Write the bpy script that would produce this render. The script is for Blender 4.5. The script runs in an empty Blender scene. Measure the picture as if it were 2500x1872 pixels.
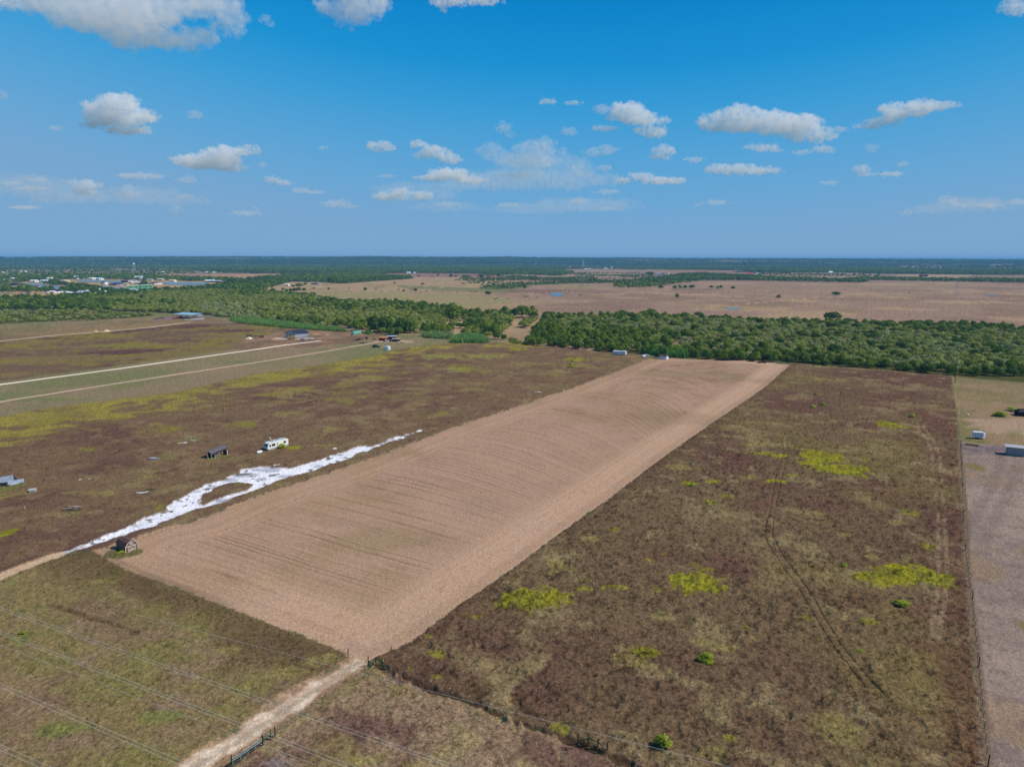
import bpy, bmesh, math, random
import numpy as np
from mathutils import Vector, Matrix
random.seed(7)
rng = np.random.default_rng(11)
SC = bpy.context.scene
COL = SC.collection

# ------------------------------------------------------------------ camera
H = 66.0
FPX = 1720.0
PITCH = math.atan((936 - 631) / FPX)
ROLL = math.atan(3 / 2500)
cam_d = bpy.data.cameras.new('camera')
cam_d.sensor_width = 36
cam_d.lens = FPX / 2500 * 36
cam_d.clip_start = 0.5
cam_d.clip_end = 120000
cam = bpy.data.objects.new('camera', cam_d)
COL.objects.link(cam)
cam.matrix_world = (Matrix.Translation((0, 0, H)) @ Matrix.Rotation(math.pi / 2 - PITCH, 4, 'X')
                    @ Matrix.Rotation(ROLL, 4, 'Z'))
SC.camera = cam

# ------------------------------------------------------------------ sky and sun
SUN_EL = math.radians(46)
SUN_AZ = math.radians(94)          # clockwise from the viewing direction (+Y)
w = bpy.data.worlds.new('World')
SC.world = w
w.use_nodes = True
nt = w.node_tree
bg = nt.nodes['Background']
sky = nt.nodes.new('ShaderNodeTexSky')
sky.sky_type = 'NISHITA'
sky.sun_disc = False
sky.sun_elevation = SUN_EL
sky.sun_rotation = SUN_AZ
sky.dust_density = 0.4
sky.ozone_density = 3.0
sks = nt.nodes.new('ShaderNodeVectorMath'); sks.operation = 'SCALE'
sks.inputs['Scale'].default_value = 0.10
nt.links.new(sky.outputs[0], sks.inputs[0])
tcw = nt.nodes.new('ShaderNodeTexCoord')
sep = nt.nodes.new('ShaderNodeSeparateXYZ')
nt.links.new(tcw.outputs['Generated'], sep.inputs[0])
def mth(op, a, b=None):
    n = nt.nodes.new('ShaderNodeMath'); n.operation = op
    for i, q in enumerate((a, b)):
        if q is None: continue
        if isinstance(q, (int, float)): n.inputs[i].default_value = q
        else: nt.links.new(q, n.inputs[i])
    return n.outputs[0]
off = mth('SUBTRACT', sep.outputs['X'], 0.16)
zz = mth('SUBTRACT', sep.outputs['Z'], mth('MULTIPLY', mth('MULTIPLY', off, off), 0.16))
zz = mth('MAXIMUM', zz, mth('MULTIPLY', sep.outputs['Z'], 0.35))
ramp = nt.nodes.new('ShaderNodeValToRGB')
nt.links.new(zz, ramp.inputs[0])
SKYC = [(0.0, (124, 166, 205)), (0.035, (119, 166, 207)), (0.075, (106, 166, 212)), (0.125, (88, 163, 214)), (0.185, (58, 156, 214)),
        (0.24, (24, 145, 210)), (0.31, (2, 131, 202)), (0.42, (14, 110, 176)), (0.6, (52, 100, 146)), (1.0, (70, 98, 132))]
def lin1(c):
    c /= 255
    return c / 12.92 if c <= .04045 else ((c + .055) / 1.055) ** 2.4
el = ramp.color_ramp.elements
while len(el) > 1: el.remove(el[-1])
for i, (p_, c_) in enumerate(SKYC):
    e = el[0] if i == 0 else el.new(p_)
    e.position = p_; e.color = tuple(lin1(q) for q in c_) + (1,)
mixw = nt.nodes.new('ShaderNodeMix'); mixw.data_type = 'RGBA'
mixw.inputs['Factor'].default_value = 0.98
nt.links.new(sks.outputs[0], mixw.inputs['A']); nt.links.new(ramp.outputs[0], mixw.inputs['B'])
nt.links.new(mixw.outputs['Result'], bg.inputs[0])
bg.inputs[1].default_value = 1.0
sun_d = bpy.data.lights.new('sun', 'SUN')
sun_d.energy = 4.3
sun_d.angle = math.radians(0.53)
sun_d.color = (1.0, 0.95, 0.87)
sun = bpy.data.objects.new('sun', sun_d)
COL.objects.link(sun)
sdir = Vector((math.sin(SUN_AZ) * math.cos(SUN_EL), math.cos(SUN_AZ) * math.cos(SUN_EL), math.sin(SUN_EL)))
sun.rotation_euler = sdir.to_track_quat('Z', 'Y').to_euler()
sun.location = (300, 0, 400)
SC.view_settings.view_transform = 'Standard'
SC.view_settings.look = 'None'
SC.view_settings.exposure = 0.0
SC.view_settings.gamma = 1.0
SC.cycles.volume_bounces = 12
SC.cycles.max_bounces = 14
SC.cycles.diffuse_bounces = 3
SC.cycles.transparent_max_bounces = 16
SC.cycles.volume_step_rate = 1.0
SC.cycles.use_denoising = True

# ------------------------------------------------------------------ helpers
def G(u, v, z=0.0):
    "the place on the plane z that stands at this point of the surveyed view"
    x = (np.asarray(u, float) - 1250) / FPX
    y = -(np.asarray(v, float) - 936) / FPX
    x, y = x * math.cos(ROLL) - y * math.sin(ROLL), x * math.sin(ROLL) + y * math.cos(ROLL)
    dy = y * math.sin(PITCH) + math.cos(PITCH)
    dz = y * math.cos(PITCH) - math.sin(PITCH)
    t = (z - H) / dz
    return x * t, dy * t

def P3(u, v, z=0.0):
    x, y = G(u, v, z)
    return Vector((float(x), float(y), float(z)))

def lin(r, g, b):
    f = lambda c: (c / 255 / 12.92) if c <= 10.3 else ((c / 255 + 0.055) / 1.055) ** 2.4
    return np.array([f(r), f(g), f(b)])

def _hash(ix, iy, seed):
    h = (ix.astype(np.uint32) * np.uint32(374761393) + iy.astype(np.uint32) * np.uint32(668265263)
         + np.uint32((seed * 1442695041) & 0xffffffff))
    h = (h ^ (h >> np.uint32(13))) * np.uint32(1274126177)
    h = (h ^ (h >> np.uint32(16))) * np.uint32(2246822519)
    h = h ^ (h >> np.uint32(15))
    return (h & np.uint32(0xffffff)).astype(np.float32) / np.float32(0xffffff)

def vn(x, y, seed=0):
    x = np.asarray(x, np.float64); y = np.asarray(y, np.float64)
    fx = np.floor(x); fy = np.floor(y)
    ix = fx.astype(np.int64); iy = fy.astype(np.int64)
    tx = (x - fx).astype(np.float32); ty = (y - fy).astype(np.float32)
    tx = tx * tx * (3 - 2 * tx); ty = ty * ty * (3 - 2 * ty)
    a = _hash(ix, iy, seed); b = _hash(ix + 1, iy, seed)
    c = _hash(ix, iy + 1, seed); d = _hash(ix + 1, iy + 1, seed)
    return (a + (b - a) * tx) * (1 - ty) + (c + (d - c) * tx) * ty

def fbm(x, y, wl, octv=4, seed=0, gain=0.5, ang=0.5):
    "value noise in -1..1, longest wave wl metres"
    s = 0; a = 1; n = 0
    ca, sa = math.cos(ang), math.sin(ang)
    for k in range(octv):
        xr = (x * ca - y * sa) / wl + 17.3 * k; yr = (x * sa + y * ca) / wl - 9.1 * k
        s = s + a * (vn(xr, yr, seed * 31 + k) * 2 - 1); n += a
        a *= gain; wl *= 0.5; ang += 0.9
        ca, sa = math.cos(ang), math.sin(ang)
    return s / n * 1.6

def sm(e0, e1, v):
    t = np.clip((v - e0) / (e1 - e0), 0, 1)
    return t * t * (3 - 2 * t)

def sdf(poly, X, Y, margin=40.0):
    "signed distance in metres, positive inside; poly is a list of survey points"
    p = np.array([G(u, v) for u, v in poly])
    return sdf_w(p, X, Y, margin)

def sdf_w(p, X, Y, margin=40.0):
    out = np.full(X.shape, -1e4, np.float32)
    m = ((X > p[:, 0].min() - margin) & (X < p[:, 0].max() + margin) &
         (Y > p[:, 1].min() - margin) & (Y < p[:, 1].max() + margin))
    if not m.any():
        return out
    x = X[m]; y = Y[m]
    best = np.full(x.shape, 1e12); ins = np.zeros(x.shape, bool)
    n = len(p)
    for i in range(n):
        x0, y0 = p[i]; x1, y1 = p[(i + 1) % n]
        dx, dy = x1 - x0, y1 - y0
        L = dx * dx + dy * dy
        if L < 1e-9:
            continue
        t = np.clip(((x - x0) * dx + (y - y0) * dy) / L, 0, 1)
        d = (x - x0 - t * dx) ** 2 + (y - y0 - t * dy) ** 2
        best = np.minimum(best, d)
        if dy != 0:
            c = ((y0 > y) != (y1 > y)) & (x < dx * (y - y0) / dy + x0)
            ins ^= c
    d = np.sqrt(best)
    out[m] = np.where(ins, d, -d)
    return out

def dline(pts, X, Y, margin=60.0, world=False):
    "distance in metres to an open line of survey points"
    p = np.array(pts if world else [G(u, v) for u, v in pts])
    out = np.full(X.shape, 1e4, np.float32)
    m = ((X > p[:, 0].min() - margin) & (X < p[:, 0].max() + margin) &
         (Y > p[:, 1].min() - margin) & (Y < p[:, 1].max() + margin))
    if not m.any():
        return out
    x = X[m]; y = Y[m]
    best = np.full(x.shape, 1e12)
    for i in range(len(p) - 1):
        x0, y0 = p[i]; x1, y1 = p[i + 1]
        dx, dy = x1 - x0, y1 - y0
        t = np.clip(((x - x0) * dx + (y - y0) * dy) / (dx * dx + dy * dy + 1e-9), 0, 1)
        best = np.minimum(best, (x - x0 - t * dx) ** 2 + (y - y0 - t * dy) ** 2)
    out[m] = np.sqrt(best)
    return out

def tag(o, label=None, cat=None, group=None, kind=None):
    if label: o['label'] = label
    if cat: o['category'] = cat
    if group: o['group'] = group
    if kind: o['kind'] = kind
    return o

def np_mesh(name, verts, faces_flat, sizes):
    me = bpy.data.meshes.new(name)
    nv = len(verts)
    me.vertices.add(nv)
    me.vertices.foreach_set('co', np.asarray(verts, np.float32).ravel())
    me.loops.add(len(faces_flat))
    me.loops.foreach_set('vertex_index', np.asarray(faces_flat, np.int32))
    me.polygons.add(len(sizes))
    st = np.concatenate([[0], np.cumsum(sizes)[:-1]]).astype(np.int32)
    me.polygons.foreach_set('loop_start', st)
    me.update(calc_edges=True)
    return me

def node_mat(name, rough=1.0, spec=0.2):
    m = bpy.data.materials.new(name)
    m.use_nodes = True
    b = m.node_tree.nodes['Principled BSDF']
    b.inputs['Roughness'].default_value = rough
    b.inputs['Specular IOR Level'].default_value = spec
    return m, m.node_tree, b

def N(nt, typ, **kw):
    n = nt.nodes.new(typ)
    for k, v in kw.items():
        if k.startswith('_'):
            setattr(n, k[1:], v)
        else:
            n.inputs[k.replace('__', ' ')].default_value = v
    return n

# ------------------------------------------------------------------ haze
HZ = 0.000066
def build_haze():
    bm = bmesh.new()
    bmesh.ops.create_cube(bm, size=1.0)
    for v in bm.verts:
        v.co.x *= 150000; v.co.y *= 150000
        v.co.z = -1.5 if v.co.z < 0 else 98.0
    me = bpy.data.meshes.new('haze'); bm.to_mesh(me); bm.free()
    o = bpy.data.objects.new('haze', me); COL.objects.link(o)
    m = bpy.data.materials.new('haze_air'); m.use_nodes = True
    nt = m.node_tree; nt.nodes.clear()
    out = nt.nodes.new('ShaderNodeOutputMaterial')
    pv = nt.nodes.new('ShaderNodeVolumePrincipled')
    pv.inputs['Color'].default_value = (0.22, 0.57, 1.0, 1)
    pv.inputs['Density'].default_value = HZ
    pv.inputs['Anisotropy'].default_value = 0.0
    nt.links.new(pv.outputs[0], out.inputs['Volume'])
    me.materials.append(m)
    tag(o, kind='stuff')
    return o
build_haze()
# ------------------------------------------------------------------ clouds (real volumes, a flat base about a kilometre up)
CLOUDS = [
 ('large ragged white cloud cut by the top left corner of the view', 2.1, [(60,5,90,24),(170,5,110,40),(200,30,90,40),(300,30,120,60),(400,100,85,24),(470,92,48,28),(330,85,80,34),(500,12,90,34),(560,50,34,34),(575,75,18,14),(420,5,110,30)]),
 ('round white cloud cut by the top edge right of the large ragged cloud', 1.9, [(815,18,42,24),(880,5,52,44),(850,45,34,20),(862,62,14,9),(915,35,14,14)]),
 ('low white cloud cut by the top edge left of the middle', 1.5, [(1100,3,48,16),(1180,2,55,12),(1080,24,12,10)]),
 ('small wispy cloud between the two big top clouds', .8, [(645,48,18,10),(660,60,12,8)]),
 ('domed two layered cloud high above the suburb', 2.4, [(240,272,44,24),(285,255,50,26),(340,283,42,16),(310,318,72,13),(230,303,38,12),(370,290,18,10),(295,288,80,24)]),
 ('tiny puff left below the domed cloud', .7, [(135,315,18,8)]),
 ('small round puff right of the domed cloud', .7, [(476,281,19,12)]),
 ('puff cut by the left edge level with the domed cloud', .8, [(2,232,16,12)]),
 ('flat grey based cloud below and right of the domed cloud', 1.9, [(450,393,42,15),(545,372,60,18),(560,408,50,13),(605,368,26,14),(500,405,60,12),(520,392,80,18)]),
 ('tiny puff at the right tip of the flat grey based cloud', .7, [(640,402,10,8)]),
 ('lone tiny oval puff left of the middle of the sky', .8, [(788,361,15,6)]),
 ('long thin cloud band low on the left', 1.0, [(330,430,50,10),(370,432,40,9)]),
 ('curly white cloud low on the left', 1.5, [(180,450,13,11),(215,455,36,15),(205,470,44,9)]),
 ('small peaked cloud right of the curly cloud', 1.1, [(312,460,13,12),(315,475,34,9)]),
 ('faint wide cloud at the left edge under the curly one', .8, [(90,440,24,8),(75,462,48,8),(30,450,30,8)]),
 ('lowest long streak of cloud at the left edge', .7, [(60,508,55,7)]),
 ('faint oval cloud right of the long thin band', .7, [(455,440,34,10)]),
 ('small faint streak under the oval cloud', .7, [(452,482,28,8)]),
 ('small ragged puff low over the suburb', .7, [(428,512,16,11)]),
 ('thin streak low over the green reeds', .7, [(598,521,44,9),(620,510,12,6)]),
 ('small bright flat bottomed cloud left of the middle', 1.5, [(665,440,20,10),(695,448,26,8)]),
 ('thin tapering cloud just under the small bright one', 1.1, [(735,466,28,9),(770,470,30,6)]),
 ('low oval cloud above the ranch road', 1.0, [(820,498,40,11),(850,505,30,7)]),
 ('left half of the bright broken pair left of the centre', 1.5, [(925,357,36,14),(955,362,18,9)]),
 ('right half of the bright broken pair left of the centre', 1.9, [(1025,352,24,12),(1060,370,40,16),(1092,388,34,15),(1040,378,30,12)]),
 ('wide arched cloud under the broken pair', 1.8, [(1095,424,62,14),(1060,434,58,11),(1150,440,50,11)]),
 ('broad low cloud with a bumpy top left of the centre', 1.6, [(950,480,46,13),(975,470,32,12),(1030,480,30,13)]),
 ('small upright puff above the faint central bank', 1.1, [(1228,312,17,15),(1245,328,14,9)]),
 ('faint ragged bank of cloud in the centre of the sky', 1.0, [(1200,370,36,20),(1235,385,42,18),(1310,362,52,22),(1335,345,28,13),(1290,395,75,20),(1270,428,70,12),(1370,368,20,10),(1420,415,35,16)]),
 ('thin faint streak left of the wide arched cloud', .6, [(945,431,28,6)]),
 ('low streak of cloud below the centre', .7, [(1240,500,38,8),(1080,508,1,1)]),
 ('low streak left of the one below the centre', .7, [(1090,498,42,8)]),
 ('flat small cloud highest right of the centre', 1.0, [(1335,248,28,8),(1398,251,26,7)]),
 ('small puff left of the tall bright cloud', 1.2, [(1467,266,17,14)]),
 ('tall bright cloud right of the centre', 2.3, [(1535,272,42,24),(1560,285,46,22),(1510,288,34,10),(1595,320,46,15),(1622,296,20,11)]),
 ('flat streak left under the tall bright cloud', 1.0, [(1476,314,48,9),(1388,320,19,11)]),
 ('faint oval cloud under the flat streak', 1.0, [(1445,372,28,12),(1482,366,24,13)]),
 ('small bright rounded cloud under the tall one', 1.8, [(1617,370,26,17),(1612,382,28,9)]),
 ('largest long bumpy white cloud on the right', 2.4, [(1745,298,42,22),(1800,285,58,28),(1812,268,22,12),(1866,280,24,14),(1880,300,66,28),(1945,303,60,26),(2000,328,38,20),(1800,312,90,12),(1950,335,40,13)]),
 ('thin link of cloud between the two large right clouds', .8, [(2048,315,26,8)]),
 ('slanting bright cloud with a pointed right tip', 2.0, [(2200,270,52,22),(2255,262,52,20),(2305,255,40,12),(2160,295,44,14),(2120,308,38,9)]),
 ('soft oval cloud under the largest right cloud', 1.2, [(1866,361,50,12)]),
 ('pair of low puffs under the right end of the largest cloud', 1.2, [(1958,371,24,9),(2010,365,34,11)]),
 ('small faint cloud left of the long low bar', .9, [(1694,389,30,9)]),
 ('long low bar of cloud right of the centre', 1.7, [(1750,412,40,13),(1800,412,50,16),(1860,416,55,11)]),
 ('bumpy low cloud right of the faint central bank', 1.5, [(1562,430,30,12),(1610,440,50,12),(1650,441,38,10),(1520,440,30,9)]),
 ('tiny bright puff over the faint central bank', 1.2, [(1475,410,15,9)]),
 ('small thin cloud below the bumpy low one', .8, [(1482,468,38,9)]),
 ('thin cloud low right of the centre', .8, [(1414,490,30,8)]),
 ('lowest small puff right of the centre', .7, [(1482,508,24,7)]),
 ('small white cloud with a faint tail on the right', 1.3, [(2103,414,20,14),(2110,425,30,7),(2177,424,40,8)]),
 ('little oval puff above the faint tail on the right', 1.0, [(2205,400,18,8)]),
 ('faint flat puff between the long bar and the tailed cloud', .8, [(2024,446,28,7)]),
 ('thin low cloud under the long bar', .8, [(1747,494,36,9),(1702,500,14,6)]),
 ('low ragged cloud near the right edge', 1.1, [(2315,489,24,12),(2345,500,30,7),(2408,500,36,9)]),
 ('low cloud cut by the right edge', 1.0, [(2485,492,32,10)]),
 ('tiny low puff far on the right', .7, [(2210,519,17,7)]),
 ('cloud cut by the top right corner', 1.3, [(2478,14,36,22)]),
 ('small faint wisp under the slanting cloud', .6, [(2126,362,15,13)]),
 ('thin hazy veil of cloud low at the left edge', .34, [(60,452,110,26),(150,480,120,20)]),
 ('thin hazy veil low between the curly cloud and the reeds', .28, [(330,478,130,22),(430,492,90,16)]),
 ('broad thin veil of cloud around the faint central bank', .42, [(1230,440,190,26),(1380,440,150,24),(1330,400,110,28)]),
 ('thin hazy veil low right of the centre', .28, [(1420,500,170,20),(1300,512,130,14)]),
 ('thin hazy veil low near the right edge', .3, [(2380,498,120,18),(2290,510,90,14)]),
 ('thin hazy veil left of the central bank', .3, [(1010,470,120,26),(1080,505,130,14)]),
]
_b = bmesh.new(); bmesh.ops.create_icosphere(_b, subdivisions=2, radius=1.0)
ICO_V = np.array([v.co[:] for v in _b.verts]); ICO_F = np.array([[v.index for v in f.verts] for f in _b.faces]); _b.free()
def build_clouds():
    rc = random.Random(5)
    for label, thick, blobs in CLOUDS:
        blobs = [b for b in blobs if b[2] > 2]
        bot = max(b[1] + b[3] for b in blobs)
        el = PITCH * -1 + math.atan((936 - bot) / FPX)
        alt = 1150
        d = (alt - H) / math.tan(el)
        d = min(d, 26000)
        x0 = sum(b[0] for b in blobs) / len(blobs)
        # unit vectors of the line of sight to the middle of the base
        def pt(u, v, dd):
            x = (u - 1250) / FPX; y = -(v - 936) / FPX
            D = Vector((x, y * math.sin(PITCH) + math.cos(PITCH), y * math.cos(PITCH) - math.sin(PITCH)))
            D *= dd / D.y
            return Vector((D.x, D.y, D.z + H))
        org = pt(x0, bot, d)
        mpp = d / FPX * 1.03
        P_, S_ = [], []
        for cx, cy, rx, ry in blobs:
            npf = int(10 + rx * ry * .012 + rx * .28)
            for k in range(npf if thick > .5 else npf * 2):
                a = rc.uniform(0, 2 * math.pi); r = math.sqrt(rc.random()) * 1.0
                u = cx + math.cos(a) * rx * r; v = cy + math.sin(a) * ry * r * .85
                s = rc.uniform(.36, .78) * min(ry, rx) * (1.15 - r * .6)
                p = pt(u, v, d + rc.uniform(-.8, .8) * rx * .5 * mpp) - org
                P_.append(tuple(p)); S_.append((s * mpp * rc.uniform(1.1, 1.7), s * mpp * rc.uniform(1.0, 1.4), s * mpp * rc.uniform(.75, 1.0)))
            P_.append(tuple(pt(cx, cy, d) - org)); S_.append((rx * mpp * .68, rx * mpp * .4, ry * mpp * .6))
        P_ = np.array(P_); S_ = np.array(S_)
        VV = (ICO_V[None] * S_[:, None, :] + P_[:, None, :]).reshape(-1, 3)
        FF = (ICO_F[None] + (np.arange(len(P_)) * len(ICO_V))[:, None, None]).reshape(-1)
        me = np_mesh('cloud', VV, FF, np.full(len(FF) // 3, 3))
        o = bpy.data.objects.new('cloud', me); COL.objects.link(o); o.location = org
        ext = max(max(b[0] + b[2] for b in blobs) - min(b[0] - b[2] for b in blobs), 20) * mpp
        hh = max(b[3] for b in blobs) * mpp
        rm = o.modifiers.new('merge', 'REMESH'); rm.mode = 'VOXEL'; rm.voxel_size = max(ext / 150, hh / 22)
        dm = o.modifiers.new('billow', 'DISPLACE'); dm.texture_coords = 'LOCAL'
        tex2 = bpy.data.textures.new('billow', 'CLOUDS'); tex2.noise_scale = hh * .35; tex2.noise_depth = 4
        dm.texture = tex2; dm.strength = hh * .7; dm.mid_level = .5
        t3 = bpy.data.textures.new('wisp', 'CLOUDS'); t3.noise_scale = hh * .13; t3.noise_depth = 3
        d3 = o.modifiers.new('wisp', 'DISPLACE'); d3.texture = t3; d3.texture_coords = 'LOCAL'; d3.strength = hh * .3; d3.mid_level = .5
        m = bpy.data.materials.new('cloud_vapour'); m.use_nodes = True
        nt = m.node_tree; nt.nodes.clear()
        out = nt.nodes.new('ShaderNodeOutputMaterial'); vs = nt.nodes.new('ShaderNodeVolumeScatter')
        vs.inputs['Color'].default_value = (.975, .99, 1, 1); vs.inputs['Anisotropy'].default_value = 0.0
        vs.inputs['Density'].default_value = (thick if thick > 1.25 else thick * .75) * 0.66 / (hh * 1.6)
        tc_ = nt.nodes.new('ShaderNodeTexCoord')
        nz = N(nt, 'ShaderNodeTexNoise', Scale=1.0 / (hh * .42), Detail=4.0, Roughness=.62)
        mr_ = nt.nodes.new('ShaderNodeMapRange'); mr_.inputs['From Min'].default_value = .40; mr_.inputs['From Max'].default_value = .60
        mr_.inputs['To Min'].default_value = .04; mr_.inputs['To Max'].default_value = vs.inputs['Density'].default_value * 1.45
        nt.links.new(tc_.outputs['Object'], nz.inputs['Vector']); nt.links.new(nz.outputs['Fac'], mr_.inputs['Value'])
        mr_.inputs['To Min'].default_value = vs.inputs['Density'].default_value * .08
        nt.links.new(mr_.outputs[0], vs.inputs['Density'])
        nt.links.new(vs.outputs[0], out.inputs['Volume'])
        me.materials.append(m)
        tag(o, label, 'cloud', 'scattered fair weather clouds')
build_clouds()
# ------------------------------------------------------------------ the lie of the land (survey points -> places)
AX = math.radians(59.1)                      # all fences and plots follow this bearing
ax = (math.cos(AX), math.sin(AX)); tx_ = (math.sin(AX), -math.cos(AX))

STRIP = [(232,1345),(282,1329),(333,1313),(400,1290),(480,1271),(552,1242),(625,1212),(752,1172),(879,1130),(1006,1082),(1119,1040),
         (1250,997),(1391,950),(1504,908),(1583,877),(1640,873),(1674,876),(1760,878),(1843,881),(1929,891),(1875,939),(1830,972),(1787,1000),
         (1728,1040),(1668,1082),(1620,1116),(1569,1154),(1490,1216),(1403,1276),(1330,1330),(1250,1390),(1180,1438),(1110,1485),(1010,1562),(955,1590),
         (915,1606),(899,1612),(868,1604),(796,1574),(710,1542),(625,1510),(527,1470),(399,1423),(336,1400),(283,1376)]
RIGHTF = [(1929,888),(2129,901),(2324,919),(2336,1000),(2341,1113),(2352,1254),(2355,1396),(2365,1420),(2374,1571),(2391,1770),(2398,1880),(2400,1990),
          (1700,2000),(1549,1872),(1478,1845),(1392,1810),(1250,1763),(1166,1724),(1052,1685),(981,1654),(918,1625),(899,1612),
          (915,1606),(955,1590),(1010,1562),(1110,1485),(1180,1438),(1250,1390),(1330,1330),(1403,1276),(1490,1216),(1569,1154),(1668,1082),(1787,1000),(1875,939)]
ROADW = [(873,1606),(899,1611),(860,1640),(796,1682),(715,1738),(625,1797),(560,1838),(507,1872),(380,1960),(300,1960),(440,1872),(540,1812),(625,1752),(725,1688),(825,1634)]
VERGE = [(862,1599),(910,1612),(868,1652),(800,1697),(700,1762),(600,1836),(500,1905),(300,1985),(200,1985),(445,1862),(522,1813),(625,1745),(710,1688),(768,1651),(830,1622)]
LOWL = [(-600,1640),(-200,1480),(14,1401),(135,1356),(232,1347),(283,1377),(336,1401),(399,1424),(527,1471),(625,1511),(710,1543),(796,1575),(862,1599),
        (830,1622),(768,1651),(710,1688),(625,1745),(522,1813),(445,1862),(200,2010),(-700,2010)]
CAL = [(135,1352),(195,1336),(226,1319),(283,1297),(325,1283),(359,1264),(396,1249),(430,1223),(466,1202),(497,1184),(528,1175),(551,1164),(579,1155),
       (593,1146),(625,1142),(653,1138),(682,1143),(724,1141),(738,1134),(783,1124),(809,1113),(843,1106),(879,1090),(908,1089),(942,1075),(973,1066),
       (1000,1058),(1026,1048),(1032,1052),(992,1068),(964,1076),(925,1092),(879,1106),(851,1121),(806,1134),(766,1150),(724,1161),(667,1181),(625,1197),
       (571,1215),(530,1232),(505,1240),(480,1243),(424,1263),(381,1281),(333,1296),(283,1314),(243,1328),(195,1343),(138,1362)]
CALHOLE = [(486,1226),(497,1209),(537,1186),(579,1177),(617,1184),(604,1198),(565,1208),(523,1222),(497,1234)]
LANE = [(-200,1486),(14,1404),(75,1378),(138,1357)]
R1 = [(-400,1072),(0,981),(300,934),(625,885),(800,857),(908,838),(935,832),(985,834)]
R2 = [(-400,1010),(0,939),(300,899),(625,853),(700,842),(783,832)]
R3 = [(-400,875),(0,833),(120,820),(254,809),(367,799),(466,786)]
LFTOP = [(-500,1105),(0,1020),(95,1000),(235,982),(424,959),(625,914),(766,894),(908,871),(992,849),(1105,837),(1250,838)]
WOOD_L = [(-300,738),(0,753),(150,748),(297,760),(410,764),(497,768),(565,776),(640,784),(752,795),(851,803),(900,812),(975,818),(1060,812),(1105,816),(1184,826),
          (1240,812),(1290,800),(1315,775),(1300,762),(1232,762),(1175,771),(1133,762),(1043,748),(936,738),(837,738),(746,722),(640,714),(560,708),(494,712),(367,716),(311,722),(240,728),(120,738),(0,741),(-300,728)]
WOOD_R = [(1284,842),(1350,848),(1448,858),(1547,862),(1674,875),(1829,882),(1903,884),(2129,901),(2327,917),(2500,932),(2750,952),(2750,815),
          (2500,806),(2355,797),(2186,795),(1995,788),(1875,785),(1716,780),(1589,771),(1462,774),(1330,772),(1310,800)]
SCRUB = [(-300,800),(0,792),(100,786),(230,783),(330,775),(378,770),(300,764),(180,757),(120,760),(0,762),(-300,770)]
W2 = [(1500,694),(1568,683),(1619,679),(1663,671),(1720,669),(1800,674),(1860,677),(1900,681),(2060,683),(2130,680),(2300,684),(2500,685),(2700,686),(2700,696),(2500,691),(2140,685),
      (2105,691),(1800,685),(1731,685),(1656,692),(1622,698),(1568,703),(1500,702)]
PAST = [(632,708),(661,699),(676,696),(711,688),(790,690),(831,693),(900,688),(1002,681),(1000,676),(895,674),(880,669),(990,667),(1100,668),(1200,670),
        (1281,670),(1363,674),(1403,667),(1376,662),(1376,657),(1500,657),(1650,660),(1800,661),(1860,666),(2060,666),(2150,669),(2370,671),(2700,672),(2700,830),(1250,860),(632,800)]
TANF = [(351,673),(422,670),(600,668),(665,669),(695,673),(690,676),(650,677),(600,683),(517,681),(436,678)]
TOWN = [(-200,704),(0,694),(60,688),(180,682),(240,681),(330,684),(600,684),(650,690),(560,698),(480,706),(380,712),(310,720),(180,722),(120,728),(0,729),(-200,735)]

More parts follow.
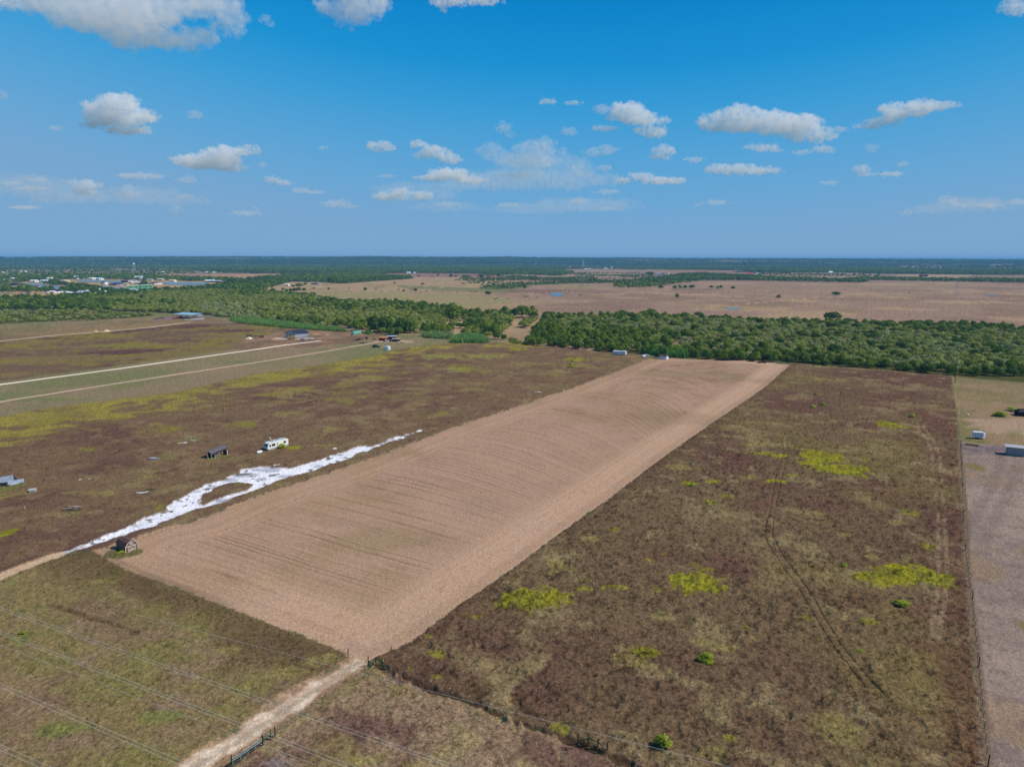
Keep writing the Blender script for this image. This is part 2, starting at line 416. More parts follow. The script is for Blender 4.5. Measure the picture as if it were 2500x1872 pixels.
YEL = [(2210,1415,100,24,0),(2195,1405,60,16,0),(2005,1118,45,18,0),(2052,1150,70,13,0),(1905,1115,30,4,0),(1895,1177,24,4,0),(1937,1162,14,3,0),(1968,1131,22,4,0),(2163,1039,34,8,0),
 (2107,1124,13,3,0),(1300,1466,74,24,0),(1330,1440,24,9,0),(1228,1474,26,6,0),(1698,1425,60,26,0),(1608,1443,24,5,0),(1431,1422,16,5,0),(1423,1440,20,6,0),(1499,1438,26,5,0),(1160,1511,22,5,0),
 (1545,1612,56,26,1),(1580,1600,30,14,0),(1741,1583,64,24,1),(1836,1561,15,8,1),(1620,1507,24,13,1),(1752,1847,42,24,1),(1786,1807,22,9,0),(1364,1784,24,15,0),(2040,1777,54,48,1),(2275,1790,40,34,2),(2283,1850,52,28,2),
 (1970,1515,16,7,0),(2120,1520,18,8,0),(2219,1254,18,9,0),(2261,1336,18,6,0),(2055,1306,30,9,1),(2000,1254,26,8,1),(2190,1278,28,8,1),(2128,1361,18,6,1),(2215,1364,18,8,1),(1677,1183,28,5,0),(1743,1178,22,4,0),
 (1794,1178,17,5,1),(1828,1167,20,8,1),(1846,1110,34,4,0),(1845,1088,32,6,1),(1775,1215,18,4,0),(1736,1229,15,7,0),(1440,1320,27,12,1),(1501,1296,12,5,0),(1503,1228,7,4,0),(1657,1142,42,9,1),(1622,1355,9,4,0),
 (1582,1369,9,4,0),(1696,1383,12,4,0),(1724,1395,18,5,0),(1353,1381,52,18,1),(2050,926,24,4,1),(2000,926,22,4,1),(2198,978,14,3,1),(978,1685,32,18,1),(862,1857,22,14,1),(925,1850,24,14,1),(1000,1872,30,14,1),
 (25,1303,27,10,0),(1408,879,28,5,0),(1262,854,20,4,0),(1000,1640,16,8,0),(1063,1658,13,7,0),(1066,1600,18,8,0),(1040,1557,14,5,0),(960,1588,13,5,0),(1420,895,40,6,1),(1360,905,26,4,1),(1290,890,30,5,1),
 (1300,946,24,3,1),(700,1095,30,6,0),(800,1090,36,6,1),(1130,905,40,8,6),(1180,870,60,6,6),(1080,870,60,7,6),(1180,938,30,4,1),(880,925,70,8,1),(720,960,70,10,1),(820,1052,30,6,1),(700,1010,50,6,1),(250,1205,40,6,1),
 (175,1205,30,4,1),(395,1117,40,9,3),(535,1117,42,8,3),(675,1095,42,9,3),(20,1192,36,9,3),(175,1252,26,6,3),(305,1350,42,14,4),(370,1198,16,5,3),(2440,1016,24,5,3),(2400,1080,34,4,3),(580,1182,26,4,3),(470,1075,22,4,3),
 (1160,952,30,4,1),(520,1400,20,5,1),(790,1610,45,18,1),(700,1650,60,16,1),(560,1590,30,10,1),(390,1460,22,6,1),(215,1590,50,14,1),(60,1560,40,14,3),(150,1780,60,18,3),(400,1750,60,18,3),(240,1420,22,6,1),(50,1455,22,7,1),
 (113,975,120,6,5),(1420,700,60,3,6),(1060,808,40,4,5)]

def build_ground():
    # rings and rays, finest inside the viewed sector
    vv = np.concatenate([np.arange(1905, 700, -2.25), np.arange(700, 640, -1.2), np.arange(640, 633.0, -0.5)])
    dep = PITCH + np.arctan((vv - 936) / FPX)
    rr = H / np.tan(dep)
    rr = np.concatenate([[4, 12, 22, 34, 46, 56, 64, 71, 76], rr, [60000, 74000]])
    th = np.arange(-42.5, 42.5, 0.0528)
    th = np.radians(np.concatenate([th, np.arange(45, 317, 4.0)]))
    nr, nth = len(rr), len(th)
    TH, RR = np.meshgrid(th, rr)
    X = (RR * np.sin(TH)).ravel(); Y = (RR * np.cos(TH)).ravel()
    D = RR.ravel()
    n = len(X)
    C = np.zeros((n, 3), np.float32)
    Z = np.zeros(n, np.float32)
    TU = np.zeros(n, np.float32)         # how tufted the cover is (drives the fine grain)
    rad = np.maximum(D * D / (H * FPX) * 2.3, 0.2)      # ring spacing in metres
    def F(wl, octv, seed, **k):
        return fbm(X, Y, wl, octv, seed, **k).astype(np.float32)
    n200, n60, n20, n7 = F(220, 4, 1), F(64, 4, 2), F(21, 4, 3), F(7, 4, 4)
    n2, n1 = F(2.3, 3, 5), F(0.9, 2, 6)
    m200, m60, m20, m7 = F(190, 4, 11), F(58, 4, 12), F(19, 4, 13), F(6, 3, 14)
    n1000 = F(1400, 5, 7)
    def put(mask, col):
        C[:] = C * (1 - mask[:, None]) + np.asarray(col, np.float32) * mask[:, None]
    def mixc(a, b, t):
        return a[None, :] * (1 - t[:, None]) + b[None, :] * t[:, None]
    near = D < 1500
    # ---- far country: a patchwork of dry pasture and woodland
    t = sm(-0.5, 0.5, n1000)
    C[:] = mixc(lin(92, 100, 70), lin(70, 88, 58), t)
    far1 = sm(0.02, 0.2, n1000 + 0.35 * F(400, 3, 8)) * sm(1500, 3500, D)
    put(far1 * sm(6400, 5200, D) * 0.7, lin(150, 130, 108))
    put(sm(0.1, 0.4, F(2600, 4, 9)) * sm(5200, 6000, D) * sm(7000, 6300, D) * 0.3, lin(158, 138, 118))
    put(sm(-.8, -0.1, F(700, 4, 10)) * sm(4500, 7000, D) * 0.9, lin(64, 84, 56))
    put(sm(.1, .3, F(330, 3, 12)) * sm(4500, 7000, D) * .6, lin(46, 62, 44))
    # ---- woods floor
    for W in (WOOD_L, WOOD_R):
        s = sdf(W, X, Y)
        put(sm(-3, 3, s + 4 * m20), mixc(lin(82, 84, 46), lin(66, 72, 38), sm(-.4, .4, n20)))
    # ---- wide pastures
    s = sdf(PAST, X, Y, 200)
    pa = sm(-3, 3, s + n20 * 3)
    u_line = sdf([(500, 640), (1290, 640), (1250, 715), (1330, 770), (1260, 860), (400, 860)], X, Y, 60)
    tanp = sm(-60, 60, u_line + 60 * n200)
    pc = mixc(lin(150, 127, 110), lin(165, 143, 112), tanp)
    put(pa, pc)
    put(pa * sm(0.0, 0.5, n60 + .3 * n200 + .2 * m20) * 0.65, lin(172, 150, 116))
    put(pa * sm(0.05, 0.5, m200 + .5 * m60) * 0.55 * (1 - .6 * tanp), lin(126, 102, 93))
    put(pa * sm(0.2, 0.6, m60 + .3 * n20) * 0.4, lin(140, 126, 90))
    grn = sdf([(900, 694), (1200, 703), (1260, 700), (1260, 712), (1180, 716), (1000, 704)], X, Y, 50)
    put(sm(-20, 20, grn + 20 * n60) * 0.8, lin(112, 118, 80))
    grn = sdf([(560, 708), (1000, 713), (1250, 726), (1260, 735), (1180, 750), (560, 745)], X, Y, 50)
    put(sm(-25, 25, grn + 30 * n60) * 0.65, lin(142, 139, 96))
    grn = sdf([(1180, 696), (1300, 690), (1420, 687), (1400, 692), (1290, 697), (1280, 705), (1190, 707)], X, Y, 50)
    put(sm(-15, 15, grn + 15 * n60), lin(84, 102, 60))
    pur = sdf([(880, 669), (1000, 667), (1150, 668), (1230, 671), (1230, 676), (1100, 677), (1000, 676), (895, 674)], X, Y, 50)
    put(sm(-10, 10, pur) * .85, lin(140, 104, 98))
    red = sdf([(1590, 660), (1700, 660), (1800, 661.5), (1860, 664), (1800, 667), (1640, 666)], X, Y, 50)
    put(sm(-10, 10, red) * .6, lin(158, 112, 92))
    dk = sdf([(1240, 708), (1360, 706), (1400, 710), (1240, 716)], X, Y, 50)
    put(sm(-10, 10, dk + 15 * n60) * .6, lin(118, 92, 82))
    s = sdf(TANF, X, Y, 100)
    put(sm(-5, 5, s), mixc(lin(172, 142, 108), lin(160, 128, 102), sm(-.4, .4, n200)))
    s = sdf(TOWN, X, Y, 100)
    put(sm(-8, 8, s + 12 * n60), mixc(lin(172, 146, 112), lin(140, 132, 96), sm(-.1, .6, n60 + n200)))
    for poly in ([(2190, 671), (2364, 672), (2364, 676), (2190, 675)], [(2420, 651), (2560, 651), (2560, 654), (2420, 654)],
                 [(2180, 652), (2300, 652), (2300, 655), (2200, 655)], [(1480, 644), (2100, 644), (2050, 648), (1500, 648)], [(160, 642), (600, 641), (600, 646), (170, 647)],
                 [(2360, 641), (2600, 641), (2600, 645), (2360, 644)], [(0, 637), (60, 636), (60, 644), (0, 644)], [(640, 634), (1100, 634.5), (1100, 636), (640, 635.6)]):
        put(sm(-20, 20, sdf(poly, X, Y, 400) + 20 * n60 + 60 * n200) * (.3 if min(q_[1] for q_ in poly) < 647 else .8), lin(176, 150, 120))
    # far tracks
    for ln, wd, c in (([(1820, 742), (1900, 734), (1990, 728), (2060, 724)], 3, (190, 160, 124)), ([(1800, 757), (1870, 765), (1930, 774)], 2, (185, 155, 125)),
                      ([(2250, 676), (2330, 676), (2372, 671)], 5, (215, 196, 160)), ([(1996, 673), (2020, 669), (2053, 667)], 5, (215, 196, 170)),
                      ([(2059, 675), (2075, 670)], 5, (215, 196, 170)), ([(700, 700), (830, 701), (960, 698), (1100, 702)], 5, (196, 172, 128))):
        put(sm(wd, wd * .4, dline(ln, X, Y)) * .8, lin(*c))
    # ---- left country: plots, strips and lanes between woods and the near field
    LF = sdf([(-900, 1170), (-500, 1105), (0, 1020), (95, 1000), (235, 982), (424, 959), (625, 914), (766, 894), (908, 871), (992, 849), (1105, 837), (1250, 838), (1284, 840),
              (1448, 858), (1600, 868), (1583, 877), (1504, 908), (1391, 950), (1250, 997), (1119, 1040), (1006, 1082), (879, 1130), (752, 1172), (625, 1212), (480, 1271), (333, 1313), (232, 1345),
              (135, 1356), (14, 1401), (-200, 1480), (-900, 1760)], X, Y, 80)
    allL = sdf([(-900, 1180), (-300, 770), (0, 754), (297, 760), (410, 765), (565, 777), (752, 796), (905, 815), (1100, 818), (1290, 842), (1250, 860), (900, 900), (0, 1100), (-500, 1150)], X, Y, 60)
    mown = mixc(lin(136, 124, 98), lin(120, 122, 84), sm(-.4, .4, n60 + .5 * n20))
    put(sm(-3, 3, allL + 3 * n20), mown)
    put(sm(-3, 3, allL) * sm(.1, .6, m60 + .4 * m20) * .5, lin(148, 128, 104))
    # plot above the first lane, brown and yellow-green bands
    f0 = sdf([(-900, 1090), (-400, 1000), (0, 932), (300, 890), (560, 855), (590, 838), (640, 833), (760, 818), (800, 805), (700, 793), (600, 788), (520, 790), (466, 789), (367, 801), (254, 811), (120, 822), (0, 836), (-400, 878)], X, Y, 60)
    f0m = sm(-2, 2, f0 + 2 * m7)
    put(f0m, mixc(lin(112, 92, 76), lin(98, 72, 68), sm(-.3, .5, m60 + .3 * m20)))
    bandn = fbm(X * ax[0] * .35 + Y * ax[1] * .35, X * tx_[0] + Y * tx_[1], 46, 4, 21).astype(np.float32) if False else fbm((X * math.cos(.32) + Y * math.sin(.32)) * .3, -X * math.sin(.32) + Y * math.cos(.32), 30, 4, 21).astype(np.float32)
    put(f0m * sm(-.1, .5, bandn + .35 * m20 + .4 * m7) * .8, mixc(lin(132, 126, 58), lin(126, 114, 74), sm(-.4, .4, n20 + .5 * n7)))
    put(f0m * sm(.5, .9, n20) * .5, lin(132, 112, 90))
    yard = sdf([(565, 845), (590, 828), (660, 812), (760, 803), (860, 806), (920, 818), (900, 828), (830, 842), (700, 852), (620, 858)], X, Y, 40)
    put(sm(-6, 6, yard + 8 * n20), mixc(lin(146, 120, 98), lin(122, 102, 82), sm(-.4, .5, n20 + .5 * n7)))
    topL = sdf([(-500, 905), (0, 828), (110, 812), (254, 798), (380, 780), (420, 770), (520, 775), (560, 786), (466, 792), (367, 799), (254, 809), (120, 820), (0, 834)], X, Y, 40)
    put(sm(-4, 4, topL + 3 * n20) * .8, mixc(lin(126, 100, 88), lin(140, 120, 84), sm(-.3, .4, m60)))
    put(sm(9, 4, dline([(-300, 850), (0, 824), (198, 803), (381, 783), (430, 777)], X, Y) + 3 * n20), lin(132, 112, 106))
    put(sm(14, 6, dline([(395, 778), (440, 775), (500, 772)], X, Y) + 4 * n20), lin(134, 116, 114))
    sc = sdf(SCRUB, X, Y, 40)
    put(sm(-4, 4, sc + 4 * n20), mixc(lin(98, 100, 62), lin(122, 108, 78), sm(-.1, .5, n20)))
    put(sm(6, 2, dline([(-200, 760), (0, 757), (80, 753), (150, 750)], X, Y) + 2 * n20), lin(168, 138, 112))
    bf = sdf([(-300, 835), (0, 800), (200, 790), (340, 777), (400, 778), (300, 795), (0, 828), (-300, 850)], X, Y, 40)
    put(sm(-4, 4, bf + 4 * n20) * .7, mixc(lin(142, 120, 88), lin(120, 108, 74), sm(-.3, .4, n20)))
    # lanes
    for ln, w0, c in ((R1, 1.7, (188, 158, 136)), (R2, 1.9, (226, 208, 180)), (R3, 1.6, (206, 184, 156))):
        dd = dline(ln, X, Y) + .25 * n7
        put(sm(w0 + 5, w0, dd) * .35, lin(160, 136, 114))
    put(sm(9, 5, dline([(935, 832), (985, 834)], X, Y) + 1.5 * n7) * .8, lin(196, 168, 140))
    put(sm(9, 5, dline([(690, 826), (740, 826)], X, Y) + 3 * n7) * .8, lin(205, 185, 160))
    put(sm(2, 1, dline([(745, 814), (800, 817)], X, Y) + 1 * n7) * .8, lin(190, 165, 130))
    # ---- the near left field
    LFm = sm(-.8, .8, LF + .8 * n2)
    base = mixc(lin(118, 98, 76), lin(102, 78, 68), sm(-.15, .65, n60 + .45 * n20 + .2 * n7))
    put(LFm, base)
    put(LFm * sm(0.0, .6, m20 + .4 * m60) * .7, lin(122, 106, 76))
    put(LFm * sm(.3, .8, n20 + .4 * n7) * .5, lin(144, 124, 90))
    put(LFm * sm(.15, .7, n7 + .5 * m20 + .3 * n2) * .45, lin(96, 70, 64))
    put(LFm * sm(.3, .8, m7 + .3 * m60) * .4, lin(146, 134, 96))
    db = dline(LFTOP, X, Y, 200)
    bn = m20 * .7 + bandn * .5 + .2 * m7
    wid = 16 + 34 * sm(900, 200, (Y + 0.0 * X))
    yb = (.55 + .45 * sm(-.5, .3, n7 + .6 * n2)) * sm(-.2, .4, bn + .35 * n7 + .9 * (1 - db / np.maximum(wid, 1)) - .02)
    n12 = fbm(X * .55 + .25 * Y, Y - .25 * X, 10, 4, 78).astype(np.float32)
    brk = sm(.0, .28, n12 + .35 * m20 + .2 * m7 - .12)
    yb = yb * (1 - .8 * brk)
    put(LFm * brk * sm(120, 40, db) * .5, lin(104, 80, 72))
    put(LFm * yb, mixc(lin(158, 154, 54), lin(138, 128, 68), sm(-.4, .4, n7 + .6 * n2 + .3 * m20)))
    put(LFm * sm(.2, .6, m20 * .8 + .4 * m60 + .35 * m7 - db / 260) * .8, mixc(lin(128, 124, 54), lin(124, 112, 70), sm(-.3, .5, n7)))
    Z += LFm * (.28 + .10 * n2 + .07 * n7)
    TU = np.maximum(TU, LFm * .6)
    # ---- the near right field, tall dry weeds
    RF = sdf(RIGHTF, X, Y, 60)
    RFm = sm(-.35, .35, RF + .5 * n1 + .3 * n2)
    base = mixc(lin(112, 95, 72), lin(102, 80, 66), sm(-.4, .5, n60 + .5 * n20))
    put(RFm, base)
    put(RFm * sm(-.1, .6, m60 + .35 * m20) * .75, lin(118, 106, 66))
    put(RFm * sm(.2, .8, n20 + .4 * n60 + .3 * n7) * .5, lin(106, 76, 66))
    put(RFm * sm(.3, .85, m20 + .4 * m7 - .1 * n60 + .25 * sm(300, 430, D)) * .4, lin(142, 128, 92))
    put(RFm * sm(.4, .9, m7 + .3 * n2) * .45, lin(150, 138, 100))
    eb = dline([(2324, 919), (2336, 1000), (2341, 1113), (2352, 1254), (2355, 1396), (2374, 1571), (2391, 1770), (2400, 1990)], X, Y)
    put(RFm * sm(9, 2, eb + 4 * n7 + 2 * m20) * .5 * sm(230, 130, D), lin(98, 66, 58))
    el = dline([(1929, 891), (1787, 1000), (1569, 1154), (1403, 1276), (1110, 1485), (915, 1606)], X, Y)
    put(RFm * sm(7, 2, el + 3 * n7) * .4, lin(92, 68, 56))  # darker band beside the mown plot: shade of the tall weeds painted in
    pits = sm(.35, .8, F(1.9, 2, 41))
    Z += RFm * (.42 + .16 * n2 + .10 * n1 - .22 * pits + .08 * n7)
    put(RFm * pits * .3, lin(74, 58, 46))  # clump shadows painted into the cover colour, on top of the sunken pits
    TU = np.maximum(TU, RFm)
    # tracks pressed into it
    for ln in ([(1917,1056),(1906,1076),(1912,1107),(1906,1127),(1892,1169),(1881,1240),(1869,1283),(1866,1311),(1875,1333),(1898,1367),(1920,1400),(1932,1414),(1966,1468),(2012,1548),(2057,1611),(2117,1685)],
               [(1930,1055),(1919,1073),(1924,1107),(1909,1164),(1898,1215),(1886,1283),(1885,1311),(1903,1345),(1920,1373),(1941,1400),(1946,1406),(1983,1460),(2017,1520),(2052,1577),(2123,1662),(2166,1708)],
               [(2057,945),(2057,985)],[(2050,950),(2049,990)]):
        dd = dline(ln, X, Y)
        k = sm(.28, .06, dd)
        Z -= k * .2 * RFm
        put(k * .35, lin(84, 64, 50))
    for ln in ([(2238,1017),(2242,1051),(2262,1070),(2276,1113),(2273,1175),(2281,1198),(2288,1232),(2292,1300),(2290,1400),(2285,1457),(2277,1514),(2271,1571)],
               [(2250,1017),(2258,1050),(2280,1080),(2293,1113),(2299,1169),(2303,1226),(2307,1271),(2311,1396),(2309,1457),(2300,1500),(2290,1560)]):
        dd = dline(ln, X, Y) + .15 * n2
        put(sm(.75, .2, dd) * .5 * RFm * sm(-.5, .1, m7 + .4 * n2), lin(154, 134, 108))
    # ---- lower left field
    LL = sdf(LOWL, X, Y, 60)
    LLm = sm(-.5, .5, LL + .5 * n1)
    put(LLm, mixc(lin(136, 118, 88), lin(130, 117, 80), sm(-.4, .5, n20 + .5 * n60)))
    put(LLm * sm(0, .5, m20 + .5 * m7) * .6, lin(120, 98, 80))
    put(LLm * sm(.2, .7, n7 + .4 * n20) * .5, lin(124, 122, 70))
    put(LLm * sm(.3, .8, m7 + .2 * m20) * .5, lin(142, 124, 98))
    ed = dline([(232, 1345), (283, 1376), (399, 1423), (527, 1470), (625, 1510), (796, 1574), (868, 1604)], X, Y)
    put(LLm * sm(14, 4, ed + 5 * n7) * .65, lin(92, 76, 54))
    Z += LLm * (.22 + .12 * n2 + .06 * n1 + .1 * n7)
    Z -= LLm * .22 * sm(.8, .2, dline([(120, 1478), (185, 1497), (262, 1522), (330, 1545)], X, Y) + .4 * n2)
    put(LLm * sm(.8, .3, dline([(120, 1478), (185, 1497), (262, 1522), (330, 1545)], X, Y) + .4 * n2) * .5, lin(76, 60, 44))
    TU = np.maximum(TU, LLm * .8)
    # ---- bottom plot by the gate
    BM = sdf([(899, 1612), (918, 1625), (981, 1654), (1052, 1685), (1166, 1724), (1250, 1763), (1392, 1810), (1478, 1845), (1549, 1872), (1760, 2010), (200, 2010), (500, 1895), (625, 1806), (720, 1742), (800, 1688), (868, 1640)], X, Y, 60)
    BMm = sm(-.5, .5, BM + .4 * n1)
    put(BMm, mixc(lin(142, 122, 98), lin(116, 92, 80), sm(-.25, .35, n7 + .4 * n20)))
    put(BMm * sm(.1, .6, m7 + .4 * m20) * .6, lin(150, 138, 98))
    put(BMm * sm(.3, .7, m20) * .5, lin(128, 116, 74))
    Z += BMm * (.2 + .14 * n2 + .08 * n1)
    TU = np.maximum(TU, BMm)
    put(BMm * sm(-1, 1, sdf([(640, 1880), (650, 1862), (680, 1850), (700, 1858), (712, 1880)], X, Y) + n2), lin(128, 118, 118))
    fl = dline([(918, 1625), (981, 1654), (1052, 1685), (1166, 1724), (1250, 1763), (1392, 1810), (1549, 1872)], X, Y)
    put(sm(.8, .3, fl + .5 * n2) * .8, lin(70, 52, 40)); Z -= sm(.8, .3, fl + .5 * n2) * .3 * (RFm + BMm)  # shadow in the grass along the fence, painted dark and also sunk
    # ---- the two plots at the right edge
    RU = sdf([(2324, 919), (2500, 934), (2900, 970), (2900, 1130), (2500, 1094), (2345, 1078), (2336, 1000)], X, Y, 60)
    RUm = sm(-.8, .8, RU)
    put(RUm, mixc(lin(146, 126, 98), lin(126, 118, 82), sm(-.3, .4, n20 + .5 * n60)))
    put(RUm * sm(-.1, .5, sm(160, 200, X) - 1 + .8 * sm(20, 5, dline([(2440, 1040), (2500, 1042), (2600, 1050)], X, Y) + 8 * n7)), lin(166, 144, 122))
    put(RUm * sm(.4, .8, m20 + .3 * n7) * .5, lin(120, 122, 74))
    RL = sdf([(2346, 1078), (2500, 1094), (2900, 1130), (2900, 2010), (2402, 2010), (2398, 1880), (2391, 1770), (2374, 1571), (2355, 1396), (2352, 1254), (2341, 1113)], X, Y, 60)
    RLm = sm(-.6, .6, RL + .3 * n1)
    put(RLm, mixc(lin(158, 142, 130), lin(142, 128, 118), sm(-.5, .5, n20 + .4 * n7)))
    put(RLm * sm(.3, .8, m20 + .3 * m7) * .5, lin(150, 126, 96))
    put(RLm * sm(.25, .6, n2 + .2 * n7) * .35, lin(108, 94, 92))
    put(RLm * sm(-5, 5, sdf([(2346, 1078), (2600, 1105), (2600, 1116), (2470, 1105), (2350, 1100)], X, Y) + 4 * n7) * .8, lin(108, 98, 108))
    put(RLm * sm(5, 1, np.abs(dline([(2470, 1120), (2440, 1200), (2385, 1300), (2370, 1340)], X, Y) - 2.2) * 2 + n7) * .3, lin(104, 92, 92))
    for gx, gy, gr in ((2380, 1141, 18), (2500, 1528, 10)):
        p = P3(gx, gy); put(sm(gr * .2 + .5, gr * .08, np.hypot((X - p.x) , (Y - p.y) * .7) + n2) * .8, lin(122, 112, 58))
    Z += RLm * (.05 + .05 * n1)
    put(RLm * sm(1.6, .6, eb), lin(112, 96, 76))
    # ---- access road
    vm = sm(-.7, .7, sdf(VERGE, X, Y) + .6 * n2 + .3 * n1)
    put(vm, mixc(lin(162, 136, 112), lin(176, 148, 122), sm(-.3, .4, n2)))
    put(vm * sm(1.2, .4, dline([(870, 1640), (790, 1700), (700, 1765), (600, 1830), (480, 1905)], X, Y) + .4 * n2) * .5, lin(136, 112, 78))
    wm = sm(-.5, .6, sdf(ROADW, X, Y) + .5 * n2 + .25 * n1)
    put(wm, mixc(lin(200, 178, 154), lin(222, 206, 184), sm(-.2, .5, n2)))
    put(wm * sm(.9, .3, dline([(872, 1618), (800, 1668), (715, 1722), (625, 1780), (560, 1822), (480, 1872)], X, Y) + .35 * n1 + .3 * n2) * .6, lin(160, 146, 128))
    Z *= (1 - np.maximum(vm, 0) * .9)
    # ---- the mown plot
    S = sdf(STRIP, X, Y, 60)
    SMk = sm(-.45, .45, S + .5 * n1 + .3 * n2)
    sl = X * ax[0] + Y * ax[1]; tl = X * tx_[0] + Y * tx_[1]
    tl0 = tl - (-23.5 * tx_[0] + 107.6 * tx_[1])          # 0 on the right-hand edge, negative to the left
    inner = sm(13, 16, S)
    ph = sl + .018 * np.maximum(0, tl0 + 62) ** 2 * sm(0, 200, sl - 100) + 1.2 * n60 + .35 * n20
    def rows(P_, wl, seed):
        return (vn(P_ / wl, (tl + 900) / 26, seed) * 2 - 1).astype(np.float32)
    def furrows(P_, sp, seed, along):
        q_ = P_ / sp; fl = np.floor(q_)
        j_ = _hash(fl.astype(np.int64), np.zeros(len(fl), np.int64) + seed, seed)
        on = sm(.15, .6, j_ * .7 + .5 * (vn(along / 38 + fl * 7.3, fl * 3.1, seed + 1)) )
        wd_ = np.maximum(.30, rad * .55) / sp
        dd_ = np.abs(q_ - fl - .5)
        return (sm(wd_, wd_ * .4, dd_) * on * np.minimum(1, .30 / (wd_ * sp) + .35)).astype(np.float32)
    rw = (rows(ph, 1.3, 51) * .5 + rows(ph, 3.1, 52) * .4) * sm(.9, 2.2, 1.2 + 0 * ph)
    edge = rows(S + .2 * n20, 1.1, 53) * .6 + rows(S, 3.0, 54) * .5
    fur = (furrows(ph, 2.6, 61, tl) * .7 + furrows(ph + 1.7, 5.9, 62, tl)) * inner + (furrows(S, 2.1, 63, sl) * .7 + furrows(S + .7, 4.7, 64, sl) * .6) * (1 - inner)
    fur = (fur + furrows(ph + .9, 1.45, 65, tl) * .5 * inner) * (.6 + .45 * sm(-.2, .5, n7))
    rw = rw * inner + edge * (1 - inner)
    fade = sm(900, 350, D)
    b = mixc(lin(180, 151, 129), lin(172, 146, 119), sm(-.4, .5, n20 + .4 * n60))
    put(SMk, b)
    put(SMk * sm(.0, .7, rw) * (.26 + .45 * sm(-.1, .6, m60 + .4 * m20)) * (.4 + .6 * fade), lin(132, 108, 88))
    put(SMk * np.clip(fur, 0, 1) * (.42 + .3 * sm(-.3, .5, m60 + .3 * n20)), lin(112, 90, 72))
    put(SMk * sm(17, 9, S) * sm(-50, -30, tl0) * .5, lin(200, 170, 146))
    put(SMk * (1 - inner) * sm(.1, .7, edge) * .35, lin(138, 114, 96))
    put(SMk * sm(.25, .8, -rw) * .28, lin(200, 168, 138))
    put(SMk * (1 - inner) * sm(-.3, .6, n7) * .25, lin(196, 162, 126))
    put(SMk * sm(.35, .8, n20 + .6 * m60) * .35, lin(148, 132, 104))
    put(SMk * sm(.3, .9, n1 + .4 * n2) * .18, lin(128, 102, 84))
    for cx, cy, rx, ry, k in ((905, 1187, 70, 16, .5), (820, 1275, 70, 16, .45), (1180, 1235, 90, 30, .45), (1060, 1330, 100, 24, .25), (960, 1125, 16, 6, .4), (1500, 915, 60, 8, .2), (1350, 1180, 60, 12, .3), (1120, 1190, 60, 10, .35), (1000, 1250, 60, 8, .3), (760, 1330, 80, 8, .25), (1400, 1030, 70, 6, .25), (1650, 930, 40, 5, .2), (958, 1464, 12, 4, .6), (865, 1548, 14, 4, .6)):
        p = P3(cx, cy); ex = rx / (FPX / math.hypot(p.y, H)); ey = abs(G(cx, cy - ry)[1] - G(cx, cy + ry)[1]) / 2
        q = np.sqrt(((X - p.x) / ex) ** 2 + ((Y - p.y) / ey) ** 2)
        put(SMk * sm(1.1, .3, q + .25 * n7) * k * .8 * (.35 + .65 * sm(-.2, .6, rw)), lin(118, 102, 82))
    Z = Z * (1 - SMk) + SMk * (.03 + .025 * rw + .03 * n1)
    # ---- white caliche pad and lane
    cs = sdf(CAL, X, Y)
    ch = sdf(CALHOLE, X, Y)
    cm = sm(-.4, .5, cs + .8 * n2 + .9 * n7 - .15) * (1 - sm(-.4, .4, ch + .5 * n2))
    ca = mixc(lin(242, 240, 238), lin(236, 233, 230), sm(-.3, .5, n2))
    put(cm, ca)
    gx_ = np.zeros(n, np.float32)
    for cx, cy, rx, ry in ((652,1147,32,6),(600,1160,34,6),(560,1172,24,6),(520,1190,14,5),(545,1222,36,8),(165,1346,34,7),(330,1283,20,4),(700,1163,24,5),(775,1138,16,4),(925,1082,20,4),(640,1170,16,4),(950,1072,14,4),(480,1200,12,4)):
        p = P3(cx, cy); ex = rx / (FPX / math.hypot(p.y, H)); ey = abs(float(G(cx, cy - ry)[1] - G(cx, cy + ry)[1])) / 2
        gx_ = np.maximum(gx_, sm(1.15, .75, np.sqrt(((X - p.x) / ex) ** 2 + ((Y - p.y) / ey) ** 2) + .45 * n2 + .3 * n7))
    gray = gx_ + .25 * sm(.34, .45, n7 + .35 * n2 - .3 * sm(0, 3, cs) * (1 - sm(40, 0, np.hypot(X + 100, Y - 218) )) + .35 * sm(24, 8, np.hypot(X + 98, Y - 210)))
    put(cm * gray * .85, lin(176, 176, 180))
    put(cm * sm(-1, 1, sdf([(135, 1352), (140, 1350), (195, 1335), (200, 1343), (138, 1362)], X, Y) + n2), lin(186, 184, 184))
    put(cm * sm(.62, .7, F(2.2, 2, 61)) * .9, lin(92, 92, 74))
    lm = sm(2.1, 1.4, dline(LANE, X, Y) + .4 * n2)
    put(lm, lin(196, 172, 142))
    Z *= (1 - np.maximum(cm, lm))
    # ---- patches of growth
    cols = {0: (lin(140, 140, 38), lin(116, 114, 42)), 1: (lin(146, 138, 84), lin(132, 122, 70)), 2: (lin(156, 138, 102), lin(138, 120, 84)),
            3: (lin(110, 126, 62), lin(104, 108, 58)), 4: (lin(108, 100, 68), lin(100, 106, 56)), 5: (lin(98, 124, 66), lin(106, 118, 66)), 6: (lin(146, 150, 66), lin(132, 136, 70))}
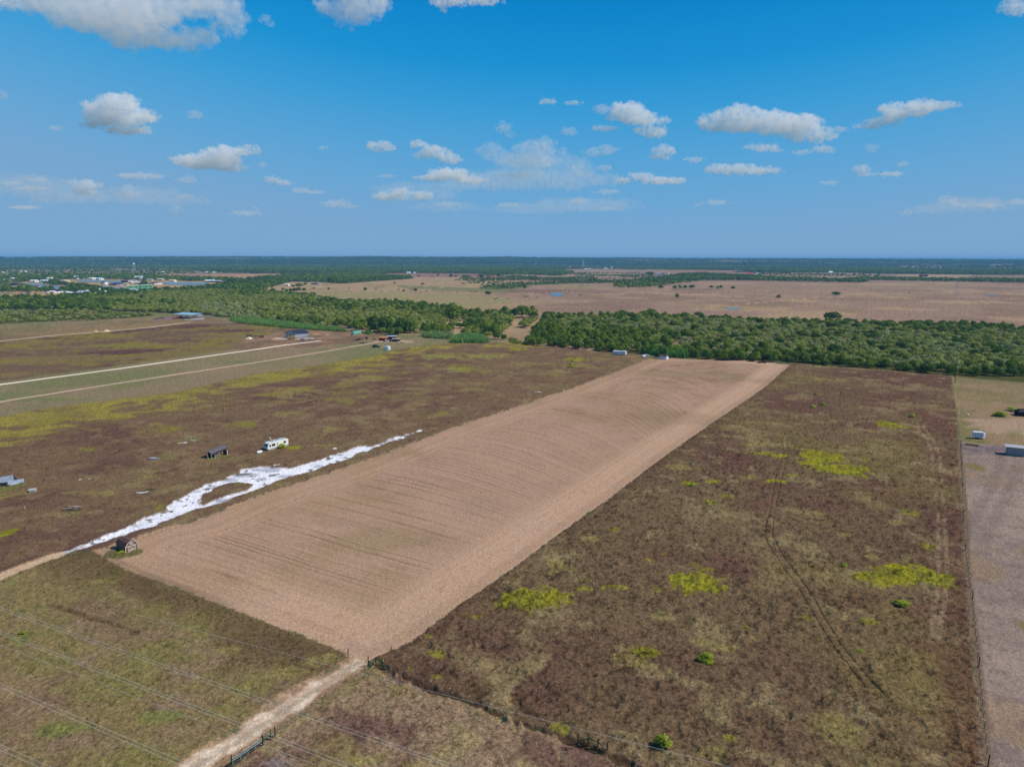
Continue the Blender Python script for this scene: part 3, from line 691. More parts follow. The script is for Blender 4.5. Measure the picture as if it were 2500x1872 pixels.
    for cx, cy, rx, ry, ty in YEL:
        p = P3(cx, cy)
        ex = rx / (FPX / math.hypot(p.y, H)); ey = abs(float(G(cx, cy - ry)[1] - G(cx, cy + ry)[1])) / 2
        R_ = max(ex, ey) * 1.6 + 2
        mk = (np.abs(X - p.x) < R_) & (np.abs(Y - p.y) < R_)
        if not mk.any():
            continue
        q = np.sqrt(((X[mk] - p.x) / ex) ** 2 + ((Y[mk] - p.y) / ey) ** 2)
        amp = .38 if ty in (0, 3) else .5
        if ty == 4: amp = .12
        k = sm(1.12, .86 if ty == 0 else .5, q + amp * (n7[mk] * .5 + n2[mk] * .8 + n1[mk] * .4 + (0 if ex < 4 else n7[mk] * .7))) * ((.9 if ex > 2.2 else .55) if ty == 0 else .55)
        if ty == 4:
            k = sm(1.05, .95, q + .1 * n2[mk])
        a_, b_ = cols[ty]
        cc = mixc(a_, b_, sm(-.4, .6, n2[mk] + .3 * n1[mk]))
        k = k * (1 - cm[mk]) * (1 if ty == 4 else (1 - SMk[mk]))
        C[mk] = C[mk] * (1 - k[:, None]) + cc * k[:, None]
        if ty in (0, 3, 4):
            Z[mk] += k * (.18 + .12 * n1[mk]) * sm(700, 300, D[mk])
    gr = _hash((X * 7.3).astype(np.int64), (Y * 7.3).astype(np.int64), 5) - .5
    gr2 = _hash((X * 3.1).astype(np.int64), (Y * 3.1).astype(np.int64), 6) - .5
    C *= (1 + (.30 * gr + .16 * gr2) * (1 - .6 * SMk - .3 * cm * (1 - SMk)) * sm(6000, 1200, D))[:, None]
    C *= np.array([.95, .88, .84], np.float32)[None, :]
    C[:] = C * (1 - cm[:, None]) + C * cm[:, None] * np.array([1.0, 1.07, 1.22], np.float32)
    globals().update(GC=C.reshape(nr, nth, 3), GZ=Z.reshape(nr, nth), GTH=th, GR=rr)
    # low ridge that closes the view, highest left of the middle
    uu = 1250 + FPX * np.tan(np.clip(np.arctan2(X, Y), -1.2, 1.2)) / math.cos(PITCH)
    uu = np.where(Y > 0, uu, 5000)
    lift = np.interp(uu, [-1500, 0, 200, 320, 600, 900, 1250, 1500, 1800, 2300, 4000], [-.5, -1.6, -.9, -.9, .2, .9, .2, -1.4, -2.2, -3.6, -6])
    lift = lift + .5 * fbm(uu * 10, D * 0, 900, 4, 71)
    crest = np.clip(66 + lift * 9000 / FPX, 0, 95)
    ZH = crest * sm(6300, 9000, D) * sm(30000, 9300, D)
    Z += ZH.astype(np.float32)
    V = np.stack([X, Y, Z], 1)
    i = np.arange(nr - 1)[:, None] * nth + np.arange(nth)[None, :]
    j = np.arange(nr - 1)[:, None] * nth + (np.arange(nth)[None, :] + 1) % nth
    q = np.stack([i, j, j + nth, i + nth], -1).reshape(-1, 4)
    cap = np.arange(nth)                    # close the innermost ring
    ff = np.concatenate([q.ravel(), cap])
    sizes = np.concatenate([np.full(len(q), 4), [nth]])
    me = np_mesh('ground', V, ff, sizes)
    ca_ = me.color_attributes.new('cover', 'FLOAT_COLOR', 'POINT')
    A = np.ones((n, 4), np.float32); A[:, :3] = C; A[:, 3] = 1
    ca_.data.foreach_set('color', A.ravel())
    at = me.attributes.new('tuft', 'FLOAT', 'POINT'); at.data.foreach_set('value', TU.astype(np.float32))
    me.polygons.foreach_set('use_smooth', np.ones(len(sizes), bool))
    m, nt, b = node_mat('ground_cover', 1.0, 0.0)
    att = N(nt, 'ShaderNodeAttribute', _attribute_name='cover')
    tc = nt.nodes.new('ShaderNodeTexCoord')
    n1_ = N(nt, 'ShaderNodeTexNoise', Scale=1.7, Detail=4.0, Roughness=0.7); n1_.inputs['Distortion'].default_value = .3
    n2_ = N(nt, 'ShaderNodeTexNoise', Scale=5.0, Detail=2.0, Roughness=0.6)
    nt.links.new(tc.outputs['Object'], n1_.inputs['Vector']); nt.links.new(tc.outputs['Object'], n2_.inputs['Vector'])
    mr = nt.nodes.new('ShaderNodeMapRange'); mr.inputs['From Min'].default_value = .3; mr.inputs['From Max'].default_value = .7
    mr.inputs['To Min'].default_value = .5; mr.inputs['To Max'].default_value = 1.5
    nt.links.new(n1_.outputs['Fac'], mr.inputs['Value'])
    mr2 = nt.nodes.new('ShaderNodeMapRange'); mr2.inputs['From Min'].default_value = .3; mr2.inputs['From Max'].default_value = .7
    mr2.inputs['To Min'].default_value = .8; mr2.inputs['To Max'].default_value = 1.2
    nt.links.new(n2_.outputs['Fac'], mr2.inputs['Value'])
    mu = nt.nodes.new('ShaderNodeMath'); mu.operation = 'MULTIPLY'
    nt.links.new(mr.outputs[0], mu.inputs[0]); nt.links.new(mr2.outputs[0], mu.inputs[1])
    vm_ = nt.nodes.new('ShaderNodeVectorMath'); vm_.operation = 'SCALE'
    ta = N(nt, 'ShaderNodeAttribute', _attribute_name='tuft')
    tf = nt.nodes.new('ShaderNodeMath'); tf.operation = 'MULTIPLY_ADD'; tf.inputs[1].default_value = .6; tf.inputs[2].default_value = .4
    nt.links.new(ta.outputs['Fac'], tf.inputs[0])
    t1 = nt.nodes.new('ShaderNodeMath'); t1.operation = 'SUBTRACT'; t1.inputs[1].default_value = 1.0; nt.links.new(mu.outputs[0], t1.inputs[0])
    t2 = nt.nodes.new('ShaderNodeMath'); t2.operation = 'MULTIPLY_ADD'; t2.inputs[2].default_value = 1.0
    nt.links.new(t1.outputs[0], t2.inputs[0]); nt.links.new(tf.outputs[0], t2.inputs[1]); mu = t2
    nt.links.new(att.outputs['Color'], vm_.inputs[0]); nt.links.new(mu.outputs[0], vm_.inputs['Scale'])
    nt.links.new(vm_.outputs[0], b.inputs['Base Color'])
    bp = N(nt, 'ShaderNodeBump', Strength=.7, Distance=.35)
    nt.links.new(n1_.outputs['Fac'], bp.inputs['Height']); nt.links.new(bp.outputs[0], b.inputs['Normal'])
    me.materials.append(m)
    o = bpy.data.objects.new('ground', me); COL.objects.link(o)
    tag(o, kind='structure')
    return o
ground = build_ground()
# ------------------------------------------------------------------ water and lanes
def water_mat():
    m, nt, b = node_mat('pond_water', .3, .25)
    b.inputs['Base Color'].default_value = (.12, .20, .25, 1)
    n = N(nt, 'ShaderNodeTexNoise', Scale=.6, Detail=3.0)
    bp = N(nt, 'ShaderNodeBump', Strength=.15, Distance=.3)
    nt.links.new(n.outputs['Fac'], bp.inputs['Height']); nt.links.new(bp.outputs[0], b.inputs['Normal'])
    return m
WATER = water_mat()
def flat_sheet(name, pts, z, m, kind='structure'):
    p = [G(u, v) for u, v in pts]
    cx = sum(float(a[0]) for a in p) / len(p); cy = sum(float(a[1]) for a in p) / len(p)
    me = bpy.data.meshes.new(name)
    me.from_pydata([(float(a) - cx, float(b) - cy, 0) for a, b in p], [], [list(range(len(p)))])
    if me.polygons[0].normal.z < 0: me.flip_normals()
    me.materials.append(m)
    o = bpy.data.objects.new(name, me); COL.objects.link(o); o.location = (cx, cy, z)
    tag(o, kind=kind)
    return o
LAKES = [[(53,692.3),(95,693),(136,697.7),(156,702),(153,705),(129,705.5),(95,702),(54,697.7)],
 [(133,690),(176,693),(230,696.4),(271,700.5),(300,703),(318,705),(312,710),(300,709.5),(258,704.5),(203,698),(163,695)],
 [(188,683.3),(244,685),(298,687),(312,688),(300,690.5),(258,689),(190,687)],
 [(387,691),(422,689.6),(470,690.4),(510,691.6),(505,695.7),(470,696.2),(422,695.7),(395,693.4)]]
for l in LAKES: flat_sheet('lake', l, .5, WATER)
flat_sheet('pond', [(1342,716.3),(1350,715.3),(1374,715.4),(1377,717),(1374,720),(1363,723.6),(1350,723.6),(1345,719)], .4, WATER)
flat_sheet('pond', [(1767,751.5),(1790,751.8),(1812,753),(1803,756),(1780,755.6)], .3, WATER)
flat_sheet('pond', [(2408,720.5),(2425,721),(2436,722.2),(2424,723),(2410,722)], .4, WATER)
def simple(name, rgb, rough=.9, spec=.2, var=.12, sc=3.0, metal=0):
    m, nt, b = node_mat(name, rough, spec)
    c = lin(*rgb)
    b.inputs['Metallic'].default_value = metal
    n = N(nt, 'ShaderNodeTexNoise', Scale=sc, Detail=4.0)
    tc = nt.nodes.new('ShaderNodeTexCoord'); nt.links.new(tc.outputs['Object'], n.inputs['Vector'])
    mr = nt.nodes.new('ShaderNodeMapRange'); mr.inputs['From Min'].default_value = .3; mr.inputs['From Max'].default_value = .7
    mr.inputs['To Min'].default_value = 1 - var; mr.inputs['To Max'].default_value = 1 + var
    nt.links.new(n.outputs['Fac'], mr.inputs['Value'])
    v = nt.nodes.new('ShaderNodeVectorMath'); v.operation = 'SCALE'; v.inputs[0].default_value = tuple(c)
    nt.links.new(mr.outputs[0], v.inputs['Scale']); nt.links.new(v.outputs[0], b.inputs['Base Color'])
    return m
def lane(name, pts, wid, m, z=.06, n=260, wob=.35):
    p = np.array([G(u, v) for u, v in pts]).astype(float)
    L = np.concatenate([[0], np.cumsum(np.hypot(*np.diff(p, axis=0).T))])
    s = np.linspace(0, L[-1], n)
    x = np.interp(s, L, p[:, 0]); y = np.interp(s, L, p[:, 1])
    for _ in range(3):
        x[1:-1] = (x[:-2] + x[1:-1] * 2 + x[2:]) / 4; y[1:-1] = (y[:-2] + y[1:-1] * 2 + y[2:]) / 4
    dx = np.gradient(x); dy = np.gradient(y); l = np.hypot(dx, dy); nx, ny = -dy / l, dx / l
    w1 = wid / 2 + wob * fbm(s, s * 0 + 3, 12, 3, 91); w2 = wid / 2 + wob * fbm(s, s * 0 + 30, 12, 3, 92)
    cx, cy = x[0], y[0]
    V = [(x[i] + nx[i] * w1[i] - cx, y[i] + ny[i] * w1[i] - cy, 0) for i in range(n)] + [(x[i] - nx[i] * w2[i] - cx, y[i] - ny[i] * w2[i] - cy, 0) for i in range(n)]
    me = bpy.data.meshes.new(name); me.from_pydata(V, [], [(i, n + i, n + i + 1, i + 1) for i in range(n - 1)])
    me.materials.append(m)
    o = bpy.data.objects.new(name, me); COL.objects.link(o); o.location = (cx, cy, z); tag(o, kind='structure')
    return o
lane('dirt_lane', R1, 3.0, simple('lane_dirt', (190,162,142), 1, 0, .12, .6))
lane('caliche_lane', R2, 3.8, simple('lane_caliche', (228,214,192), 1, 0, .08, .6))
lane('gravel_lane', [(-400,875)] + R3[1:], 3.2, simple('lane_gravel', (206,186,160), 1, 0, .12, .6))
flat_sheet('road', [(57,723),(67,712.5),(76,712.5),(69,723)], .3, simple('road_asphalt', (88,94,108), .95, 0, .05, .1))

# ------------------------------------------------------------------ foliage
def foliage_mat(name, dark, light, ol=.5, trans=.32):
    m = bpy.data.materials.new(name); m.use_nodes = True
    nt = m.node_tree; b = nt.nodes['Principled BSDF']
    b.inputs['Roughness'].default_value = .75; b.inputs['Specular IOR Level'].default_value = .15
    at = N(nt, 'ShaderNodeAttribute', _attribute_name='leaf')
    oi = nt.nodes.new('ShaderNodeObjectInfo')
    geo = nt.nodes.new('ShaderNodeNewGeometry')
    ad = nt.nodes.new('ShaderNodeMath'); ad.operation = 'MULTIPLY_ADD'; ad.inputs[1].default_value = .55; 
    nt.links.new(oi.outputs['Random'], ad.inputs[0])
    sc = nt.nodes.new('ShaderNodeMath'); sc.operation = 'MULTIPLY'; sc.inputs[1].default_value = .45
    nt.links.new(at.outputs['Fac'], sc.inputs[0]); nt.links.new(sc.outputs[0], ad.inputs[2])
    mx = nt.nodes.new('ShaderNodeMix'); mx.data_type = 'RGBA'
    mx.inputs['A'].default_value = tuple(lin(*dark)) + (1,); mx.inputs['B'].default_value = tuple(lin(*light)) + (1,)
    nt.links.new(ad.outputs[0], mx.inputs['Factor'])
    nt.links.new(mx.outputs['Result'], b.inputs['Base Color'])
    tr = nt.nodes.new('ShaderNodeBsdfTranslucent'); nt.links.new(mx.outputs['Result'], tr.inputs['Color'])
    ms = nt.nodes.new('ShaderNodeMixShader'); ms.inputs[0].default_value = trans
    out = nt.nodes['Material Output']
    nt.links.new(b.outputs[0], ms.inputs[1]); nt.links.new(tr.outputs[0], ms.inputs[2]); nt.links.new(ms.outputs[0], out.inputs['Surface'])
    return m
BARK = simple('bark', (112, 98, 84), 1, 0, .15, 2)
# kind: (height, width, leaf quads, leaf size, crown base, lobes, dark, light)
KINDS = {
 'oak':   (8.6, 12.5, 760, 1.05, .10, 9, (60, 88, 26), (104, 128, 40)),
 'elm':   (9.6, 10.5, 760, .95, .02, 8, (76, 106, 22), (136, 154, 46)),
 'mesq':  (5.8, 8.8, 460, .85, .06, 7, (114, 128, 48), (162, 168, 80)),
 'pale':  (4.4, 7.0, 330, .75, .04, 6, (136, 146, 88), (178, 184, 122)),
 'shrub': (3.0, 4.0, 240, .55, .03, 5, (78, 102, 30), (124, 134, 50)),
 'bare':  (5.5, 5.5, 150, .6, .25, 6, (140, 124, 106), (164, 148, 128)),
}
FM = {k: foliage_mat('leaves_' + k, v[6], v[7]) for k, v in KINDS.items()}
def crown_mesh(kind, seed, quads=None, leaf=None, far=False):
    h, wd, nq, ls, cb, nl, _, _ = KINDS[kind]
    if far: nq = 70; ls = ls * 2.6
    r = np.random.default_rng(seed)
    # lobes
    a = r.uniform(0, 2 * np.pi, nl); rad = np.sqrt(r.uniform(0, 1, nl)) * wd * .30
    lr = r.uniform(.22, .36, nl) * wd
    base = h * cb
    cz = base + lr * .75 + r.uniform(0, 1, nl) * np.maximum(h - base - lr * 1.7, 0) * (1 - rad / (wd * .55))
    cx = rad * np.cos(a); cy = rad * np.sin(a)
    cx[0] = cy[0] = 0; cz[0] = h - lr[0] * .9
    li = r.choice(nl, nq, p=lr ** 2 / (lr ** 2).sum())
    d = r.normal(size=(nq, 3)); d /= np.linalg.norm(d, axis=1)[:, None]
    d[:, 2] = np.where(d[:, 2] < -.35, -d[:, 2], d[:, 2])
    rr = r.uniform(.62, 1.08, nq)
    P = np.stack([cx[li], cy[li], cz[li]], 1) + d * (lr[li] * rr)[:, None] * np.array([1, 1, .82])
    nrm = d + r.normal(size=(nq, 3)) * .38; nrm /= np.linalg.norm(nrm, axis=1)[:, None]
    up = r.normal(size=(nq, 3)); t = np.cross(nrm, up); t /= np.linalg.norm(t, axis=1)[:, None]
    b = np.cross(nrm, t)
    s = ls * r.uniform(.6, 1.35, nq) * .5
    if kind == 'bare': s *= .5
    q = []
    for sx, sy in ((-1, -.7), (.9, -1), (1, .8), (-.8, 1)):
        q.append(P + t * (sx * s)[:, None] + b * (sy * s * r.uniform(.6, 1.1, nq))[:, None] + nrm * (r.uniform(-.2, .2, nq) * s)[:, None])
    V = np.stack(q, 1).reshape(-1, 3)
    me = np_mesh('crown', V, np.arange(nq * 4), np.full(nq, 4))
    lf = np.clip(r.uniform(0, 1, nq) * .6 + .4 * r.uniform(0, 1, nl)[li], 0, 1)
    at = me.attributes.new('leaf', 'FLOAT', 'FACE'); at.data.foreach_set('value', lf.astype(np.float32))
    me.materials.append(FM[kind])
    return me
def tube_bm(bm, a, b, r0, r1, n=6, mi=0):
    a = Vector(a); b = Vector(b); d = (b - a).normalized()
    x = d.orthogonal().normalized(); y = d.cross(x)
    va = [bm.verts.new(a + (x * math.cos(2 * math.pi * i / n) + y * math.sin(2 * math.pi * i / n)) * r0) for i in range(n)]
    vb = [bm.verts.new(b + (x * math.cos(2 * math.pi * i / n) + y * math.sin(2 * math.pi * i / n)) * r1) for i in range(n)]
    for i in range(n):
        f = bm.faces.new((va[i], va[(i + 1) % n], vb[(i + 1) % n], vb[i])); f.material_index = mi
    f = bm.faces.new(vb); f.material_index = mi
    f = bm.faces.new(list(reversed(va))); f.material_index = mi
def trunk_mesh(kind, seed):
    h, wd, _, _, cb, _, _, _ = KINDS[kind]
    rt = random.Random(seed)
    bm = bmesh.new()
    r0 = h * .032
    top = (rt.uniform(-.2, .2), rt.uniform(-.2, .2), h * (cb + .25))
    tube_bm(bm, (0, 0, -.2), top, r0, r0 * .6)
    nb = 9 if kind == 'bare' else 5
    for k in range(nb):
        a = rt.uniform(0, 6.28)
        e = (math.cos(a) * wd * .33, math.sin(a) * wd * .33, h * rt.uniform(.55, .9))
        tube_bm(bm, top, e, r0 * .5, r0 * .15, 5)
        if kind == 'bare':
            for j in range(4):
                e2 = (e[0] + rt.uniform(-1, 1) * 1.2, e[1] + rt.uniform(-1, 1) * 1.2, e[2] + rt.uniform(0, 1.3))
                tube_bm(bm, e, e2, r0 * .15, r0 * .05, 4)
    me = bpy.data.meshes.new('trunk'); bm.to_mesh(me); bm.free(); me.materials.append(BARK)
    return me
PROTO = {}
for k in KINDS:
    PROTO[k] = [(crown_mesh(k, 100 + 7 * i + hash(k[0] + k[1]) % 1), trunk_mesh(k, 50 + i)) for i in range(4)]

def put_tree(kind, x, y, sc, rot, label, group, name='tree', cat='tree', vi=None, squash=1.0, z=0):
    vi = random.randrange(4) if vi is None else vi
    r = bpy.data.objects.new(name, None); COL.objects.link(r)
    r.location = (x, y, z); r.rotation_euler = (0, 0, rot); r.scale = (sc, sc, sc * squash)
    r.empty_display_size = .5
    tag(r, label, cat, group)
    for nm, me in zip(('crown', 'trunk'), PROTO[kind][vi]):
        o = bpy.data.objects.new(nm, me); COL.objects.link(o); o.parent = r
    return r

# ---- where the trees of the woods stand
def scatter_points():
    def grid(x0, x1, y0, y1, st, r):
        gx, gy = np.meshgrid(np.arange(x0, x1, st), np.arange(y0, y1, st))
        gx = gx.ravel() + r.uniform(-.46, .46, gx.size) * st; gy = gy.ravel() + r.uniform(-.46, .46, gy.size) * st
        return gx, gy
    r = np.random.default_rng(3)
    out = []
    KI = list(KINDS)
    # right-hand wood
    x, y = grid(-40, 760, 400, 900, 5.6, r)
    s = sdf(WOOD_R, x, y)
    k = s > 0; x, y, s = x[k], y[k], s[k]
    n1 = fbm(x, y, 90, 3, 301); n2 = fbm(x, y, 34, 3, 302); u = r.uniform(0, 1, len(x))
    dn = np.hypot(x - 20, y - 470)
    darkz = sm(-.35, .35, n1 + .6 * n2 + 1.3 * sm(60, 20, s) * (1) + .8 * sm(220, 60, dn) - .25)
    # a broad pale opening in the middle of the wood
    op = np.exp(-(((x - 190) / 110) ** 2 + ((y - 560) / 55) ** 2)) + np.exp(-(((x - 60) / 90) ** 2 + ((y - 620) / 30) ** 2)) * .6
    dy_ = y * math.cos(PITCH) + H * math.sin(PITCH); pu = 1250 + FPX * x / dy_; pv = 936 - FPX * (y * math.sin(PITCH) - H * math.cos(PITCH)) / dy_
    el_ = lambda cx, cy, rx, ry: np.exp(-((pu - cx) / rx) ** 2 - ((pv - cy) / ry) ** 2)
    pale = np.clip(el_(1820, 812, 190, 20) + el_(1640, 800, 140, 10) + el_(1960, 838, 160, 18) + el_(2330, 884, 260, 13) + el_(1400, 790, 90, 8) + .6 * el_(2180, 862, 120, 14), 0, 1.2)
    darkz = darkz + .25 * el_(1480, 825, 190, 30) + .3 * el_(2300, 830, 260, 24) - .42 - 1.9 * pale + .35 * el_(1500, 830, 200, 30) * sm(8, 22, s)
    kind = np.where(u < darkz * .8, np.where(r.uniform(0, 1, len(x)) < .62, 1, 0), np.where(r.uniform(0, 1, len(x)) < .62, 3, 2))
    kind = np.where((r.uniform(0, 1, len(x)) < .035), 5, kind)
    kind = np.where((kind == 0) & (r.uniform(0, 1, len(x)) < .5), 1, kind)
    kind = np.where((s < 14) & (kind > 1), np.where(r.uniform(0, 1, len(x)) < .6, 1, 0), kind)
    keep = r.uniform(0, 1, len(x)) < np.where(kind <= 1, .8, .95)
    kind = np.where((r.uniform(0, 1, len(x)) < .06) & (kind > 1), 0, kind)
    sc = r.uniform(.48, 1.08, len(x)) * np.where(s < 12, .86, .92) * np.where(kind <= 1, .84, 1.05)
    out.append(('R', x[keep], y[keep], kind[keep], sc[keep], s[keep]))
    # left-hand wood
    x, y = grid(-900, 60, 560, 1900, 7.5, r)
    s = sdf(WOOD_L, x, y)
    k = s > 0; x, y, s = x[k], y[k], s[k]
    # the clearing and path that cuts between the two woods
    gap = sdf([(1235, 815), (1246, 790), (1262, 762), (1290, 762), (1300, 770), (1270, 800), (1262, 840), (1284, 850), (1220, 850)], x, y, 30)
    gap2 = sdf([(1070, 816), (1085, 785), (1120, 775), (1150, 790), (1130, 818)], x, y, 30)
    k = (gap < 0) & ((gap2 < 0) | (r.uniform(0, 1, len(x)) < .35)); x, y, s = x[k], y[k], s[k]
    n1 = fbm(x, y, 150, 3, 311); n2 = fbm(x, y, 40, 3, 312); u = r.uniform(0, 1, len(x))
    th = np.degrees(np.arctan2(x, y))
    dark = sm(-.3, .5, n1 + .6 * n2 + 1.0 * sm(28, 6, s) * (th > -24) - .2 + 1.0 * sm(-14, -6, th) * sm(130, 60, s))
    pz = sdf([(497, 775), (640, 786), (620, 745), (480, 740)], x, y, 200)
    kind = np.where(u < dark * .6, np.where(r.uniform(0, 1, len(x)) < .6, 1, 0), np.where(r.uniform(0, 1, len(x)) < .25, 3, 2))
    kind = np.where((pz > 0) & (u < .85), 3, kind)
    kind = np.where(r.uniform(0, 1, len(x)) < .02, 5, kind)
    keep = r.uniform(0, 1, len(x)) < np.where(kind <= 1, .75, .97)
    sc = r.uniform(.65, 1.15, len(x)) * np.where(kind <= 1, .85, 1.05)
    out.append(('L', x[keep], y[keep], kind[keep], sc[keep], s[keep]))
    # the low scrub on the left
    x, y = grid(-900, -250, 640, 1000, 4.2, r)
    s = sdf(SCRUB, x, y)
    k = (s > 0) & (fbm(x, y, 30, 3, 321) + r.uniform(-.5, .5, len(x)) > -.45 + .9 * sm(12, 0, s)); x, y, s = x[k], y[k], s[k]
    pth = dline([(-200, 760), (0, 757), (80, 753), (150, 750)], x, y)
    k = pth > 12; x, y, s = x[k], y[k], s[k]
    u = r.uniform(0, 1, len(x))
    out.append(('S', x, y, np.where(u < .75, 4, np.where(u < .9, 3, 2)), r.uniform(.5, 1.0, len(x)) * .9, s))
    return out
SCAT = scatter_points()
KL = list(KINDS)
# the nearest trees, each an object of its own
def individuals():
    R = SCAT[0]; d = np.hypot(R[1], R[2])
    wide = R[1] / R[2]
    vis = (np.abs(wide) < .76)
    order = np.argsort(d + (~vis) * 1e4)
    # front ranks first
    front = np.argsort(R[5] + (~vis) * 1e4)
    pick = front[:215]
    names = {0: 'dark round oak', 1: 'tall leafy tree', 2: 'yellow green tree', 3: 'pale bushy tree', 5: 'bare twiggy tree'}
    for i in pick:
        k = int(R[3][i]); x, y = float(R[1][i]), float(R[2][i])
        u = x / y
        if u < .1: w_ = 'left of the white shed'
        elif u < .36: w_ = 'behind the end of the mown strip'
        elif u < .56: w_ = 'behind the brown weedy field'
        else: w_ = 'behind the bare pasture'
        lab = '%s in the first row %s' % (names[k], w_)
        put_tree(KL[k], x, y, float(R[4][i]), random.uniform(0, 6.28), lab, 'front rank trees: ' + lab)
    m = np.ones(len(R[1]), bool); m[pick] = False
    SCAT[0] = tuple([R[0]] + [a[m] for a in R[1:]])
    L = SCAT[1]; th = L[1] / L[2]
    fr = np.argsort(L[5] + np.hypot(L[1], L[2]) * .25 + (np.abs(th) > .76) * 1e4)
    pick = fr[:60]
    for i in pick:
        k = int(L[3][i]); x, y = float(L[1][i]), float(L[2][i]); u = x / y
        w_ = 'between the dirt path and the reeds' if u > -.09 else ('behind the orange and green shelters' if u > -.22 else 'behind the grey metal building')
        lab = '%s at the wood edge %s' % (names[k], w_)
        put_tree(KL[k], x, y, float(L[4][i]), random.uniform(0, 6.28), lab, 'wood edge trees: ' + lab)
    m = np.ones(len(L[1]), bool); m[pick] = False
    SCAT[1] = tuple([L[0]] + [a[m] for a in L[1:]])
individuals()

def gn_scatter(name, pts, kinds, scales, protos, seed, sq=None, zz=None):
    "one object: protos instanced on its points"
    me = bpy.data.meshes.new(name)
    n = len(pts)
    me.vertices.add(n)
    co = np.zeros((n, 3), np.float32); co[:, :2] = pts
    if zz is not None: co[:, 2] = zz
    me.vertices.foreach_set('co', co.ravel())
    r = np.random.default_rng(seed)
    a = me.attributes.new('ki', 'INT', 'POINT'); a.data.foreach_set('value', np.asarray(kinds, np.int32))
    a = me.attributes.new('rot', 'FLOAT_VECTOR', 'POINT')
    rv = np.zeros((n, 3), np.float32); rv[:, 2] = r.uniform(0, 6.28, n); rv[:, 0] = r.normal(size=n) * .04; rv[:, 1] = r.normal(size=n) * .04
    a.data.foreach_set('vector', rv.ravel())
    a = me.attributes.new('scl', 'FLOAT_VECTOR', 'POINT')
    sv = np.repeat(np.asarray(scales, np.float32)[:, None], 3, 1)
    sv[:, 2] *= r.uniform(.85, 1.15, n) if sq is None else sq
    a.data.foreach_set('vector', sv.ravel())
    c = bpy.data.collections.new(name + '_kinds')
    for i, p in enumerate(protos):
        p.name = '%s_%02d' % (name + '_source', i)
        c.objects.link(p)
    ng = bpy.data.node_groups.new(name + '_nodes', 'GeometryNodeTree')
    ng.interface.new_socket('Geometry', in_out='INPUT', socket_type='NodeSocketGeometry')
    ng.interface.new_socket('Geometry', in_out='OUTPUT', socket_type='NodeSocketGeometry')
    gi = ng.nodes.new('NodeGroupInput'); go = ng.nodes.new('NodeGroupOutput')
    m2p = ng.nodes.new('GeometryNodeMeshToPoints')
    iop = ng.nodes.new('GeometryNodeInstanceOnPoints'); iop.inputs['Pick Instance'].default_value = True
    ci = ng.nodes.new('GeometryNodeCollectionInfo'); ci.inputs['Collection'].default_value = c
    ci.inputs['Separate Children'].default_value = True; ci.inputs['Reset Children'].default_value = True
    def na(nm, t):
        q = ng.nodes.new('GeometryNodeInputNamedAttribute'); q.data_type = t; q.inputs['Name'].default_value = nm
        return q.outputs['Attribute']
    e2r = ng.nodes.new('FunctionNodeEulerToRotation')
    ng.links.new(gi.outputs[0], m2p.inputs[0]); ng.links.new(m2p.outputs[0], iop.inputs['Points'])
    ng.links.new(ci.outputs[0], iop.inputs['Instance']); ng.links.new(na('ki', 'INT'), iop.inputs['Instance Index'])
    ng.links.new(na('rot', 'FLOAT_VECTOR'), e2r.inputs[0]); ng.links.new(e2r.outputs[0], iop.inputs['Rotation'])
    ng.links.new(na('scl', 'FLOAT_VECTOR'), iop.inputs['Scale'])
    ng.links.new(iop.outputs[0], go.inputs[0])
    o = bpy.data.objects.new(name, me); COL.objects.link(o)
    md = o.modifiers.new('scatter', 'NODES'); md.node_group = ng
    return o
def joined(k, i, far=False, seed=None):
    "crown and trunk of one tree in one mesh, for the massed woods"
    cm = PROTO[k][i][0] if not far else crown_mesh(k, 900 + i, far=True)
    tm = PROTO[k][i][1]
    bm = bmesh.new(); bm.from_mesh(cm)
    nf = len(bm.faces)
    if not far:
        bm.from_mesh(tm)
        bm.faces.ensure_lookup_table()
        for f in bm.faces[nf:]: f.material_index = 1
    me = bpy.data.meshes.new('mass'); bm.to_mesh(me); bm.free()
    me.materials.append(FM[k]); me.materials.append(BARK)
    return bpy.data.objects.new('mass', me)
protos = [joined(k, i) for k in KL for i in range(4)]
px = np.concatenate([s[1] for s in SCAT]); py = np.concatenate([s[2] for s in SCAT])
pk = np.concatenate([s[3] for s in SCAT]); ps = np.concatenate([s[4] for s in SCAT])
wood = gn_scatter('woodland', np.stack([px, py], 1), pk * 4 + rng.integers(0, 4, len(pk)), ps, protos, 5)
tag(wood, kind='stuff')
print('wood trees', len(px))
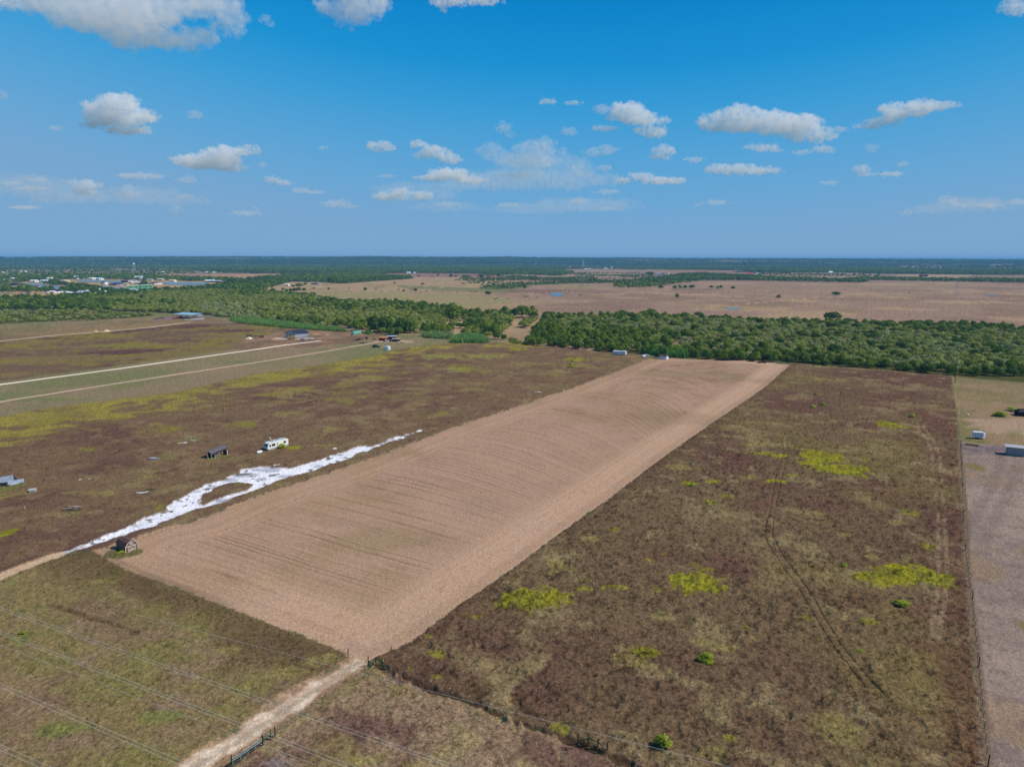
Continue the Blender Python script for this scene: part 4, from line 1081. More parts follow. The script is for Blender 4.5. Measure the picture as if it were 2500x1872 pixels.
# ---- belts and woods of the far country
def far_trees():
    r = np.random.default_rng(9)
    st = 11.5
    gx, gy = np.meshgrid(np.arange(-4700, 4700, st), np.arange(900, 6200, st))
    gx = gx.ravel() + r.uniform(-.48, .48, gx.size) * st; gy = gy.ravel() + r.uniform(-.48, .48, gy.size) * st
    d = np.hypot(gx, gy)
    k = (np.abs(gx) < gy * .78 + 60) & (d < 6200); gx, gy, d = gx[k], gy[k], d[k]
    k = r.uniform(0, 1, len(gx)) < np.interp(d, [900, 2500, 6200], [1, 1, .45]); gx, gy, d = gx[k], gy[k], d[k]
    m = np.ones(len(gx), bool)
    s = sdf(PAST, gx, gy, 200); w2 = sdf(W2, gx, gy, 200)
    m &= (s < 0) | (w2 > 0)
    for p in (TANF, WOOD_L, WOOD_R): m &= sdf(p, gx, gy, 100) < 0
    tw = sdf(TOWN, gx, gy, 100)
    m &= (tw < 0)
    for l in LAKES: m &= sdf(l, gx, gy, 30) < -6
    for poly in ([(2190, 671), (2364, 672), (2364, 676), (2190, 675)], [(2420, 651), (2560, 651), (2560, 654), (2420, 654)],
                 [(2180, 652), (2300, 652), (2300, 655), (2200, 655)], [(1480, 644), (2100, 644), (2050, 648), (1500, 648)]):
        m &= sdf(poly, gx, gy, 100) < 0
    n1000 = fbm(gx, gy, 1400, 5, 7); f4 = fbm(gx, gy, 400, 3, 8)
    far1 = sm(0.02, 0.2, n1000 + 0.35 * f4) * sm(1500, 3500, d)
    m &= r.uniform(0, 1, len(gx)) > far1 * .95
    m &= (fbm(gx, gy, 70, 3, 331) + r.uniform(-.6, .6, len(gx))) > -.75
    m &= ~((d < 1500) & (tw < -150) & (s < -1) & (gx < -300) & False)
    # scattered brush on the middle pastures
    br = (sdf([(1140, 672), (1500, 668), (1860, 672), (1860, 680), (1663, 672), (1500, 692), (1400, 694), (1280, 690), (1150, 697), (1100, 690)], gx, gy, 100) > 0) & (fbm(gx, gy, 120, 4, 341) + r.uniform(-.35, .35, len(gx)) > .22)
    br2 = (sdf([(1190, 697), (1290, 690), (1400, 688), (1400, 691), (1290, 698), (1250, 706), (1170, 706)], gx, gy, 100) > 0) & (r.uniform(0, 1, len(gx)) < .5)
    br3 = (sdf([(900, 673), (1000, 673), (1010, 681), (900, 686), (880, 684)], gx, gy, 100) > 0)
    br4 = (sdf([(1780, 664), (2000, 669), (2150, 671), (2150, 676), (1900, 675)], gx, gy, 100) > 0) & (r.uniform(0, 1, len(gx)) < .25)
    br5 = dline([(1376, 668), (1440, 667), (1500, 668), (1560, 667)], gx, gy) < 14
    m |= br | br2 | br3 | br4 | br5
    # groves between the houses of the suburb
    tr = np.zeros(len(gx), bool)
    for p in ([(0, 702), (20, 699), (22, 708), (40, 711), (40, 714), (0, 714)], [(46, 703), (88, 704), (95, 714), (48, 714)], [(96, 706), (126, 705), (124, 713), (98, 713)],
              [(150, 704), (208, 704), (236, 712), (232, 718), (150, 714)], [(110, 692.5), (175, 696), (240, 703), (236, 706), (170, 699), (112, 695)], [(233, 706), (300, 712), (345, 722), (233, 718)],
              [(0, 678), (200, 674), (330, 674), (330, 677), (100, 681), (0, 682)], [(354, 678), (420, 680), (500, 684), (600, 686), (640, 684), (640, 692), (600, 692), (550, 687), (470, 687), (354, 683)],
              [(480, 706), (560, 694), (640, 690), (700, 690), (640, 712), (560, 712)], [(120, 689), (138, 686), (142, 692), (124, 692)], [(340, 694), (352, 692), (356, 697), (344, 698)],
              [(380, 709), (470, 706), (480, 712), (390, 714)]):
        tr |= sdf(p, gx, gy, 60) > -2
    for l in LAKES: tr &= sdf(l, gx, gy, 30) < -3
    for cx, cy in ((-1, -1),): pass
    m |= (tr & (r.uniform(0, 1, len(gx)) < .9))
    gx, gy, d = gx[m], gy[m], d[m]
    u = r.uniform(0, 1, len(gx)); n = fbm(gx, gy, 160, 3, 351)
    kind = np.where(u < sm(-.6, .5, n) * .85, 0, np.where(u < .9, 1, 2))
    inb = (sdf([(1500, 690), (1600, 684), (1700, 690), (1620, 700), (1500, 703)], gx, gy, 100) > 0)
    kind = np.where(inb & (u > .25), 2, kind)
    sc = r.uniform(.6, 1.1, len(gx)) * np.interp(d, [900, 2500, 6200], [.85, 1.05, 1.5])
    # brush in the open is low
    low = (sdf(PAST, gx, gy, 200) > 0) & (sdf(W2, gx, gy, 200) < 0)
    sc = np.where(low, sc * .55, sc)
    # the wooded rise that closes the view
    hx, hy = np.meshgrid(np.arange(-7000, 7000, 30.), np.arange(4500, 9300, 30.))
    hx = hx.ravel() + r.uniform(-14, 14, hx.size); hy = hy.ravel() + r.uniform(-14, 14, hy.size)
    hd = np.hypot(hx, hy); k = (np.abs(hx) < hy * .78) & (hd > 6150) & (hd < 9150)
    k &= (fbm(hx * .35, hy, 420, 4, 361) + r.uniform(-.25, .25, len(hx))) > .02
    hx, hy, hd = hx[k], hy[k], hd[k]
    ri = np.clip(np.searchsorted(GR, hd), 0, len(GR) - 1); ti = np.clip(np.searchsorted(GTH, np.arctan2(hx, hy)), 0, len(GTH) - 1)
    hz = GZ[ri, ti] - 1.0
    zz = np.concatenate([np.zeros(len(gx)), hz]); gx = np.concatenate([gx, hx]); gy = np.concatenate([gy, hy])
    kind = np.concatenate([kind, np.zeros(len(hx), int)]); sc = np.concatenate([sc, r.uniform(1.4, 2.6, len(hx))])
    pr = [joined(k_, i, far=True) for k_ in ('oak', 'elm', 'mesq') for i in range(3)]
    o = gn_scatter('far_woodland', np.stack([gx, gy], 1), kind * 3 + r.integers(0, 3, len(gx)), sc, pr, 6, zz=zz)
    tag(o, kind='stuff'); print('far trees', len(gx))
far_trees()
# ------------------------------------------------------------------ building kit
def mp(v, u=1250):
    x, y = G(u, v); return math.sqrt(float(y) ** 2 + H * H) / FPX
def MAT(name, rgb, rough=.7, spec=.3, var=.1, sc=2.5, metal=0, _c={}):
    if name not in _c: _c[name] = simple(name, rgb, rough, spec, var, sc, metal)
    return _c[name]
def shapes(bm, L):
    for s in L:
        k = s[0]
        if k == 'box':
            _, cx, cy, cz, sx, sy, sz = s[:7]; rz = s[7] if len(s) > 7 else 0
            M = Matrix.Translation((cx, cy, cz)) @ Matrix.Rotation(math.radians(rz), 4, 'Z')
            if len(s) > 8: M = M @ Matrix.Rotation(math.radians(s[8]), 4, 'X')
            if len(s) > 9: M = M @ Matrix.Rotation(math.radians(s[9]), 4, 'Y')
            bmesh.ops.create_cube(bm, size=1, matrix=M @ Matrix.Diagonal((sx, sy, sz, 1)))
        elif k == 'tube':
            tube_bm(bm, s[1], s[2], s[3], s[4] if len(s) > 4 else s[3], s[5] if len(s) > 5 else 8)
        elif k == 'poly':
            vs = [bm.verts.new(p) for p in s[1]]
            for f in s[2]: bm.faces.new([vs[i] for i in f])
        elif k == 'prism':      # outline in the x-z plane pushed from y0 to y1
            pts, y0, y1 = s[1:4]
            a = [bm.verts.new((x, y0, z)) for x, z in pts]; b = [bm.verts.new((x, y1, z)) for x, z in pts]
            n = len(pts)
            bm.faces.new(a); bm.faces.new(list(reversed(b)))
            for i in range(n): bm.faces.new((a[(i + 1) % n], a[i], b[i], b[(i + 1) % n]))
        elif k == 'xprism':     # outline in the y-z plane pushed from x0 to x1
            pts, x0, x1 = s[1:4]
            a = [bm.verts.new((x0, y, z)) for y, z in pts]; b = [bm.verts.new((x1, y, z)) for y, z in pts]
            n = len(pts)
            bm.faces.new(a); bm.faces.new(list(reversed(b)))
            for i in range(n): bm.faces.new((a[(i + 1) % n], a[i], b[i], b[(i + 1) % n]))
        elif k == 'sph':
            _, cx, cy, cz, sx, sy, sz = s[:7]
            bmesh.ops.create_icosphere(bm, subdivisions=2, radius=1, matrix=Matrix.Translation((cx, cy, cz)) @ Matrix.Diagonal((sx, sy, sz, 1)))
def part(name, parent, m, *L, bevel=0, label=None):
    bm = bmesh.new(); shapes(bm, L)
    bmesh.ops.recalc_face_normals(bm, faces=bm.faces)
    me = bpy.data.meshes.new(name); bm.to_mesh(me); bm.free(); me.materials.append(m)
    o = bpy.data.objects.new(name, me); COL.objects.link(o)
    if parent is not None: o.parent = parent
    if bevel:
        b = o.modifiers.new('edges', 'BEVEL'); b.width = bevel; b.segments = 2
    if label: o['label'] = label
    return o
def thing(name, label, cat, u=None, v=None, rot=0, group=None, z=0, at=None):
    o = bpy.data.objects.new(name, None); COL.objects.link(o)
    o.location = P3(u, v, z) if at is None else at
    o.rotation_euler = (0, 0, math.radians(rot)); o.empty_display_size = .5
    return tag(o, label, cat, group)
def ang(p, q):
    a, b = P3(*p), P3(*q); return math.degrees(math.atan2(b.y - a.y, b.x - a.x))
def copy_tree(o, parent=None):
    c = o.copy(); COL.objects.link(c); c.parent = parent
    for ch in list(o.children): copy_tree(ch, c)
    return c
WHITE = MAT('white_paint', (232, 232, 230), .5, .4, .04)
GREYM = MAT('galvanised', (166, 168, 172), .7, .2, .08, 1.5)
DARKM = MAT('dark_metal', (40, 42, 48), .6, .4, .2)
GLASS = MAT('dark_glass', (26, 32, 38), .1, .8, .05)
WOODM = MAT('weathered_wood', (150, 128, 108), .95, .1, .25, 5)
WOODD = MAT('dark_wood', (84, 66, 56), .95, .1, .25, 5)
RUST = MAT('rusty_steel', (104, 62, 48), .85, .3, .25, 5)
GREENP = MAT('green_paint', (22, 66, 48), .5, .4, .1)
TYRE = MAT('tyre_rubber', (22, 22, 24), .9, .2, .1)

# ------------------------------------------------------------------ barn shaped garden shed
def barn_shed():
    o = thing('barn_shed', 'brown barn shaped shed with white trim at the near corner of the mown strip', 'shed', 307.3, 1351.4, ang((307.3, 1351.4), (338, 1341.5)))
    W, Dp, He, Hr = 2.75, 4.3, 1.5, 2.75          # x along the front, y to the back
    prof = [(0, 0), (W, 0), (W, He), (W * .8, He + .82), (W / 2, Hr - .05), (W * .2, He + .82), (0, He)]
    wall = MAT('shed_wall', (124, 100, 84), .9, .1, .15, 4); roof = MAT('shed_shingle', (104, 76, 72), .9, .1, .25, 3)
    trim = MAT('shed_trim', (226, 212, 200), .7, .2, .05)
    part('wall', o, wall, ('prism', prof, 0, Dp))
    rp = [(-.14, He - .06), (W * .2 - .06, He + .86), (W / 2, Hr + .03), (W * .8 + .06, He + .86), (W + .14, He - .06), (W + .1, He - .12), (W * .8, He + .80), (W / 2, Hr - .03), (W * .2, He + .80), (-.1, He - .12)]
    r = part('roof', o, roof, ('prism', rp, -.12, Dp + .1))
    part('roof_vent', r, DARKM, ('box', W * .38, Dp * .45, Hr - .12, .06, 1.0, .1, 0, 0, -30))
    tr = []
    def bar(x0, z0, x1, z1, w=.09, y=-.16):
        L = math.hypot(x1 - x0, z1 - z0); a = math.degrees(math.atan2(z1 - z0, x1 - x0))
        tr.append(('box', (x0 + x1) / 2, y, (z0 + z1) / 2, L + w * .4, .05, w, 0, 0, -a))
    bar(0, 0, 0, He); bar(W, 0, W, He); bar(0, He, W, He, y=-.03)
    bar(-.1, He - .06, W * .2, He + .82); bar(W * .2, He + .82, W / 2, Hr); bar(W / 2, Hr, W * .8, He + .82); bar(W * .8, He + .82, W + .1, He - .06)
    part('trim', o, trim, *[(t[0], t[1], -.16 if i > 2 else -.035) + t[3:] for i, t in enumerate(tr)], ('box', .02, Dp + .03, He / 2, .09, .05, He))
    for k, x0 in enumerate((W * .22, W * .51)):
        w = W * .27
        d = part('door', o, MAT('shed_door', (134, 110, 96), .9, .1, .12, 4), ('box', x0 + w / 2, -.03, .72, w, .05, 1.36))
        f = []
        for a_, b_, c_, e_ in ((x0, .04, x0, 1.4), (x0 + w, .04, x0 + w, 1.4), (x0, 1.38, x0 + w, 1.38), (x0, .66, x0 + w, .66), (x0, .05, x0 + w, .05), (x0, .05, x0 + w, .66), (x0, .66, x0 + w, .05)):
            L = math.hypot(c_ - a_, e_ - b_); an = math.degrees(math.atan2(e_ - b_, c_ - a_))
            f.append(('box', (a_ + c_) / 2, -.075, (b_ + e_) / 2, L, .04, .08 if len(f) < 5 else .05, 0, 0, -an))
        part('door_frame', d, trim, *f)
    wx, wz = W / 2, He + .55
    wdw = part('loft_window', o, MAT('shed_louvre', (90, 78, 70), .9, .1, .1), ('box', wx, -.03, wz, .62, .05, .34))
    part('window_frame', wdw, trim, ('box', wx, -.07, wz + .19, .74, .05, .07), ('box', wx, -.07, wz - .19, .74, .05, .07), ('box', wx - .33, -.07, wz, .07, .05, .4), ('box', wx + .33, -.07, wz, .07, .05, .4),
         ('box', wx, -.07, wz, .7, .03, .04, 0, 0, 28), ('box', wx, -.072, wz, .7, .03, .04, 0, 0, -28))
    part('door_canopy', o, DARKM, ('box', wx, -.12, He - .1, .22, .14, .18))
barn_shed()

# ------------------------------------------------------------------ motorhome among the weeds
def motorhome():
    a = ang((654, 1101), (703.6, 1088.5))
    o = thing('motorhome', 'long white motorhome parked in the weeds left of the mown strip', 'motorhome', 654, 1101, a, z=.15)
    L, W, Hh = 8.6, 2.5, 2.75
    paint = MAT('motorhome_paint', (236, 232, 224), .4, .5, .05)
    prof = [(.35, .35), (0, .6), (0, 1.35), (.55, 2.35), (1.1, 2.72), (L - .4, Hh), (L, Hh - .25), (L, .55), (L - .3, .35)]
    part('body', o, paint, ('prism', prof, 0, W), bevel=.07)
    part('skirt', o, MAT('motorhome_skirt', (170, 174, 190), .5, .4, .06), ('box', L / 2, W / 2, .25, L - .9, W - .1, .5))
    part('stripe', o, MAT('motorhome_stripe', (150, 158, 180), .5, .4, .05), ('box', L / 2 + .3, -.012, .72, L - 1.1, .02, .12), ('box', L / 2 + .3, -.012, .52, L - 1.1, .02, .07))
    part('windscreen', o, MAT('motorhome_glass', (40, 92, 112), .1, .8, .1), ('poly', [(-.02, .18, 1.36), (-.02, W - .18, 1.36), (.5, W - .25, 2.3), (.5, .25, 2.3)], [(0, 1, 2, 3)]))
    for x0, x1, z0, z1 in ((.75, 1.35, 1.35, 2.0), (1.75, 3.1, 1.4, 2.1), (6.6, 7.5, 1.5, 2.15)):
        w = part('window', o, GLASS, ('box', (x0 + x1) / 2, -.012, (z0 + z1) / 2, x1 - x0, .03, z1 - z0))
        part('frame', w, MAT('window_rim', (120, 104, 92), .6, .3, .05), ('box', (x0 + x1) / 2, -.014, z1 + .03, x1 - x0 + .1, .05, .06), ('box', (x0 + x1) / 2, -.014, z0 - .03, x1 - x0 + .1, .05, .06))
    part('door', o, MAT('motorhome_door', (58, 56, 66), .5, .4, .05), ('box', 4.0, -.012, 1.72, .26, .03, .85))
    for x, y, sx, sy in ((3.3, 1.3, .9, .8), (4.6, .7, .5, .5), (5.9, 1.4, 1.0, .8), (7.3, .8, .6, .6)):
        part('roof_vent', o, MAT('vent_grey', (188, 196, 204), .6, .3, .1), ('box', x, y, Hh + .12, sx, sy, .26), bevel=.04)
    part('roof_panel', o, MAT('roof_membrane', (160, 178, 190), .8, .2, .15), ('box', 5.2, W / 2, Hh + .012, 6.2, W - .5, .03))
    part('raised_hatch', o, paint, ('box', 2.6, 1.9, Hh + .75, .16, .5, 1.7, 0, 10, -28))
    part('bumper', o, MAT('bumper_blue', (40, 44, 92), .6, .3, .1), ('box', -.12, W * .75, .45, .3, .9, .35))
    part('wheel', o, TYRE, ('tube', (6.9, -.02, .22), (6.9, .25, .22), .4, .4, 16))
motorhome()
def tank_box():
    o = thing('propane_tank', 'small white tank standing in front of the motorhome nose', 'tank', 633.5, 1107, 50, z=.1)
    part('shell', o, WHITE, ('tube', (-.75, 0, .55), (.75, 0, .55), .45, .45, 14), ('sph', .75, 0, .55, .3, .45, .45), ('sph', -.75, 0, .55, .3, .45, .45))
    part('stand', o, GREYM, ('box', -.4, 0, .12, .12, .7, .3), ('box', .4, 0, .12, .12, .7, .3))
    part('cap', o, GREYM, ('tube', (0, 0, .98), (0, 0, 1.14), .12, .12, 8))
tank_box()

# ------------------------------------------------------------------ leaning timber lean-to with junk
def lean_to():
    a = ang((520, 1122), (557, 1113))
    o = thing('lean_to', 'collapsing timber lean-to full of junk between the motorhome and roofing sheets', 'lean-to', 518, 1121, a); o.scale = (.84, .84, 1.12)
    L, W = 6.6, 3.4
    part('roof', o, MAT('tin_roof_old', (104, 98, 104), .85, .15, .25, 1.2),
         ('poly', [(-.4, -.2, 1.75), (L + .2, -.2, 2.55), (L + .1, W * .5, 3.0), (-.6, W * .5, 2.35), (-.7, W + .2, 2.2), (L - .2, W + .2, 2.8), (-.4, -.2, 1.68), (L + .2, -.2, 2.48)], [(0, 1, 2, 3), (3, 2, 5, 4), (6, 7, 1, 0)]))
    part('fascia', o, MAT('tin_front', (70, 56, 62), .8, .3, .3, 3), ('poly', [(-.42, -.22, 1.7), (.9, -.24, 1.1), (1.2, -.22, 1.95), (L * .3, -.22, 1.95), (L * .3, -.22, 1.5), (L + .2, -.22, 2.1), (L + .2, -.22, 2.52)], [(0, 1, 2, 3, 4, 5, 6)]))
    for x, y, dx, dz in ((-.3, 0, .25, 1.7), (1.2, -.1, .3, 1.75), (L, 0, .05, 2.3), (-1.5, .6, .25, 1.5), (-.2, W, .1, 2.1), (L - .2, W, 0, 2.7), (3.4, -.05, 0, 2.0)):
        part('post', o, MAT('bleached_post', (214, 200, 184), .9, .1, .15), ('tube', (x + dx, y, 0), (x, y, dz), .08, .08, 6))
    part('brace', o, WOODM, ('tube', (-.3, -.1, 1.7), (1.2, -.15, 1.2), .07), ('tube', (2.2, -.2, .35), (3.6, -.2, 1.2), .08), ('tube', (-.6, .6, 1.1), (1.0, .6, 1.25), .06))
    rj = random.Random(4)
    for nm, m, bx in (('side_boards', WOODM, [(1.6 + rj.random() * 3.2, .05 + rj.random() * .3, .3 + rj.random() * 1.2, .15 + rj.random() * .5, .06, .5 + rj.random() * .9) for _ in range(12)]),
                      ('stored_junk', MAT('junk_blue', (120, 132, 168), .7, .3, .3, 3), [(1.5 + rj.random() * 4.6, .4 + rj.random() * 1.5, .3 + rj.random() * .8, .2 + rj.random() * .5, .3, .2 + rj.random() * .5) for _ in range(9)]),
                      ('back_wall', WOODD, [(L / 2, W, 1.1, L - .6, .06, 2.0), (L - .3, 1.2, 1.0, .06, 2.4, 1.8)])):
        part(nm, o, m, *[('box',) + b + ((rj.uniform(-15, 15), 0, rj.uniform(-20, 20)) if nm != 'back_wall' else ()) for b in bx])
    part('corner_pipe', o, WHITE, ('tube', (L + .1, -.2, 0), (L + .05, -.2, 1.5), .12, .12, 8), ('tube', (L + .1, -.2, .1), (L + .9, -.3, .05), .07, .07, 6))
lean_to()

def wreck():
    o = thing('fallen_metal_shed', 'fallen blue grey sheet metal shed at the left edge of the weedy field', 'shed', 22, 1186, 20); o.scale = (1, 1, 1.3)
    tin = MAT('tin_blue', (150, 160, 178), .6, .25, .22, 1.5)
    part('wall_panel', o, tin, ('poly', [(-2.6, .8, .5), (.9, 1.6, .7), (.8, 2.0, 2.1), (-2.4, 1.6, 1.9), (-2.6, .84, .45), (.9, 1.64, .65)], [(0, 1, 2, 3), (4, 5, 2, 3)]), label='upright crumpled panel')
    part('wall_panel', o, tin, ('poly', [(-1.2, -.4, .2), (3.6, .9, .35), (3.4, 1.7, 1.1), (1.2, 1.2, 1.0), (-1.8, .7, 1.0)], [(0, 1, 2, 3, 4)]), label='slumped long panel')
    part('wall_panel', o, tin, ('poly', [(.3, -.6, .1), (2.2, -.1, .1), (2.1, .5, .6), (.4, .2, .7)], [(0, 1, 2, 3)]))
    part('dark_interior', o, DARKM, ('box', -1.6, -.1, .45, 2.6, 1.3, .8, 10), ('box', -.2, -.9, .2, 1.2, .5, .4, 30), ('poly', [(.9, 1.6, .7), (1.9, 2.2, .6), (.85, 2.0, 2.1)], [(0, 1, 2)]))
    part('post', o, WOODM, ('tube', (.8, 2.0, 0), (.75, 2.0, 3.0), .06)); part('post', o, WOODM, ('tube', (-2.5, 1.6, 0), (-2.5, 1.6, 2.3), .06))
    part('barrel', o, WHITE, ('tube', (-3.3, .7, .1), (-3.3, .7, 1.0), .3, .3, 12))
wreck()
def dog_house():
    o = thing('dog_house', 'small box shelter with grey lid and cream side below the fallen metal shed', 'dog house', 75, 1204, 25)
    part('wall', o, MAT('cream_board', (222, 202, 184), .8, .2, .06), ('box', .45, 0, .45, 1.5, .08, .7), ('box', .45, 1.2, .45, 1.5, .08, .7), ('box', 1.2, .6, .45, .08, 1.2, .7), ('box', -.3, .6, .75, .08, 1.2, .12))
    part('roof', o, GREYM, ('box', .4, .6, .9, 1.9, 1.6, .08, 0, 8))
    part('floor', o, DARKM, ('box', .45, .6, .12, 1.4, 1.1, .06))
dog_house()
def planks(name, label, cat, u, v, n, L, mt, seed, spread=1.0, hgt=.6, sz=(.22, .05), rot0=None, part_name='plank', group=None):
    r = random.Random(seed)
    o = thing(name, label, cat, u, v, 0, group)
    for k in range(n):
        m = mt[k % len(mt)]
        rz = r.uniform(0, 180) if rot0 is None else rot0 + r.uniform(-14, 14)
        part(part_name, o, m, ('box', r.uniform(-1, 1) * spread * 1.4, r.uniform(-1, 1) * spread, .28 + hgt * (k / n) + r.uniform(0, .08), L * r.uniform(.5, 1), sz[0] * r.uniform(.6, 1.5), sz[1], rz, r.uniform(-9, 9), r.uniform(-9, 9)))
    return o
PW = [WOODM, MAT('grey_board', (172, 160, 156), .95, .1, .2, 4), WOODD]
planks('lumber_pile', 'heap of weathered grey planks in the burgundy weeds left of the brown shed', 'lumber pile', 175, 1247, 30, 3.1, PW, 1, 1.0, .8, (.24, .05), 20)
planks('roofing_sheet_stack', 'low stack of grey roofing sheets on bright grass left of the lean-to', 'roofing sheets', 372, 1122, 7, 3.6, [MAT('sheet_slate', (98, 108, 138), .5, .4, .2), GREYM, WOODM], 2, .8, .2, (1.2, .04), 12, 'roofing_sheet')
planks('plank_heap', 'thin heap of bleached planks beside a weed clump above the white track', 'planks', 350, 1206, 6, 3.2, [PW[1], WHITE], 3, .5, .15, (.2, .05), 35)
planks('scrap_heap', 'scattered white scraps left of the plank heap', 'scrap', 206, 1173, 4, 1.1, [WHITE], 4, 1.2, .05, (.3, .05), None, 'scrap_piece')
planks('board_scatter', 'white and yellow boards lying on green weeds above the lean-to', 'boards', 446, 1083, 5, 2.2, [WHITE, MAT('yellow_board', (196, 186, 80), .8, .2, .1)], 5, .8, .05, (.5, .05), 8, 'board')
planks('tin_sheets', 'two pale tin sheets lying right of the white and yellow boards', 'sheet metal', 471, 1077, 2, 2.6, [GREYM], 6, .4, .05, (.9, .04), 5, 'tin_sheet')
planks('torn_tarp', 'torn white tarp scrap on the weeds beside the white gravel pad', 'tarp', 676, 1137, 4, 1.6, [WHITE], 7, .5, .1, (.5, .03), None, 'tarp_piece')
planks('bent_sheet', 'bent white sheet lying right of the motorhome', 'sheet', 817, 1097, 2, 1.8, [WHITE], 8, .3, .15, (.7, .04), None, 'sheet_piece')
planks('brush_pile', 'dark brush pile of sticks right of the plank heap', 'brush pile', 372, 1199, 14, 1.8, [WOODD], 9, .8, .45, (.07, .07), None, 'stick')
planks('pallet_board', 'single white board lying in the far weeds left of the strip', 'board', 1314, 959, 2, 3.0, [WHITE], 10, .3, .05, (.7, .05), 3, 'board_piece')
planks('timber_heap', 'fallen pale timber frame near the small box shelter', 'timber frame', 82, 1217, 4, 2.6, [WOODM], 12, .7, .02, (.08, .08), None, 'rail')

# ------------------------------------------------------------------ right-hand plots
def horse_trailer():
    o = thing('horse_trailer', 'white three window horse trailer by the right fence', 'trailer', 2376, 1071, ang((2376, 1071), (2400, 1072.5)))
    L, W, Hh = 3.2, 1.9, 2.5
    p = MAT('trailer_white', (222, 226, 234), .35, .5, .03)
    part('body', o, p, ('box', L / 2, W / 2, .4 + (Hh - .4) / 2, L, W, Hh - .4), bevel=.06)
    part('nose', o, p, ('poly', [(L, 0, .5), (L, W, .5), (L + .9, W * .72, .5), (L + .9, W * .28, .5), (L, 0, Hh), (L, W, Hh), (L + .8, W * .7, Hh - .15), (L + .8, W * .3, Hh - .15)],
         [(0, 3, 2, 1), (4, 5, 6, 7), (0, 4, 7, 3), (3, 7, 6, 2), (2, 6, 5, 1)]))
    part('roof', o, p, ('box', L / 2, W / 2, Hh + .04, L + .06, W + .1, .1), bevel=.03)
    for x in (.55, 1.4, 2.5): part('window', o, GLASS, ('box', x, -.012, 1.75, .4, .03, .28))
    d = part('door', o, MAT('trailer_door', (200, 206, 216), .4, .5, .03), ('box', 2.5, -.01, 1.0, .75, .02, 1.1))
    part('stripe', o, DARKM, ('box', 2.2, -.012, 1.32, 3.8, .015, .05))
    part('fender', o, GREYM, ('tube', (.55, -.12, .62), (1.85, -.12, .62), .08), ('tube', (.55, -.12, .62), (.3, -.12, .35), .07), ('tube', (1.85, -.12, .62), (2.1, -.12, .35), .07))
    for x in (.75, 1.6): part('wheel', o, TYRE, ('tube', (x, -.16, .34), (x, .1, .34), .34, .34, 16))
    part('hitch', o, DARKM, ('tube', (L + .8, W / 2, .45), (L + 1.8, W / 2, .42), .05))
horse_trailer()
def loafing_shed():
    o = thing('loafing_shed', 'grey sheet metal livestock shelter cut by the right edge of the view', 'shelter', 2458, 1110.5, ang((2458, 1110.5), (2492, 1114)))
    part('wall', o, MAT('shelter_wall', (150, 148, 150), .9, .1, .08), ('box', 2.6, .03, 1.45, 5.2, .06, 2.9), ('box', .03, 1.5, 1.45, .06, 3.0, 2.9), ('box', 5.2, 1.5, 1.45, .06, 3.0, 2.9))
    part('roof', o, MAT('shelter_roof', (168, 168, 176), .8, .2, .08), ('box', 3.2, 1.4, 3.02, 7.6, 3.6, .07, 0, 3))
    part('fascia', o, MAT('shelter_fascia', (150, 134, 110), .8, .2, .1), ('box', 4.8, -.42, 2.85, 3.6, .05, .16))
    for x in (6.6,): part('post', o, WOODM, ('tube', (x, -.3, 0), (x, -.3, 2.9), .08)); part('post', o, WOODM, ('tube', (x, 3.0, 0), (x, 3.0, 3.0), .08))
loafing_shed()
def stock_panels():
    o = thing('stock_panels', 'rusty pipe livestock panels lying flat beside the right fence', 'livestock panels', 2356, 1084, -32)
    for k in range(2):
        part('pipe_panel', o, RUST, *[('tube', (k * .5, -.9 * j * .35, .18 + k * .12 + .03 * j), (3.6 + k * .6, -.9 * j * .35 - .1, .18 + k * .12 + .03 * j), .06) for j in range(7)], ('tube', (k * .5, .1, .2), (k * .5, -2.0, .35), .06), ('tube', (3.6 + k * .6, 0, .2), (3.6 + k * .6, -2.1, .35), .06))
stock_panels()
def dark_barn():
    o = thing('dark_shed', 'black roofed shed cut by the right edge beside green brush', 'shed', 2488, 1016, -8)
    part('wall', o, MAT('black_wall', (30, 28, 30), .9, .1, .1), ('box', 3.0, 2.0, .9, 6, 4, 1.8))
    part('roof', o, MAT('black_roof', (38, 36, 40), .8, .2, .1), ('poly', [(-.4, -.3, 1.8), (6.4, -.3, 1.8), (6.4, 4.3, 1.8), (-.4, 4.3, 1.8), (.8, 2, 3.0), (5.4, 2, 3.0)], [(0, 1, 5, 4), (1, 2, 5), (2, 3, 4, 5), (3, 0, 4)]))
dark_barn()
for i, (u, v) in enumerate(((2342, 1012), (2363, 1013), (2446, 1013))):
    planks('feed_sack', ('white feed sack nearest the right fence', 'white feed sack second from the right fence', 'white sack on the green brush near the right edge')[i], 'sack', u, v, 2, 1.0, [WHITE], 20 + i, .3, .05, (.5, .25), None, 'sack_cloth', 'white sacks on the right pasture')

